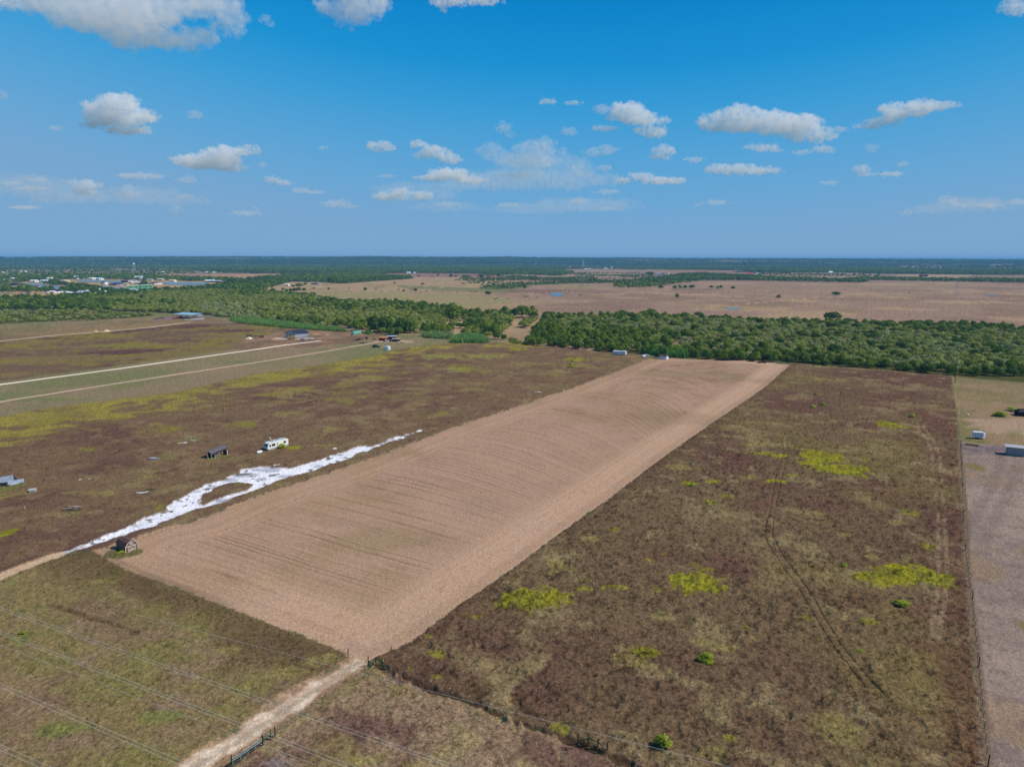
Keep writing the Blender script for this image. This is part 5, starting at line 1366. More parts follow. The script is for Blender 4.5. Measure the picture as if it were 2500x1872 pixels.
# ------------------------------------------------------------------ fences
def fence(name, label, pts, step, posts=(), wires=4, h=1.35, tpost=True, wm=None, every=0):
    P = [P3(*p) for p in pts]
    o = thing(name, label, 'fence', at=P[0])
    o0 = P[0]
    segs = [(P[i], P[i + 1]) for i in range(len(P) - 1)]
    tm = MAT('t_post_green', (44, 58, 50), .8, .3, .1); cm = WHITE
    pm = None
    k = 0
    for a, b in segs:
        L = (b - a).length; n = max(1, int(L / step))
        for i in range(n + (1 if (a, b) == segs[-1] else 0)):
            p = a.lerp(b, i / n) - o0
            if k % 9 == every % 9 and every:
                w = part('wood_post', o, MAT('fence_post_dark', (60, 48, 42), .9, .1, .15), ('tube', tuple(p - Vector((0, 0, .1))), tuple(p + Vector((.03, 0, h + .55))), .09, .08, 7))
            else:
                if pm is None:
                    q = part('post', o, tm, ('box', 0, 0, h / 2, .06, .06, h)); pm = q.data
                    c = part('post_cap', q, cm, ('box', 0, 0, h + .06, .09, .09, .16)); cmesh = c.data
                    q.location = p
                else:
                    q = bpy.data.objects.new('post', pm); COL.objects.link(q); q.parent = o; q.location = p
                    c = bpy.data.objects.new('post_cap', cmesh); COL.objects.link(c); c.parent = q
            k += 1
    W_ = []
    for a, b in segs:
        for j in range(wires):
            z = .3 + (h - .35) * j / max(1, wires - 1)
            W_.append(('tube', tuple(a - o0 + Vector((0, 0, z))), tuple(b - o0 + Vector((0, 0, z))), .006, .006, 4))
    part('wire', o, MAT('fence_wire', (110, 108, 104), .5, .5, .05), *W_)
    return o
fence('boundary_fence', 'long wire fence with white capped posts between the brown field and bare pasture', [(2345, 1078), (2354, 1396 - 60), (2372, 1450), (2412, 1872), (2418, 1950)], 2.9, every=4, h=1.3)
fence('field_fence', 'wire fence with white capped posts running down right from the green corner posts', [(936, 1632), (1052, 1682), (1250, 1760), (1411, 1816)], 3.6, h=1.35)
fence('lower_field_fence', 'wire fence with white capped posts right of the lower green brace', [(1482, 1838), (1560, 1866), (1640, 1900)], 3.6, h=1.35)
fence('road_fence', 'wire fence with white capped posts along the right side of the access road', [(902, 1636), (864, 1668), (787, 1718), (704, 1776), (662, 1806)], 3.3, h=1.25)
fence('cross_fence', 'low wire fence running right from the stock panels to the shelter', [(2350, 1077), (2400, 1082.5), (2457, 1089)], 3.5, h=1.2)
def brace(name, label, posts, rails, h=1.7):
    o = thing(name, label, 'fence corner', at=P3(*posts[0]))
    o0 = P3(*posts[0]); Q = [P3(*p) - o0 for p in posts]
    for p in Q: part('post', o, GREENP, ('tube', (p.x, p.y, 0), (p.x, p.y, h), .09, .09, 8))
    for i, j, z0, z1 in rails: part('rail', o, GREENP, ('tube', (Q[i].x, Q[i].y, z0), (Q[j].x, Q[j].y, z1), .06, .06, 6))
brace('corner_brace', 'dark green pipe corner brace right of the end of the access road', [(902, 1636), (918, 1625.5), (934, 1633), (948, 1645)], [(0, 1, 1.1, 1.2), (1, 2, 1.2, 1.2), (2, 3, 1.2, .1), (0, 1, .4, 1.1)])
brace('middle_brace', 'dark green pipe brace midway along the bottom field fence', [(1411, 1816), (1436, 1822), (1460, 1829), (1482, 1838)], [(0, 1, .3, 1.3), (1, 2, 1.3, 1.2), (2, 3, 1.2, .2)])
brace('gate_brace', 'dark green pipe brace above the tube gate on the access road', [(642, 1821), (661, 1807), (672, 1800)], [(0, 1, .9, 1.0), (1, 2, 1.0, .3)])
def tube_gate():
    a, b = P3(642, 1821), P3(569, 1872)
    o = thing('tube_gate', 'green tube gate standing along the edge of the access road', 'gate', at=a)
    d = b - a; tops = []
    part('top_rail', o, MAT('gate_tube', (150, 160, 156), .6, .3, .1), ('tube', (0, 0, 1.25), (d.x, d.y, 1.25), .045), ('tube', (0, 0, .95), (d.x, d.y, .95), .045))
    part('mesh_panel', o, MAT('gate_panel', (24, 44, 52), .6, .3, .1), ('tube', (0, 0, .7), (d.x, d.y, .7), .03), ('tube', (0, 0, .45), (d.x, d.y, .45), .03), ('tube', (0, 0, .2), (d.x, d.y, .2), .03), ('tube', (0, 0, 1.1), (d.x, d.y, 1.1), .05))
    for i in range(5):
        p = d * (i / 4); part('upright', o, MAT('gate_upright', (120, 170, 150), .4, .5, .1), ('tube', (p.x, p.y, .1), (p.x, p.y, 1.28), .04))
    part('hinge_post', o, GREENP, ('tube', (0, 0, 0), (0, 0, 1.9), .09)); part('latch_post', o, GREENP, ('tube', (d.x * 1.03, d.y * 1.03, 0), (d.x * 1.03, d.y * 1.03, 1.9), .09))
tube_gate()
for (u, v, h, lab, m) in ((899, 1627, 1.9, 'brown wooden post where the access road meets the mown strip', WOODD), (850, 1600, 1.4, 'brown wooden post left of the access road end', WOODD),
                       (204, 1352, 1.5, 'leaning brown post beside the white track left of the shed', RUST), (590, 1080, 2.0, 'pale stake standing right of the lean-to', WOODM), (61, 1244, 1.1, 'white stake in the burgundy weeds at the left', WHITE)):
    o = thing('post', lab, 'post', u, v); part('shaft', o, m, ('tube', (0, 0, -.1), (.05, 0, h), .09 if m is not WHITE else .04, .08 if m is not WHITE else .04, 7))
    part('footing', o, WOODD, ('tube', (0, 0, -.05), (0, 0, .12), .14, .12, 8))
# ------------------------------------------------------------------ vehicles
def car(name, label, u, v, rot, col, kind='car', L=4.5, cat='car', s=1.0):
    o = thing(name, label, cat, u, v, rot); o.scale = (s, s, s)
    p = MAT('car_paint_%d_%d_%d' % col, col, .3, .6, .03)
    W = 1.8; h = {'car': 1.45, 'suv': 1.75, 'pickup': 1.8}[kind]
    if kind == 'pickup': pr = [(0, .45), (0, 1.0), (L * .42, 1.02), (L * .44, h), (L * .66, h), (L * .76, 1.05), (L, .95), (L, .45)]
    elif kind == 'suv': pr = [(0, .45), (.02, 1.05), (.25, h - .1), (.5, h), (L * .62, h), (L * .76, 1.05), (L * .97, .95), (L, .45)]
    else: pr = [(0, .4), (.02, .9), (L * .17, .95), (L * .3, h), (L * .58, h), (L * .74, .95), (L * .97, .8), (L, .4)]
    part('body', o, p, ('prism', pr, 0, W), bevel=.08)
    x0, x1 = (L * .46, L * .68) if kind == 'pickup' else (L * .2 if kind == 'car' else .4, L * .68)
    part('window', o, GLASS, ('box', (x0 + x1) / 2, -.012, h - .28, (x1 - x0) * .8, .03, .32)); part('window', o, GLASS, ('box', (x0 + x1) / 2, W + .012, h - .28, (x1 - x0) * .8, .03, .32))
    part('windscreen', o, GLASS, ('poly', [(L * (.745), .15, 1.02), (L * .745, W - .15, 1.02), (L * .64, W - .2, h - .04), (L * .64, .2, h - .04)], [(0, 1, 2, 3)]))
    for x in (.2 * L, .8 * L):
        for y in (-.02, W - .2): part('wheel', o, TYRE, ('tube', (x, y, .34), (x, y + .22, .34), .34, .34, 14))
    return o
car('parked_suv', 'dark sport utility car parked left of the small white shed', 908.5, 849, 0, (34, 40, 50), 'suv', 4.8, s=1.2)
car('parked_pickup', 'white pickup facing us right of the travel trailer', 1567, 871, -92, (226, 230, 236), 'pickup', 5.2, 'pickup')
car('parked_car', 'white car parked between the white pickup and the white shed', 1572, 870.5, 8, (230, 234, 238), 'car', 4.6)
car('parked_car', 'white car parked at the right corner of the grey metal building', 751, 829.5, 12, (228, 234, 240), 'car', 4.6)
car('parked_car', 'small silver car parked in front of the timber scaffold', 733, 831, -10, (150, 172, 190), 'car', 4.2)
car('red_truck', 'red truck parked at the left end of the open canopy', 420.5, 779, 25, (168, 34, 50), 'pickup', 6.2, 'truck', 1.25)
car('dark_truck', 'dark truck under the left end of the open canopy', 429, 776.5, 15, (52, 52, 66), 'pickup', 6.0, 'truck', 1.2)
car('white_truck', 'white truck parked at the right end of the open canopy', 482, 773, 20, (226, 232, 238), 'suv', 5.4, 'truck', 1.15)
car('dark_utility_truck', 'black truck parked under the trees at the far right corner of the strip', 1850, 886.5, -6, (24, 24, 26), 'pickup', 5.6, 'truck')
def travel_trailer():
    o = thing('travel_trailer', 'white travel trailer below the dark trees left of the mown strip end', 'travel trailer', 1495.5, 866.5, ang((1495.5, 866.5), (1528, 868.5)))
    L, W, h = 9.2, 2.5, 3.0
    p = MAT('camper_white', (222, 226, 234), .4, .5, .04)
    part('body', o, p, ('box', L / 2, W / 2, .55 + (h - .55) / 2, L, W, h - .55), bevel=.1)
    part('slide_out', o, MAT('camper_slide', (206, 210, 222), .4, .5, .04), ('box', 2.2, -.3, 1.6, 3.2, .6, 1.7))
    for x, y in ((1.3, -.62), (2.9, -.62), (4.3, -.012), (7.3, -.012)): part('window', o, GLASS, ('box', x, y, 1.95, .95 if x != 4.3 else .4, .03, .6))
    part('door', o, WHITE, ('box', 5.3, -.012, 1.5, .7, .03, 1.7))
    part('end_cap', o, WHITE, ('box', L + .05, W / 2, 1.8, .12, W - .2, 2.0))
    for x in (1.0, 3.0, 7.8): part('roof_vent', o, WHITE, ('box', x, W / 2, h + .15, .8, .7, .3))
    for x in (5.6, 6.5): part('wheel', o, TYRE, ('tube', (x, -.05, .36), (x, .2, .36), .36, .36, 14))
    part('hitch', o, DARKM, ('tube', (L, W / 2, .5), (L + 1.2, W / 2, .5), .06))
travel_trailer()
# ------------------------------------------------------------------ sheds and farm buildings
def gable_shed(name, label, cat, a, b, depth, he, hr, wc, rc, ridge='x', door=True, windows=1, over=.25, group=None):
    "a, b: survey points of the near wall"
    A, B = P3(*a), P3(*b); L = (B - A).length
    o = thing(name, label, cat, at=A, rot=math.degrees(math.atan2(B.y - A.y, B.x - A.x)), group=group)
    wm = MAT('wall_%d_%d_%d' % wc, wc, .7, .3, .06); rm = MAT('roof_%d_%d_%d' % rc, rc, .5, .4, .08)
    t = .08
    if ridge == 'x':
        part('wall', o, wm, ('xprism', [(0, 0), (depth, 0), (depth, he), (depth / 2, hr), (0, he)], 0, L))
        s = (hr - he) / (depth / 2); k = over
        part('roof', o, rm, ('xprism', [(-k, he - s * k + .02), (depth / 2, hr + .02), (depth + k, he - s * k + .02), (depth + k, he - s * k + t + .02), (depth / 2, hr + t + .03), (-k, he - s * k + t + .02)], -over, L + over))
    else:
        part('wall', o, wm, ('prism', [(0, 0), (L, 0), (L, he), (L / 2, hr), (0, he)], 0, depth))
        s = (hr - he) / (L / 2); k = over
        part('roof', o, rm, ('prism', [(-k, he - s * k + .02), (L / 2, hr + .02), (L + k, he - s * k + .02), (L + k, he - s * k + t + .02), (L / 2, hr + t + .03), (-k, he - s * k + t + .02)], -over, depth + over))
    if door: part('door', o, GLASS if door == 'dark' else WOODD, ('box', L * .28, -.012, min(1.05, he * .45), min(1.1, L * .2), .03, min(2.1, he * .85)))
    for i in range(windows):
        part('window', o, GLASS, ('box', L * (.55 + .3 * i / max(1, windows - 1) if windows > 1 else .7), -.012, he * .62, min(1.0, L * .14), .03, he * .26))
    return o
gable_shed('white_shed', 'white shed with brown roof at the far end of the mown strip', 'shed', (1609.5, 876), (1626.5, 878), 2.6, 1.9, 2.9, (226, 230, 240), (116, 84, 82), windows=0, door=False)
planks('ramp_boards', 'reddish boards lying left of the white shed with brown roof', 'boards', 1605, 877, 3, 2.4, [RUST], 30, .5, .02, (.5, .06), 5, 'board')
def box_shed():
    A, B, C = P3(947, 855), P3(958.5, 852.5), P3(938.5, 852)
    a = (B - A); L = a.length
    o = thing('storage_cube', 'small flat topped white shed right of the dark parked car', 'shed', at=A, rot=math.degrees(math.atan2(a.y, a.x)))
    Dp = 2.9; h = 2.5; L = 3.6
    part('wall', o, MAT('cube_white', (228, 230, 234), .5, .4, .03), ('box', L / 2, Dp / 2, h / 2, L, Dp, h), bevel=.03)
    part('roof', o, MAT('cube_roof', (214, 226, 236), .4, .4, .03), ('box', L / 2, Dp / 2, h + .06, L + .15, Dp + .15, .1))
    part('door', o, MAT('cube_door', (150, 136, 128), .7, .3, .1), ('box', .9, -.02, 1.0, 1.0, .04, 1.9))
    part('leaning_ladder', o, WHITE, ('tube', (2.0, -.5, 0), (2.2, -.05, 1.9), .05), ('tube', (2.5, -.5, 0), (2.7, -.05, 1.9), .05), *[('tube', (2.02 + .03 * i, -.45 + .07 * i, .3 + .28 * i), (2.55 + .03 * i, -.45 + .07 * i, .3 + .28 * i), .04) for i in range(6)])
box_shed()
def metal_building():
    A = P3(721, 826); B = P3(753.5, 823.5); C = P3(697.4, 824.5)
    d = (B - A); L = d.length; an = math.degrees(math.atan2(d.y, d.x))
    e = C - A; Dp = e.length
    o = thing('metal_building', 'grey metal building with navy roof at the end of the white lane', 'building', at=A, rot=an)
    # plan as a parallelogram straightened: y axis is the gable depth
    R = Matrix.Rotation(-math.radians(an), 3, 'Z'); el = R @ e
    ux, uy = el.x / Dp, el.y / Dp
    W = min(Dp, 11.5); he, hr = 4.3, 6.4
    def q(s, t, z): return (s + ux * t, uy * t, z)
    wm = MAT('building_grey', (150, 158, 170), .6, .4, .05); rm = MAT('navy_roof', (38, 50, 72), .5, .4, .06)
    L = min(L, 15)
    part('wall', o, wm, ('poly', [q(0, 0, 0), q(L, 0, 0), q(L, W, 0), q(0, W, 0), q(0, 0, he), q(L, 0, he), q(L, W, he), q(0, W, he), q(0, W / 2, hr), q(L, W / 2, hr)],
         [(0, 1, 5, 4), (1, 2, 6, 9, 5), (2, 3, 7, 6), (3, 0, 4, 8, 7)]))
    part('roof', o, rm, ('poly', [q(-.4, -.6, he - .15), q(L + .4, -.6, he - .15), q(L + .4, W / 2, hr + .12), q(-.4, W / 2, hr + .12), q(-.4, W + 2.4, he - .5), q(L + .4, W + 2.4, he - .5),
         q(-.4, -.6, he - .3), q(L + .4, -.6, he - .3)], [(0, 1, 2, 3), (3, 2, 5, 4), (6, 7, 1, 0)]))
    part('base_trim', o, rm, ('poly', [q(0, -.03, .05), q(L, -.03, .05), q(L, -.03, .4), q(0, -.03, .4)], [(0, 1, 2, 3)]))
    part('doorway', o, GLASS, ('poly', [q(-.03, W * .3, 0), q(-.03, W * .62, 0), q(-.03, W * .62, 2.5), q(-.03, W * .3, 2.5)], [(0, 1, 2, 3)]))
    part('window', o, GLASS, ('poly', [q(L * .86, -.04, .9), q(L * .92, -.04, .9), q(L * .92, -.04, 1.9), q(L * .86, -.04, 1.9)], [(0, 1, 2, 3)]))
    s = thing('timber_scaffold', 'pale timber scaffold in front of the grey metal building', 'scaffold', 705, 829, an)
    fm = MAT('new_timber', (196, 170, 110), .8, .2, .15)
    for x in (0, 2.2, 4.4, 6.6): part('post', s, fm, ('tube', (x, 0, 0), (x, 0, 2.6), .1), ('tube', (x, 2, 0), (x, 2, 2.8), .1))
    part('deck_frame', s, fm, ('box', 3.3, 0, 2.5, 7, .12, .18), ('box', 3.3, 2, 2.5, 7, .12, .18), ('box', 3.3, 1, 1.3, 7, 1.8, .08))
    part('stacked_goods', s, DARKM, ('box', 1.5, 1.6, .6, 2.2, 1.2, 1.1), ('box', 4.9, 1.5, .5, 1.6, 1.1, .9))
metal_building()
def tractor():
    o = thing('tractor', 'red wheeled tractor on the bare yard left of the grey metal building', 'tractor', 640, 824, 200, z=0)
    part('engine', o, MAT('tractor_dark', (70, 34, 38), .6, .4, .15), ('box', 1.2, 0, 1.0, 1.9, .7, .7), ('box', -.2, 0, 1.0, 1.0, .9, .6), bevel=.05)
    part('seat', o, DARKM, ('box', -.5, 0, 1.5, .5, .5, .15), ('box', -.7, 0, 1.75, .1, .5, .45))
    part('canopy', o, RUST, ('box', -.3, 0, 2.35, 1.4, 1.2, .08), ('tube', (-.8, -.5, 1), (-.8, -.5, 2.35), .04), ('tube', (-.8, .5, 1), (-.8, .5, 2.35), .04))
    for x, y, r in ((-.5, -.8, .85), (-.5, .8, .85), (1.7, -.6, .5), (1.7, .6, .5)):
        w = part('wheel', o, TYRE, ('tube', (x, y - .15, r), (x, y + .15, r), r, r, 18)); part('rim', w, MAT('red_rim', (150, 50, 54), .5, .4, .1), ('tube', (x, y - .18, r), (x, y + .18, r), r * .55, r * .55, 12))
    o2 = thing('mower_deck', 'dark mower implement hitched left of the tractor', 'implement', 627, 821.5, 8)
    part('frame', o2, DARKM, ('box', 0, 0, .5, 3.0, 1.2, .3), ('tube', (1.4, 0, .6), (3.2, .2, .7), .08), ('box', -1.2, 0, .9, .2, 1.0, .8)); part('gauge_wheel', o2, TYRE, ('tube', (-1.5, -.7, .3), (-1.5, -.5, .3), .3, .3, 10))
    o3 = thing('utility_trailer', 'dark utility trailer behind the pale gravel heap', 'trailer', 609, 822, 0)
    part('bed', o3, DARKM, ('box', 0, 0, .8, 4.2, 1.9, .15), ('box', 0, -.95, 1.1, 4.2, .06, .5), ('box', 0, .95, 1.1, 4.2, .06, .5), ('box', -2.1, 0, 1.4, .08, 1.9, 1.1))
    for x in (-.5, .5): part('wheel', o3, TYRE, ('tube', (x, -1.1, .35), (x, -.9, .35), .35, .35, 12))
tractor()
def heap(name, label, u, v, wpx, h, rgb, cat='gravel heap'):
    r = wpx * mp(v) / 2
    bm = bmesh.new(); bmesh.ops.create_icosphere(bm, subdivisions=4, radius=1)
    for w_ in bm.verts:
        n_ = float(fbm(np.array([w_.co.x * 3 + u]), np.array([w_.co.y * 3 + v]), 1.2, 3, 77)[0])
        rr_ = math.hypot(w_.co.x, w_.co.y)
        w_.co = Vector((w_.co.x * r * (1 + .15 * n_), w_.co.y * r * .8 * (1 + .15 * n_), max(-.1, (1 - rr_) * h * (1 + .4 * n_)) if w_.co.z > 0 else -.1))
    me = bpy.data.meshes.new(name); bm.to_mesh(me); bm.free(); me.materials.append(MAT('heap_%d' % rgb[0], rgb, 1, 0, .12, 1.5))
    o = bpy.data.objects.new(name, me); COL.objects.link(o); o.location = P3(u, v)
    tag(o, label, cat)
heap('gravel_heap', 'pale gravel heap on the yard left of the tractor', 608, 827, 19, 1.7, (214, 202, 178))
heap('sand_heap', 'large pale sand heap beside the farthest lane', 260, 809, 19, 2.2, (226, 196, 166), 'sand heap')
heap('sand_heap', 'small tan sand heap left of the large pale one', 234, 810, 11, 1.9, (206, 160, 116), 'sand heap')
# open canopy with machinery
def canopy():
    o = thing('open_canopy', 'open sided canopy with a pale metal roof at the wood edge', 'canopy', 424, 777, ang((424, 777), (470, 779)))
    L = (P3(424, 777) - P3(470, 779)).length; W = 13; h = 5.2
    part('roof', o, MAT('canopy_roof', (150, 186, 208), .35, .5, .05), ('poly', [(-1, -.6, h - .4), (L, -.6, h - .7), (L + 2, W, h + .4), (1, W, h + .6), (-1, -.6, h - .6), (L, -.6, h - .9), (L + 2, W, h + .2), (1, W, h + .4)], [(0, 1, 2, 3), (7, 6, 5, 4), (0, 4, 5, 1), (1, 5, 6, 2), (2, 6, 7, 3), (3, 7, 4, 0)]))
    for i in range(6):
        x = .5 + (L - 1) * i / 5
        part('post', o, GREYM, ('tube', (x, 0, 0), (x, 0, h - .7), .12)); part('post', o, GREYM, ('tube', (x + 1.6, W - .5, 0), (x + 1.6, W - .5, h + .2), .12))
    part('beam', o, GREYM, ('tube', (0, 0, h - .75), (L, 0, h - .95), .12), ('tube', (1.6, W - .5, h + .1), (L + 1.6, W - .5, h), .12))
    s = thing('stored_machinery', 'row of dark machinery stored under the open canopy', 'machinery', 441, 775, 5)
    r = random.Random(8)
    for k in range(10): part('machine', s, (DARKM, MAT('mach_purple', (84, 66, 80), .7, .3, .2), GREYM, RUST)[k % 4], ('box', k * 1.7, r.uniform(0, 4), .8, r.uniform(.9, 1.8), 1.4, r.uniform(.9, 1.9), r.uniform(-30, 30)))
    w = thing('concrete_wall', 'low white concrete wall right of the canopy', 'wall', 455, 781, ang((455, 781), (498, 780)))
    Lw = (P3(455, 781) - P3(498, 780)).length
    part('slab', w, MAT('white_concrete', (226, 222, 214), .9, .1, .06), ('prism', [(0, 0), (Lw, 0), (Lw, 1.7), (Lw * .6, 1.5), (0, .5)], 0, .5)); part('apron', w, MAT('pale_concrete', (196, 188, 186), .9, .1, .06), ('box', Lw * .3, 4, .1, Lw * .9, 6, .12))
    for i, (u, v) in enumerate(((395, 777), (382, 779.5))):
        q = thing('scrap_trailer', ('dark flat trailer on the gravel left of the red truck', 'dark low trailer farther left of the red truck')[i], 'trailer', u, v, 10 * i)
        part('bed', q, DARKM, ('box', 0, 0, .7, 5.5, 2, .3), ('box', -2, 0, 1.0, .3, 1.8, .5)); part('wheel', q, TYRE, ('tube', (1, -1.1, .35), (1, 1.1, .35), .35, .35, 12))
canopy()
gable_shed('field_carport', 'low pale roofed shelter in the scrub left of the wood', 'shelter', (113.5, 754), (130.5, 754), 5, 1.9, 2.7, (70, 76, 92), (186, 204, 226), door=False, windows=0)
# shelters and junk at the end of the dirt lane
def junk_row():
    def tarp(name, label, u0, v0, u1, v1, dep, h, rgb, wrgb, slope=.3):
        A, B = P3(u0, v0), P3(u1, v1); L = (B - A).length
        o = thing(name, label, 'shelter', at=A, rot=math.degrees(math.atan2(B.y - A.y, B.x - A.x)))
        part('roof', o, MAT('tarp_%d_%d' % rgb[:2], rgb, .7, .2, .1), ('poly', [(-.2, -.2, h), (L + .2, -.2, h - .1), (L + .2, dep, h + slope), (-.2, dep, h + slope + .1), (-.2, -.2, h - .06), (L + .2, -.2, h - .16), (L + .2, dep, h + slope - .06), (-.2, dep, h + slope)], [(0, 1, 2, 3), (7, 6, 5, 4), (0, 4, 5, 1), (2, 6, 7, 3), (1, 5, 6, 2), (3, 7, 4, 0)]))
        part('side_sheet', o, MAT('sheet_%d_%d' % wrgb[:2], wrgb, .8, .2, .1), ('box', 0, dep / 2, h / 2, .06, dep, h - .1), ('box', L / 2, dep - .1, h / 2, L, .06, h))
        for x in (0.1, L - .1): part('post', o, WOODM, ('tube', (x, -.1, 0), (x, -.1, h - .1), .06))
        return o, L
    tarp('orange_shelter', 'orange sided open shelter at the end of the dirt lane', 924.5, 832, 943, 832.5, 4.5, 2.6, (196, 130, 78), (204, 96, 40))
    tarp('green_shelter', 'green tarp shelter with a pinkish roof right of the orange shelter', 957, 834.5, 976, 834.5, 4.0, 2.2, (172, 146, 128), (32, 88, 64))
    tarp('grey_shelter', 'grey tin shelter between the orange and green shelters', 944, 829, 966, 829, 4.5, 2.6, (160, 170, 184), (60, 66, 84))
    planks('junk_heap', 'black and white junk heap in front of the grey tin shelter', 'junk', 948, 833.5, 16, 2.6, [DARKM, WHITE, DARKM, MAT('junk_blue2', (70, 82, 120), .7, .3, .2)], 40, 2.4, 1.3, (.8, .5), None, 'junk_piece')
    planks('white_tarp', 'white tarp spread on the grass right of the green shelter', 'tarp', 981, 836, 5, 5.0, [WHITE], 41, 1.2, .4, (1.6, .05), 0, 'tarp_fold')
    for i, (u, v, rt, L, lab) in enumerate(((872, 831.5, -4, 6.0, 'nearest dark flatbed in the yard left of the orange shelter'), (878, 828, 2, 4.5, 'purplish flatbed behind the nearest dark one'), (886, 838, 14, 5.5, 'dark drawbar frame nearest the dirt lane'))):
        o = thing('flatbed', lab, 'flatbed', u, v, rt, 'flatbeds on the bare yard')
        part('deck', o, (DARKM, MAT('purple_deck', (90, 70, 84), .7, .3, .1), RUST)[i], ('box', 0, 0, .75, L, 2.0, .22)); part('drawbar', o, DARKM, ('tube', (L / 2, 0, .7), (L / 2 + 1.4, 0, .6), .08))
        for x in (-.5, .4): part('wheel', o, TYRE, ('tube', (x, -1.1, .36), (x, 1.1, .36), .36, .36, 12))
    o = thing('water_trough', 'dark box bin between the flatbeds and the orange shelter', 'bin', 895, 827, 0); part('bin', o, DARKM, ('box', 0, 0, .7, 1.8, 1.4, 1.4), ('box', -1.9, 0, .4, 2.2, .5, .2)); part('lid', o, RUST, ('box', 0, 0, 1.44, 1.9, 1.5, .08))
    o = thing('burn_barrel_frame', 'small dark frame just left of the orange shelter', 'frame', 914, 829.5, 10); part('frame', o, DARKM, ('box', 0, 0, .5, 2.6, 1.2, .5), ('box', -1, 0, 1.0, .4, 1.0, .7)); part('rim', o, RUST, ('box', 1.0, 0, .85, .9, .9, .2))
    o = thing('teal_container', 'long teal container behind the yard pole', 'container', 864, 817.5, ang((864, 817.5), (889, 812.5)))
    L = min((P3(864, 817.5) - P3(889, 812.5)).length, 13)
    t = MAT('teal_paint', (104, 176, 160), .5, .4, .08)
    part('body', o, t, ('box', L / 2, 1.2, 1.5, L, 2.4, 2.3)); part('roof', o, MAT('teal_light', (134, 200, 182), .5, .4, .06), ('box', L / 2, 1.2, 2.7, L + .1, 2.5, .1)); part('end_door', o, MAT('teal_end', (150, 214, 204), .5, .4, .06), ('box', -.04, 1.2, 1.5, .06, 2.2, 2.1))
    for x in (2, L - 2): part('skid', o, DARKM, ('box', x, 1.2, .18, .4, 2.2, .36))
junk_row()

# ------------------------------------------------------------------ poles, pylons, masts
def pole(label, u, v, h, rgb=(96, 82, 74), arm=True, can=False, group=None, r0=.16):
    o = thing('utility_pole', label, 'pole', u, v, 0, group)
    part('shaft', o, MAT('pole_%d' % rgb[0], rgb, .9, .1, .1), ('tube', (0, 0, -.2), (.1, 0, h), r0, r0 * .65, 8))
    if arm: part('crossarm', o, WOODD, ('box', .1, 0, h - .5, 2.2, .12, .14))
    if can: part('transformer', o, MAT('transformer', (196, 200, 208), .5, .4, .05), ('tube', (.42, -.1, h - 2.6), (.42, -.1, h - 1.5), .3, .3, 12))
pole('leaning utility pole with a grey transformer at the top corner of the brown field', 2331, 936, 10.5, (66, 58, 58), True, True)
pole('dark utility pole against the wood behind the transformer pole', 2330, 921, 10.0, (50, 44, 42), False)
pole('thin dark pole at the wood edge behind the brown field', 1940, 893, 9.5, (60, 54, 50), False)
pole('utility pole with a white box beside the teal container', 858, 822.5, 8.5, (92, 66, 56), False, True)
pole('dark pole right of the teal container', 903.5, 817.5, 8.0, (46, 42, 40), False)
pole('white pole at the wood edge left of the canopy', 357, 763, 8.5, (206, 204, 198), True)
pole('thin dark pole above the scrub on the left', 74.6, 752, 9, (60, 60, 60), False)
def pylon(label, u, v, hpx, wpx, group, name='lattice_pylon', col=(128, 128, 130), r=.09):
    m_ = mp(v); h = hpx * m_; b = wpx * m_ / 2
    o = thing(name, label, 'pylon', u, v, 20, group)
    mt = MAT('lattice_%d' % col[0], col, .5, .5, .05)
    def lv(t): return b * (1 - t) ** 1.3 + b * .12
    L = []; n = 8
    for i in range(n):
        z0, z1 = h * i / n, h * (i + 1) / n; a0, a1 = lv(i / n), lv((i + 1) / n)
        c0 = [(-a0, -a0, z0), (a0, -a0, z0), (a0, a0, z0), (-a0, a0, z0)]; c1 = [(-a1, -a1, z1), (a1, -a1, z1), (a1, a1, z1), (-a1, a1, z1)]
        for k in range(4):
            L += [('tube', c0[k], c1[k], r * 1.5, r * 1.5, 4), ('tube', c0[k], c1[(k + 1) % 4], r, r, 4), ('tube', c0[(k + 1) % 4], c1[k], r, r, 4), ('tube', c1[k], c1[(k + 1) % 4], r, r, 4)]
    part('tower', o, mt, *L)
    for t in (.7, .83, .95):
        part('crossarm', o, mt, ('tube', (-b * 1.1, 0, h * t), (b * 1.1, 0, h * t), r * 1.4, r * 1.4, 4), ('tube', (-b * 1.1, 0, h * t), (0, 0, h * (t + .04)), r, r, 4), ('tube', (b * 1.1, 0, h * t), (0, 0, h * (t + .04)), r, r, 4))
pylon('steel lattice pylon standing right of the pond in the pasture', 1419.5, 704.5, 37, 11, 'lattice pylons crossing the country')
pylon('faint lattice pylon beside the dry pond far right', 2334, 724, 36, 11, 'lattice pylons crossing the country', col=(160, 146, 140), r=.045)
pylon('far pale pylon straight behind the pasture pylon', 1424, 656, 21, 5, 'lattice pylons crossing the country', col=(180, 190, 200), r=.3)
pylon('far pale pylon left of the pasture pylon against the blue woods', 1308, 648, 13, 3.4, 'lattice pylons crossing the country', col=(190, 200, 208), r=.4)
for lab, u, v, h in (('white radio mast on the horizon right of the centre', 1613.5, 633, 6.5), ('white radio mast on the horizon far right', 2008.5, 636, 9)):
    o = thing('radio_mast', lab, 'mast', u, v + 3); d_ = mp(v + 3)
    part('shaft', o, MAT('mast_white', (232, 232, 232), .6, .3, .03), ('tube', (0, 0, 0), (0, 0, (h + 4) * d_), d_ * .5, d_ * .4, 6)); part('beacon', o, RUST, ('sph', 0, 0, (h + 4) * d_, d_ * .5, d_ * .5, d_ * .5))
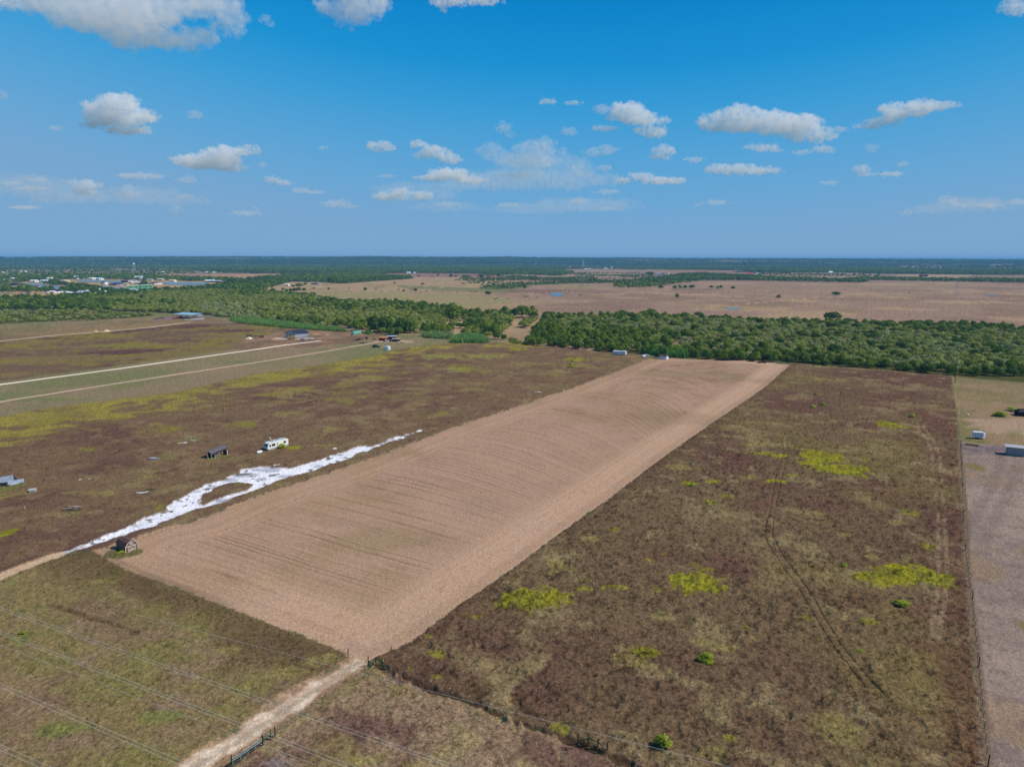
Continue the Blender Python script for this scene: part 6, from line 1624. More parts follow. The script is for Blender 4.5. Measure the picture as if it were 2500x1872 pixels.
def water_tower():
    u, v = 328.5, 668; m_ = mp(v); o = thing('water_tower', 'white ball topped water tower above the trees behind the suburb', 'water tower', u, v)
    h = 24 * m_; mt = MAT('tower_steel', (176, 188, 198), .5, .4, .04)
    part('tank', o, WHITE, ('sph', 0, 0, h - 3, 4.6, 4.6, 4.0)); part('riser', o, mt, ('tube', (0, 0, 0), (0, 0, h - 5), .9, .9, 8))
    for k in range(6):
        a = k * math.pi / 3; part('leg', o, mt, ('tube', (9 * math.cos(a), 9 * math.sin(a), 0), (4 * math.cos(a), 4 * math.sin(a), h - 4), .45, .45, 5))
    part('ring_brace', o, mt, *[('tube', (7.2 * math.cos(k * math.pi / 3), 7.2 * math.sin(k * math.pi / 3), h * .4), (7.2 * math.cos((k + 1) * math.pi / 3), 7.2 * math.sin((k + 1) * math.pi / 3), h * .4), .25, .25, 4) for k in range(6)])
water_tower()
# conductors that cross the near corner
def span(label, a, b, sep, z=22, r=.013, n=26, spacer=(.5,), sag=.35):
    A, B = P3(a[0], a[1], z), P3(b[0], b[1], z); d = B - A; L = d.length; d.normalize()
    A2, B2 = A - d * 40, B + d * 40; Lt = (B2 - A2).length; nrm = Vector((-d.y, d.x, 0))
    o = thing('power_line', label, 'power line', at=A2, group='power lines over the near left corner')
    mt = MAT('conductor', (206, 204, 196), .35, .6, .02)
    for k in range(2 if sep else 1):
        off_ = nrm * (-sep * k); L_ = []
        P_ = [A2 - A2 + (B2 - A2) * (i / n) + off_ + Vector((0, 0, sag * 4 * ((i / n - .5) ** 2) - sag * .4)) for i in range(n + 1)]
        for i in range(n): L_.append(('tube', tuple(P_[i]), tuple(P_[i + 1]), r, r, 5))
        part('wire', o, mt, *L_)
    if sep:
        for t in spacer:
            c = (B2 - A2) * t - nrm * sep / 2; part('spacer', o, DARKM, ('tube', tuple(c + nrm * sep / 2), tuple(c - nrm * sep / 2), .03, .03, 6))
span('highest twin conductor crossing from the left edge over the access road', (0, 1480), (1132, 1872), .42, spacer=(.69,))
span('second twin conductor below the highest one', (0, 1538), (878.6, 1872), .40, spacer=(.62,))
span('third twin conductor from the left edge to the bottom edge', (0, 1665), (467, 1864), .42, spacer=(.9,))
span('fourth twin conductor cutting the bottom left corner', (0, 1813), (134, 1872), .46, spacer=(.9,))
span('single conductor at the very bottom left corner', (0, 1859), (30, 1872), 0)
span('thin single wire over the fence right of the access road', (1010, 1673.6), (1791, 1870), 0, r=.011)
span('thin single wire just below the second twin conductor', (17, 1578), (581, 1792), 0, r=.009)
# ------------------------------------------------------------------ houses of the suburb and the far farms
WH, PALE, BEI, TAN_, GR_, NAVY, DKB, TIN, REDR, BRN = (236,234,228), (216,220,222), (206,190,166), (190,160,128), (150,156,166), (44,58,86), (62,60,64), (190,202,214), (176,58,58), (112,82,78)
def house(label, u, v, wpx, st, wc, rc, deep=.6, rot=0, hip=True, sc=1.0, name='house', cat='house', far=False, wing=True):
    m_ = mp(v); W = max(6.0, wpx * m_ * 1.1); Dp = W * deep; he = 3.5 * st * sc; rh = (1.6 if hip else 2.0) * sc * min(1.4, Dp / 9)
    o = thing(name, label, cat, u, v, rot)
    wm = MAT('wall_%d_%d_%d' % wc, wc, .8, .2, .04, 1); rm = MAT('roof_%d_%d_%d' % rc, rc, .6, .3, .08, 1)
    x0, x1 = -W / 2, W / 2
    wl = [('box', 0, Dp / 2, he / 2, W, Dp, he)]
    if wing: wl.append(('box', W * .27, -Dp * .16, he / 2 - .05, W * .3, Dp * .34, he - .1))
    part('wall', o, wm, *wl)
    k = .5
    def roofpoly(a, b, c, d, z, r, inset):
        return ('poly', [(a - k, c - k, z), (b + k, c - k, z), (b + k, d + k, z), (a - k, d + k, z), (a + inset, (c + d) / 2, z + r), (b - inset, (c + d) / 2, z + r)], [(0, 1, 5, 4), (1, 2, 5), (2, 3, 4, 5), (3, 0, 4), (3, 2, 1, 0)])
    rl = [roofpoly(x0, x1, 0, Dp, he + .01, rh * 1.3, (Dp * .45 if hip else 0))]
    if wing: rl.append(('prism', [(W * .12 - .3, he - .06), (W * .27, he + rh * .8), (W * .42 + .3, he - .06)], -Dp * .33 - .4, Dp * .3))
    part('roof', o, rm, *rl)
    if not far:
        n = max(2, int(W / 6))
        for i in range(n):
            x = x0 + W * (i + .6) / (n + .2)
            if W * .1 < x < W * .44 and wing: continue
            for s_ in range(st): part('window', o, GLASS, ('box', x, -.03, 1.6 + 3.0 * s_, 1.5, .06, 1.3))
        part('door', o, WOODD, ('box', W * .27, -Dp * .33 - .03 if wing else -.03, 1.1, 1.2 if wing else 1.1, .06, 2.1))
    return o
HOUSES = [
 ('wide white house at the far left end of the suburb', 6, 687.5, 18, 1, WH, TIN), ('white two storey house with a pointed roof near the left edge', 31, 686.5, 12, 2, WH, PALE),
 ('small white house between the pointed roof house and its neighbour', 20, 687, 8, 1, WH, PALE), ('white gabled house above the left end of the lake', 81, 689, 14, 1, WH, PALE),
 ('house with a wide metal roof above the left lake', 104, 689, 18, 1, PALE, TIN), ('white two storey house right of the wide metal roof', 122, 686, 14, 2, WH, PALE),
 ('low beige house behind the second lake', 157, 688.5, 14, 1, BEI, BEI), ('narrow white tower like house behind the upper lake', 184, 681, 9, 2, WH, WH), ('small white shed right of the tower like house', 199, 681, 7, 1, WH, PALE),
 ('large white house with many gables behind the upper lake', 222, 682.5, 18, 1, WH, WH), ('white house joined close to the right of the many gabled one', 240, 683.5, 14, 1, WH, TIN),
 ('white and dark house on the peninsula between the lakes', 252, 695, 12, 2, WH, DKB), ('long house with a navy hip roof on the peninsula', 279, 697, 26, 1, GR_, NAVY),
 ('long dark house near the left lake shore', 32, 697, 28, 1, DKB, DKB), ('red roofed two storey house below the left lake', 90, 707, 9, 2, WH, REDR),
 ('white house with a large navy roof in front of the lakes', 132, 715.5, 22, 1, WH, NAVY), ('small white house attached left of the large navy roof', 112, 715.5, 10, 1, WH, DKB), ('white villa with pink toned walls right of the navy roof', 127, 716.5, 10, 1, (226,200,196), WH),
 ('grey metal roofed workshop with an open dark front', 157, 719.5, 24, 1, DKB, TIN), ('long grey metal roofed barn right of the workshop', 197, 719, 26, 1, BEI, (170,178,190)), ('grey roofed house standing above the long barn', 214, 714, 14, 1, PALE, (178,186,196)),
 ('grey hip roofed house at the right end of the long barn', 225, 716, 14, 1, PALE, (160,168,182)), ('low dark house cut by the left edge below the lake', 5, 711.5, 16, 1, GR_, (92,94,110)), ('white boat house on the near lake shore', 209, 705, 6, 1, WH, WH),
 ('white gabled house below the water tower', 338, 682.5, 16, 2, WH, TIN), ('beige house right of the white gabled one', 365, 686, 12, 1, BEI, GR_), ('tan brick house above the right lake', 389.5, 685, 15, 1, TAN_, BEI), ('plain white building at the left tip of the right lake', 420, 688, 13, 1, WH, BEI),
 ('dark roofed house left of the white gabled one', 311, 683, 14, 1, DKB, DKB), ('pale house in the middle of the suburb cluster', 322, 688.5, 16, 1, PALE, GR_), ('white house with a turquoise trim in the cluster', 334, 693.5, 14, 1, WH, TIN), ('orange and white house in the cluster', 318, 691.5, 10, 1, (214,180,150), WH),
 ('dark roofed house in the cluster above the green building', 301, 690, 13, 1, DKB, NAVY), ('small grey house at the right of the cluster', 349, 688, 8, 1, GR_, DKB), ('white and brown house facing the right lake', 373, 694.5, 24, 1, WH, BRN), ('low house half hidden left of the green building', 306, 696.5, 10, 1, BEI, BEI),
 ('grey roofed house in front of the green building', 318, 713, 22, 1, PALE, (184,190,206)), ('small grey roof among the trees right of the green building', 397.5, 709, 12, 1, PALE, (190,196,206)), ('metal roofed open barn at the right end of the right lake', 512, 689, 20, 1, DKB, TIN), ('smaller metal roofed barn beside the open one', 531, 689.5, 15, 1, DKB, (170,180,196)),
 ('tiny white barn at the edge of the tan field behind the suburb', 398, 669.5, 6, 2, WH, WH), ('reddish barn at the left end of the tan field', 361, 671.5, 6, 1, (150,90,90), BRN), ('pale house row left behind the tan field', 504, 667, 8, 1, PALE, WH), ('pale house row right behind the tan field', 521, 667, 7, 1, PALE, WH), ('white house among the trees at the upper left', 3, 667.5, 8, 1, WH, WH), ('white farm building among the upper left trees', 56, 665, 10, 1, WH, WH),
 ('white house glimpsed behind the upper lake trees', 278, 674.5, 10, 1, WH, PALE),
 ('long ranch house with a rusty roof in the tan pasture', 769.5, 695, 20, 1, GR_, (150,120,118)), ('white shed left of the ranch grove', 699.5, 698, 9, 1, WH, WH), ('tiny white shed above the ranch grove', 745, 685, 4, 1, WH, WH),
 ('left white tent like barn behind the purple field', 997, 668.5, 8, 1, WH, WH), ('right white barn behind the purple field', 1012, 668.5, 6, 1, WH, TIN), ('bright white barn deep in the central woods', 1164, 654.5, 10, 1, WH, WH), ('small white house at the edge of the brush pasture', 1187, 667.5, 5, 1, WH, WH), ('small white shed in the brush left of the pylon', 1326, 671, 5, 1, WH, WH),
 ('left of two white barns on the pink pasture', 1390, 656, 6, 2, WH, WH), ('long white barn on the pink pasture', 1430, 659, 9, 1, WH, WH), ('white house at the right end of the long white barn', 1437.5, 659.2, 5, 2, WH, WH), ('faint white barn right of the long white barn', 1477.5, 657.5, 9, 1, PALE, WH), ('white roof right of the faint white barn', 1496, 654.5, 7, 1, WH, WH),
 ('white roof left of the two white barns', 1319, 655, 8, 1, WH, WH), ('distant white roof high on the plain', 1468.5, 643.5, 6, 1, WH, WH), ('blue roofed white house beside the big dark oak', 1607, 673.5, 8, 2, WH, (130,180,200)), ('white shed left of the blue roofed house', 1594, 674, 6, 1, WH, WH), ('white house right of the blue roofed house', 1633, 671.5, 4, 2, WH, WH), ('dark barn right of the blue roofed house', 1620, 671, 6, 1, GR_, DKB),
 ('bright red roofed house at the edge of the far wood', 1828.5, 671, 16, 1, WH, (206,62,72)), ('white house among trees right of the red roof', 1850, 670, 8, 1, WH, GR_), ('dark roofed house right of the red roof', 1856, 671.5, 7, 1, PALE, DKB), ('white open barn far right of the red roof', 2029.5, 667, 10, 1, PALE, WH), ('pale long roof in the far right woods', 1936, 653.5, 14, 1, PALE, (176,190,206)),
 ('white roof over the far right woods', 2153, 658.5, 10, 1, PALE, WH), ('pale long roof above the right pasture', 2285, 661, 13, 1, DKB, TIN), ('second pale long roof above the right pasture', 2316, 661.5, 13, 1, GR_, TIN), ('low brown roofed house behind the right pasture', 2257.5, 675, 15, 1, DKB, (96,56,60)), ('tiny white silo house far right', 2390, 660, 3, 2, WH, WH), ('pale roof on the far right clearing', 2379, 652.5, 9, 1, GR_, WH),
 ('white roofs on the far left plain', 1130 - 180, 645, 7, 1, WH, WH), ('white long roof on the far central plain', 1034, 640.5, 12, 1, WH, WH), ('white roof left of the long one on the central plain', 997, 639.5, 7, 1, WH, WH), ('white roof right on the central plain', 1092, 640.5, 5, 1, WH, WH), ('white tank like roof on the plain left of the centre', 773.5, 642.5, 3, 2, WH, WH), ('white barn on the far left plain', 483, 639.5, 7, 1, WH, REDR), ('white barn far behind the water tower', 376.5, 639, 4, 1, WH, WH), ('white silo far behind the suburb', 431, 637, 3, 2, WH, WH), ('pale far barn behind the blue woods on the right', 1580, 639.5, 6, 1, WH, WH),
 ('white barn far left of the ranch', 631, 643.5, 6, 1, WH, WH), ('pale barn beside it far left of the ranch', 617, 644, 8, 1, BEI, WH), ('white barn in the woods left of the purple field', 906, 652, 6, 1, WH, PALE),
]
def green_building():
    A, B = P3(309, 709.5), P3(371, 708.5); L = (B - A).length
    o = thing('green_building', 'long two storey building sheathed in green boards behind the wood', 'building', at=A, rot=math.degrees(math.atan2(B.y - A.y, B.x - A.x)))
    g = MAT('green_sheathing', (104, 176, 124), .8, .2, .06, .5); gl = MAT('green_pale', (150, 206, 168), .7, .2, .05)
    h = 9.5
    part('wall', o, g, ('box', L * .26, 7, h / 2, L * .52, 14, h), ('box', L * .76, 7, h / 2 + .6, L * .48, 14, h + 1.2))
    part('roof_edge', o, MAT('roof_white_green', (216, 236, 222), .6, .3, .03), ('box', L * .26, 7, h + .15, L * .53, 14.6, .5), ('box', L * .76, 7, h + 1.35, L * .49, 14.6, .6))
    part('floor_band', o, gl, ('box', L * .26, -.1, 4.6, L * .5, .3, 1.4), ('box', L * .76, -.1, 5.0, L * .4, .3, 1.2))
    for i, (x, z) in enumerate(((.05, 2), (.17, 6.6), (.3, 2), (.4, 6.6), (.52, 4.5), (.54, 8), (.66, 2.4), (.78, 7.4), (.88, 2.4), (.96, 3), (.96, 8))):
        part('opening', o, MAT('opening_dark', (36, 60, 48), .9, .1, .05), ('box', L * x, -.06, z, 2.2, .2, 2.4))
green_building()
r_ = random.Random(77)
for i, (lab, u, v, w_, st, wc, rc) in enumerate(HOUSES):
    house(lab, u, v, w_, st, wc, rc, rot=r_.uniform(-20, 20), hip=r_.random() < .6, far=v < 676 or w_ < 7, wing=w_ >= 10, sc=1.0 if v > 676 else 1.25)
for i, (u, v) in enumerate(((238, 706), (252, 712))):
    q = thing('roof_cistern', ('left white cistern rising from the wood before the lakes', 'right white cistern rising from the wood before the lakes')[i], 'cistern', u + 6, v + 12)
    part('tank', q, WHITE, ('tube', (0, 0, 7), (0, 0, 11), 1.6, 1.6, 12)); part('stand', q, GREYM, *[('tube', (1.1 * a, 1.1 * b, 0), (1.0 * a, 1.0 * b, 7), .15, .15, 5) for a in (-1, 1) for b in (-1, 1)])

# ------------------------------------------------------------------ lone trees of the pastures
LONE = [
 (917.6,710.6,14,9,'bare','bare grey tree at the left end of the pasture tree row'), (963,693.7,6,6,'oak','small dark tree on the tan rise above the tree row'), (973,712,12,9,'bare','bare spreading tree second in the pasture tree row'),
 (986,713,7,7,'oak','small green tree right of the bare spreading tree'), (1003.8,713,14,10,'bare','grey tree touching a green one in the pasture tree row'), (1014,712.4,11,9,'oak','green tree right of the grey one in the tree row'),
 (1032,696.4,9,6,'oak','small dark tree alone on the tan rise right of centre'), (1042.4,714.7,8,8,'bare','thin bare tree at the right end of the tree row'), (1191.6,722,14,12,'oak','dark tree leaning right beside the grazing cattle'),
 (1100.7,678,12,9,'oak','left dark tree on the purple field'), (1113.6,677.7,8,6,'oak','small dark tree between two larger ones on the purple field'), (1137.4,679.4,24,8,'oak','wide dark tree clump on the purple field'), (1176,680,16,11,'oak','tall dark tree right on the purple field'),
 (1192,680,10,7,'oak','small dark tree farthest right on the purple field'), (1054.6,677,4,4,'oak','tiny dark tree low on the purple field'), (1021.4,676,7,5,'oak','small dark tree left on the purple field'), (1069.5,674.7,7,6,'oak','small tree left of the three purple field trees'),
 (1157.7,687.5,8,5,'oak','small dark shrub left of the round bush'), (1180,689,16,7,'oak','wide round bush below the purple field'), (1176.7,697.7,7,5,'oak','small brown green shrub beside the green marsh'),
 (667.8,712.6,13,9,'oak','round dark tree alone left of the ranch grove'), (692,709.3,9,7,'oak','leftmost small tree of the ranch grove'), (700.4,714,9,9,'oak','left dark tree of the ranch grove'), (709.5,713.3,10,10,'oak','second dark tree of the ranch grove'),
 (719,713.8,11,11,'oak','middle dark tree of the ranch grove'), (730,713.5,13,13,'oak','largest dark tree of the ranch grove'), (742,712.4,10,10,'oak','right dark tree of the ranch grove'), (730,702,22,11,'oak','broad tree behind the ranch grove'), (716,702,10,7,'oak','low tree at the left behind the ranch grove'),
 (745.8,696.6,8,7,'oak','small tree left of the ranch house'), (766,705.9,8,4,'oak','low round bush below the ranch house'), (782,709.5,5,5,'bare','small grey bush right below the ranch house'), (802,708.5,7,7,'oak','small airy tree below the big ranch oak'), (853,709.5,7,8,'bare','thin grey tree between ranch and tree row'),
 (892.3,711.3,9,10,'oak','upright tree left of the bare grey row tree'), (811,694.5,26,18,'oak','big dark oak right of the ranch house'), (1229,704.2,7,7,'oak','dark tree standing in the green marsh'), (1280.7,706,11,10,'oak','dark tree at the right end of the green marsh'),
 (1205,698,10,8,'oak','dark tree at the left end of the green marsh'), (1305.8,686,17,10,'oak','broad dark tree above the green marsh strip'), (1218,675.5,16,10,'oak','broad dark tree at the edge of the brush pasture'), (1312.6,728.5,10,5,'bare','low brown brush left of the pond'), (1448,686.5,26,9,'shrub','wide green thicket right of the pasture pylon'),
 (1652.6,727.5,13,12,'elm','lone tree with a clear shadow in the middle of the big pasture'), (1614,704.5,16,10,'elm','green tree at the left end of the fence line trees'), (1648,708,14,13,'mesq','pale tree at the left of the fence line cluster'), (1659,706,12,12,'elm','green tree in the fence line cluster'), (1671.6,705.5,12,10,'oak','grey green tree at the right of the fence line cluster'),
 (1689,705.6,15,11,'oak','round dark tree right of the fence line cluster'), (1736.7,704.3,10,8,'oak','small round tree midway on the fence line'), (1752,706.5,10,10,'mesq','pale tree touching a dark one on the fence line'), (1760.4,705.6,9,11,'oak','dark tree touching the pale one on the fence line'), (1790,707.2,12,9,'oak','round tree at the right end of the fence line'),
 (1790,729.6,6,5,'bare','small dark snag below the fence line trees'), (1586.8,674.5,22,12,'oak','big dark oak beside the blue roofed house'), (1901,728.2,15,9,'elm','light green round tree alone on the right pasture'), (2039.7,723.2,21,12,'oak','dark domed tree alone far right on the pasture'),
 (2034.6,783.5,46,24,'oak','huge dark oak rising at the back of the right wood'), (1703.5,774.5,24,14,'oak','round dark tree at the back of the right wood'), (1589,771,40,16,'elm','broad green tree at the back edge left of the round dark one'), (1520,771,34,15,'elm','dark tree pair at the back edge of the wood'),
 (915,812,46,44,'oak','very dark broad oak behind the orange shelter'), (945,811,44,42,'oak','very dark oak in the middle behind the shelters'), (985,812,52,40,'oak','very dark broad oak behind the green shelter'), (935,808,22,20,'elm','small round green tree in front of the dark oaks'), (957,818,20,19,'elm','round green tree just behind the grey tin shelter'),
 (1066,812,34,24,'elm','round green tree between the reeds and the dirt track'), (1105,782,48,44,'elm','tall green tree above the reeds'), (1215,828,26,22,'elm','left tree beside the dirt track gap'), (1232,829,18,14,'elm','right small tree beside the dirt track gap'), (1186,812,40,26,'elm','broad green tree left of the dirt track gap'), (1275,775,56,30,'elm','bright green tree at the back of the gap'),
]
for u, v, wpx, hpx, k, lab in LONE:
    m_ = mp(v); h0, w0 = KINDS[k][0], KINDS[k][1]
    s = wpx * m_ / w0; sq = (hpx * m_ / h0) / s
    put_tree(k, float(G(u, v)[0]), float(G(u, v)[1]), s, random.uniform(0, 6.28), lab, None, squash=min(1.7, max(.5, sq)))
# bushes of the near fields
BUSH = [(1724,1617,40,26,'bright green bush with a dark shadow in the middle of the brown field','elm'), (1618,1826,42,34,'rounded leafy bush near the bottom of the brown field','elm'), (2202,1482,38,18,'low dusty green bush below the big yellow green patch','shrub'),
 (2100,1592,22,8,'tiny green weed clump right of the wheel tracks','shrub'), (2059,1384,17,12,'small dark green bush above the big yellow green patch','elm'), (1690,1188,14,12,'dark green tuft on a yellow green streak','elm'), (2226,1019,16,12,'small dark green bush near the far end of the light tracks','elm'),
 (1395,897,18,12,'round bright green bush in the far weeds left of the strip','elm'), (1925,995,10,7,'round yellow green bush left of two others beyond the field centre','shrub'), (2009,990,14,9,'round bright green bush near the two thin weeds','elm'), (1984,995,18,7,'low green bush left of the round bright one','shrub'),
 (689,1095,22,14,'bright green bush against the side of the motorhome','elm'), (296,1353,20,10,'bright green weed at the left wall of the brown shed','shrub'), (1993,965,10,8,'tiny green bush farthest in the brown field','shrub'), (545,1000,9,6,'tiny dark shrub in the yellow green band','shrub'), (2470,1002,26,8,'low green brush beside the black shed','elm'), (2440,1016,36,9,'dark green brush around a white sack on the pasture','elm'),
 (55,1548,14,8,'small dark green weed clump in the lower left field','shrub'), (1820,1535,14,8,'tiny green weed in the lower brown field','shrub')]
for u, v, wpx, hpx, lab, k in BUSH:
    m_ = mp(v); h0, w0 = KINDS[k][0], KINDS[k][1]; s = wpx * m_ / w0 * .9
    r = bpy.data.objects.new('bush', None); COL.objects.link(r); r.location = P3(u, v, .1); r.rotation_euler = (0, 0, random.uniform(0, 6)); r.empty_display_size = .5
    sq = min(1.6, max(.5, (hpx * m_ / h0) / s / .9)); r.scale = (s * 1.25, s, s * sq * .85); tag(r, lab, 'bush')
    kk = random.randrange(4)
    if not hasattr(bpy, '_bushm'): pass
    cm = crown_mesh(k, 700 + int(u), quads=None); cm.materials.clear(); cm.materials.append(BUSHM := globals().get('BUSHM') or foliage_mat('bush_leaves', (150, 166, 44), (192, 198, 84), trans=.5))
    for nm, me in (('foliage', cm), ('stem', PROTO[k][kk][1])):
        o = bpy.data.objects.new(nm, me); COL.objects.link(o); o.parent = r
# ------------------------------------------------------------------ grazing cattle
def cow_mesh(col, nm):
    bm = bmesh.new()
    pts = [(-1.05,0,1.15,.30),(-.7,0,1.15,.42),(0,0,1.1,.46),(.6,0,1.18,.40),(.95,0,1.25,.26),(1.25,0,1.0,.20),(1.45,0,.62,.16),(1.6,0,.4,.10)]
    for a, b in zip(pts[:-1], pts[1:]): tube_bm(bm, a[:3], b[:3], a[3], b[3], 8)
    for x in (-.75, .6):
        for y in (-.22, .22): tube_bm(bm, (x, y, .85), (x + .05, y, 0), .13, .07, 6)
    tube_bm(bm, (-1.05, 0, 1.35), (-1.25, 0, .6), .05, .03, 5)
    me = bpy.data.meshes.new(nm); bm.to_mesh(me); bm.free(); me.materials.append(MAT('hide_%d' % col[0], col, .8, .2, .15)); return me
CD, CW = cow_mesh((52,40,36), 'cow'), cow_mesh((226,218,206), 'cow')
for u, v in ((932,711.6),(1079,713.3),(1116,714.4),(1150,713),(1159.5,713.7),(1164,713),(1209,731.6),(1214,729),(1241.6,731.4),(1259.7,715.8),(1278,720.8),(1280,725.8),(1285.4,725),(1288,725.5),(1307.8,716.5),(1319.4,715.6),(1328,715.8),(1390.6,711.6),(1406,711.3),(1415,721.5),(1420.4,721.9),(1027.6,713.3),(1369,711),(1380,709.5)):
    o = bpy.data.objects.new('cow', CD); COL.objects.link(o); o.location = P3(u, v); o.rotation_euler = (0, 0, random.choice((0, math.pi)) + random.uniform(-.5, .5)); o.scale = (1.15,) * 3
    tag(o, 'dark cow among the scattered herd grazing the tan pasture beyond the left wood', 'cow', 'dark cattle grazing the pasture')
for u, v, lab in ((1221.7,731.6,'white cow beside three dark cows in front of the marsh'), (1456.7,722,'white cow alone right of the pond'), (1517.6,720.8,'white cow farthest right on the pasture')):
    o = bpy.data.objects.new('cow', CW); COL.objects.link(o); o.location = P3(u, v); o.scale = (1.2,) * 3; tag(o, lab, 'cow')
o = bpy.data.objects.new('cow', CD); COL.objects.link(o); o.location = P3(2220, 716.7); o.scale = (1.4,) * 3; tag(o, 'single dark cow alone on the far right pasture', 'cow')

# ------------------------------------------------------------------ reeds and weeds
def blades(nb, h, spread, wdt, seed, lean=.35):
    r = np.random.default_rng(seed)
    a = r.uniform(0, 6.28, nb); bx = r.normal(size=nb) * spread; by = r.normal(size=nb) * spread
    hh = h * r.uniform(.55, 1.15, nb); lx = r.normal(size=nb) * lean * hh; ly = r.normal(size=nb) * lean * hh
    w_ = wdt * r.uniform(.6, 1.3, nb)
    cx, sx = np.cos(a) * w_ / 2, np.sin(a) * w_ / 2
    V = np.stack([np.stack([bx - cx, by - sx, 0 * bx], 1), np.stack([bx + cx, by + sx, 0 * bx], 1),
                  np.stack([bx + lx + cx * .5, by + ly + sx * .5, hh], 1), np.stack([bx + lx - cx * .5, by + ly - sx * .5, hh * .97], 1)], 1).reshape(-1, 3)
    return np_mesh('blades', V, np.arange(nb * 4), np.full(nb, 4))
def tint_mat(name, lo=.7, hi=1.25):
    m, nt, b = node_mat(name, .9, .05)
    at = N(nt, 'ShaderNodeAttribute', _attribute_name='tc'); at.attribute_type = 'INSTANCER'
    nt.links.new(at.outputs['Color'], b.inputs['Base Color'])
    tr = nt.nodes.new('ShaderNodeBsdfTranslucent'); nt.links.new(at.outputs['Color'], tr.inputs['Color'])
    ms = nt.nodes.new('ShaderNodeMixShader'); ms.inputs[0].default_value = .3
    nt.links.new(b.outputs[0], ms.inputs[1]); nt.links.new(tr.outputs[0], ms.inputs[2]); nt.links.new(ms.outputs[0], nt.nodes['Material Output'].inputs['Surface'])
    return m
TM = tint_mat('weed_blades')
def ground_at(x, y):
    r = np.hypot(x, y); t = np.arctan2(x, y)
    i = np.clip(np.searchsorted(GR, r), 0, len(GR) - 1); j = np.clip(np.searchsorted(GTH[:1500], t), 0, 1499)
    j = np.clip(np.searchsorted(GTH, t), 0, len(GTH) - 1)
    return GC[i, j], GZ[i, j]
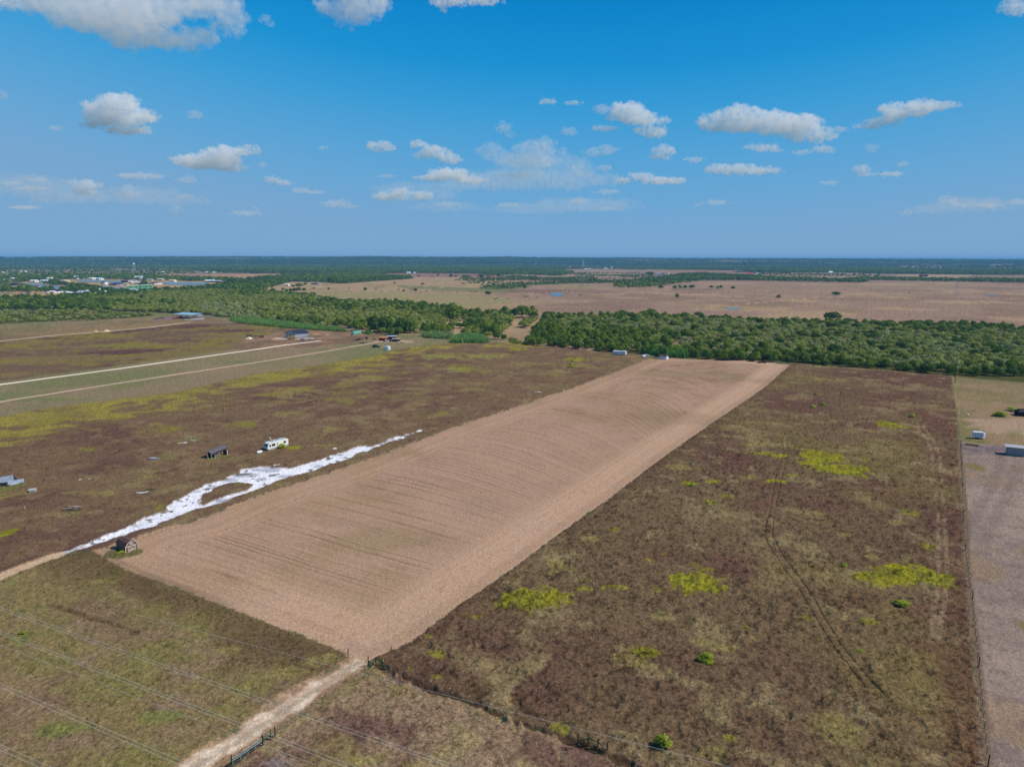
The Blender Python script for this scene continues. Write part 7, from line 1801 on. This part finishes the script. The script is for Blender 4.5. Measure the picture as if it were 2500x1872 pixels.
def weeds():
    r = np.random.default_rng(21)
    X, Y, S, Cc = [], [], [], []
    def field(poly, x0, x1, y0, y1, dens, s0, s1, dmax, tone=(.48, 1.4), gain=1.0):
        n = int((x1 - x0) * (y1 - y0) * dens)
        x = r.uniform(x0, x1, n); y = r.uniform(y0, y1, n)
        d = np.hypot(x, y)
        k = (r.uniform(0, 1, n) < np.interp(d, [100, dmax * .6, dmax], [1, .55, .0])) & (np.abs(x) < y * .80 + 5)
        x, y = x[k], y[k]
        s = sdf(poly, x, y, 5); k = s > .25
        x, y = x[k], y[k]
        keep = (fbm(x, y, 5, 2, 401) + r.uniform(-.7, .7, len(x))) > -.5
        x, y = x[keep], y[keep]
        c, z = ground_at(x, y)
        c = c * r.uniform(tone[0], tone[1], len(x))[:, None] * gain
        X.append(x); Y.append(y); S.append(r.uniform(s0, s1, len(x))); Cc.append(np.concatenate([c, z[:, None]], 1))
    field(RIGHTF, -40, 180, 60, 400, .95, .55, 1.25, 330)
    field(LOWL, -110, -20, 60, 165, 1.0, .4, .95, 260)
    field([(899, 1612), (918, 1625), (1250, 1763), (1549, 1872), (1760, 2010), (200, 2010), (625, 1806), (720, 1742), (868, 1640)], -60, 30, 60, 110, 1.6, .4, 1.0, 260, (.7, 1.4))
    field([(-900, 1170), (0, 1020), (424, 959), (908, 871), (1284, 845), (1583, 877), (1250, 997), (1006, 1082), (752, 1172), (681, 1143), (579, 1155), (466, 1202), (325, 1283), (195, 1336), (14, 1401), (-900, 1760)], -240, 60, 150, 420, .35, .5, 1.1, 400)
    x, y, s, c = map(np.concatenate, (X, Y, S, Cc))
    pr = []
    for i in range(6):
        me = blades(12 + i, .52, .20 + .03 * i, .055, 40 + i); me.materials.append(TM); pr.append(bpy.data.objects.new('w', me))
    o = gn_scatter('tall_weeds', np.stack([x, y], 1), r.integers(0, 6, len(x)), s, pr, 31, zz=c[:, 3] - .12)
    at = o.data.attributes.new('tc', 'FLOAT_COLOR', 'POINT'); a = np.ones((len(x), 4), np.float32); a[:, :3] = c[:, :3]
    at.data.foreach_set('color', a.ravel()); tag(o, kind='stuff'); print('weeds', len(x))
    # reeds and cane
    X, Y, S, Cc = [], [], [], []
    for poly, dn, sc, col in (([(562, 780), (600, 779), (660, 785), (752, 796), (820, 803), (850, 810), (800, 808), (700, 801), (620, 793), (570, 786)], .5, 2.6, (118, 150, 84)),
                            ([(1103, 836), (1110, 828), (1140, 822), (1176, 826), (1188, 835), (1186, 838), (1105, 838)], .8, 3.2, (116, 150, 92)),
                            ([(1030, 820), (1060, 815), (1105, 820), (1100, 828), (1040, 826)], .5, 3.0, (128, 148, 96)),
                            ([(1571, 863), (1580, 860), (1640, 862), (1676, 867), (1678, 874), (1640, 873), (1610, 870), (1584, 866)], 1.0, 3.6, (96, 142, 70)),
                            ([(1237, 830), (1250, 826), (1270, 836), (1284, 842), (1250, 840)], .3, 1.6, (120, 130, 70)),
                            ([(890, 814), (900, 811), (908, 815), (900, 818)], .6, 2.2, (96, 140, 66))):
        P = np.array([G(u, v) for u, v in poly]); x0, y0 = P.min(0); x1, y1 = P.max(0)
        n = int((x1 - x0) * (y1 - y0) * dn); x = r.uniform(x0, x1, n); y = r.uniform(y0, y1, n)
        k = sdf(poly, x, y, 5) > 0; x, y = x[k], y[k]
        X.append(x); Y.append(y); S.append(r.uniform(.7, 1.2, len(x)) * sc)
        Cc.append(lin(*col)[None, :] * 1.25 * r.uniform(.6, 1.3, len(x))[:, None] * np.array([1, 1, .8]))
    x, y, s, c = map(np.concatenate, (X, Y, S, Cc))
    pr = []
    for i in range(3):
        me = blades(22, 1.15, .3, .09, 80 + i, .22); me.materials.append(TM); pr.append(bpy.data.objects.new('w', me))
    o = gn_scatter('reeds', np.stack([x, y], 1), r.integers(0, 3, len(x)), s, pr, 33)
    at = o.data.attributes.new('tc', 'FLOAT_COLOR', 'POINT'); a = np.ones((len(x), 4), np.float32); a[:, :3] = c
    at.data.foreach_set('color', a.ravel()); tag(o, kind='stuff'); print('reeds', len(x))
weeds()
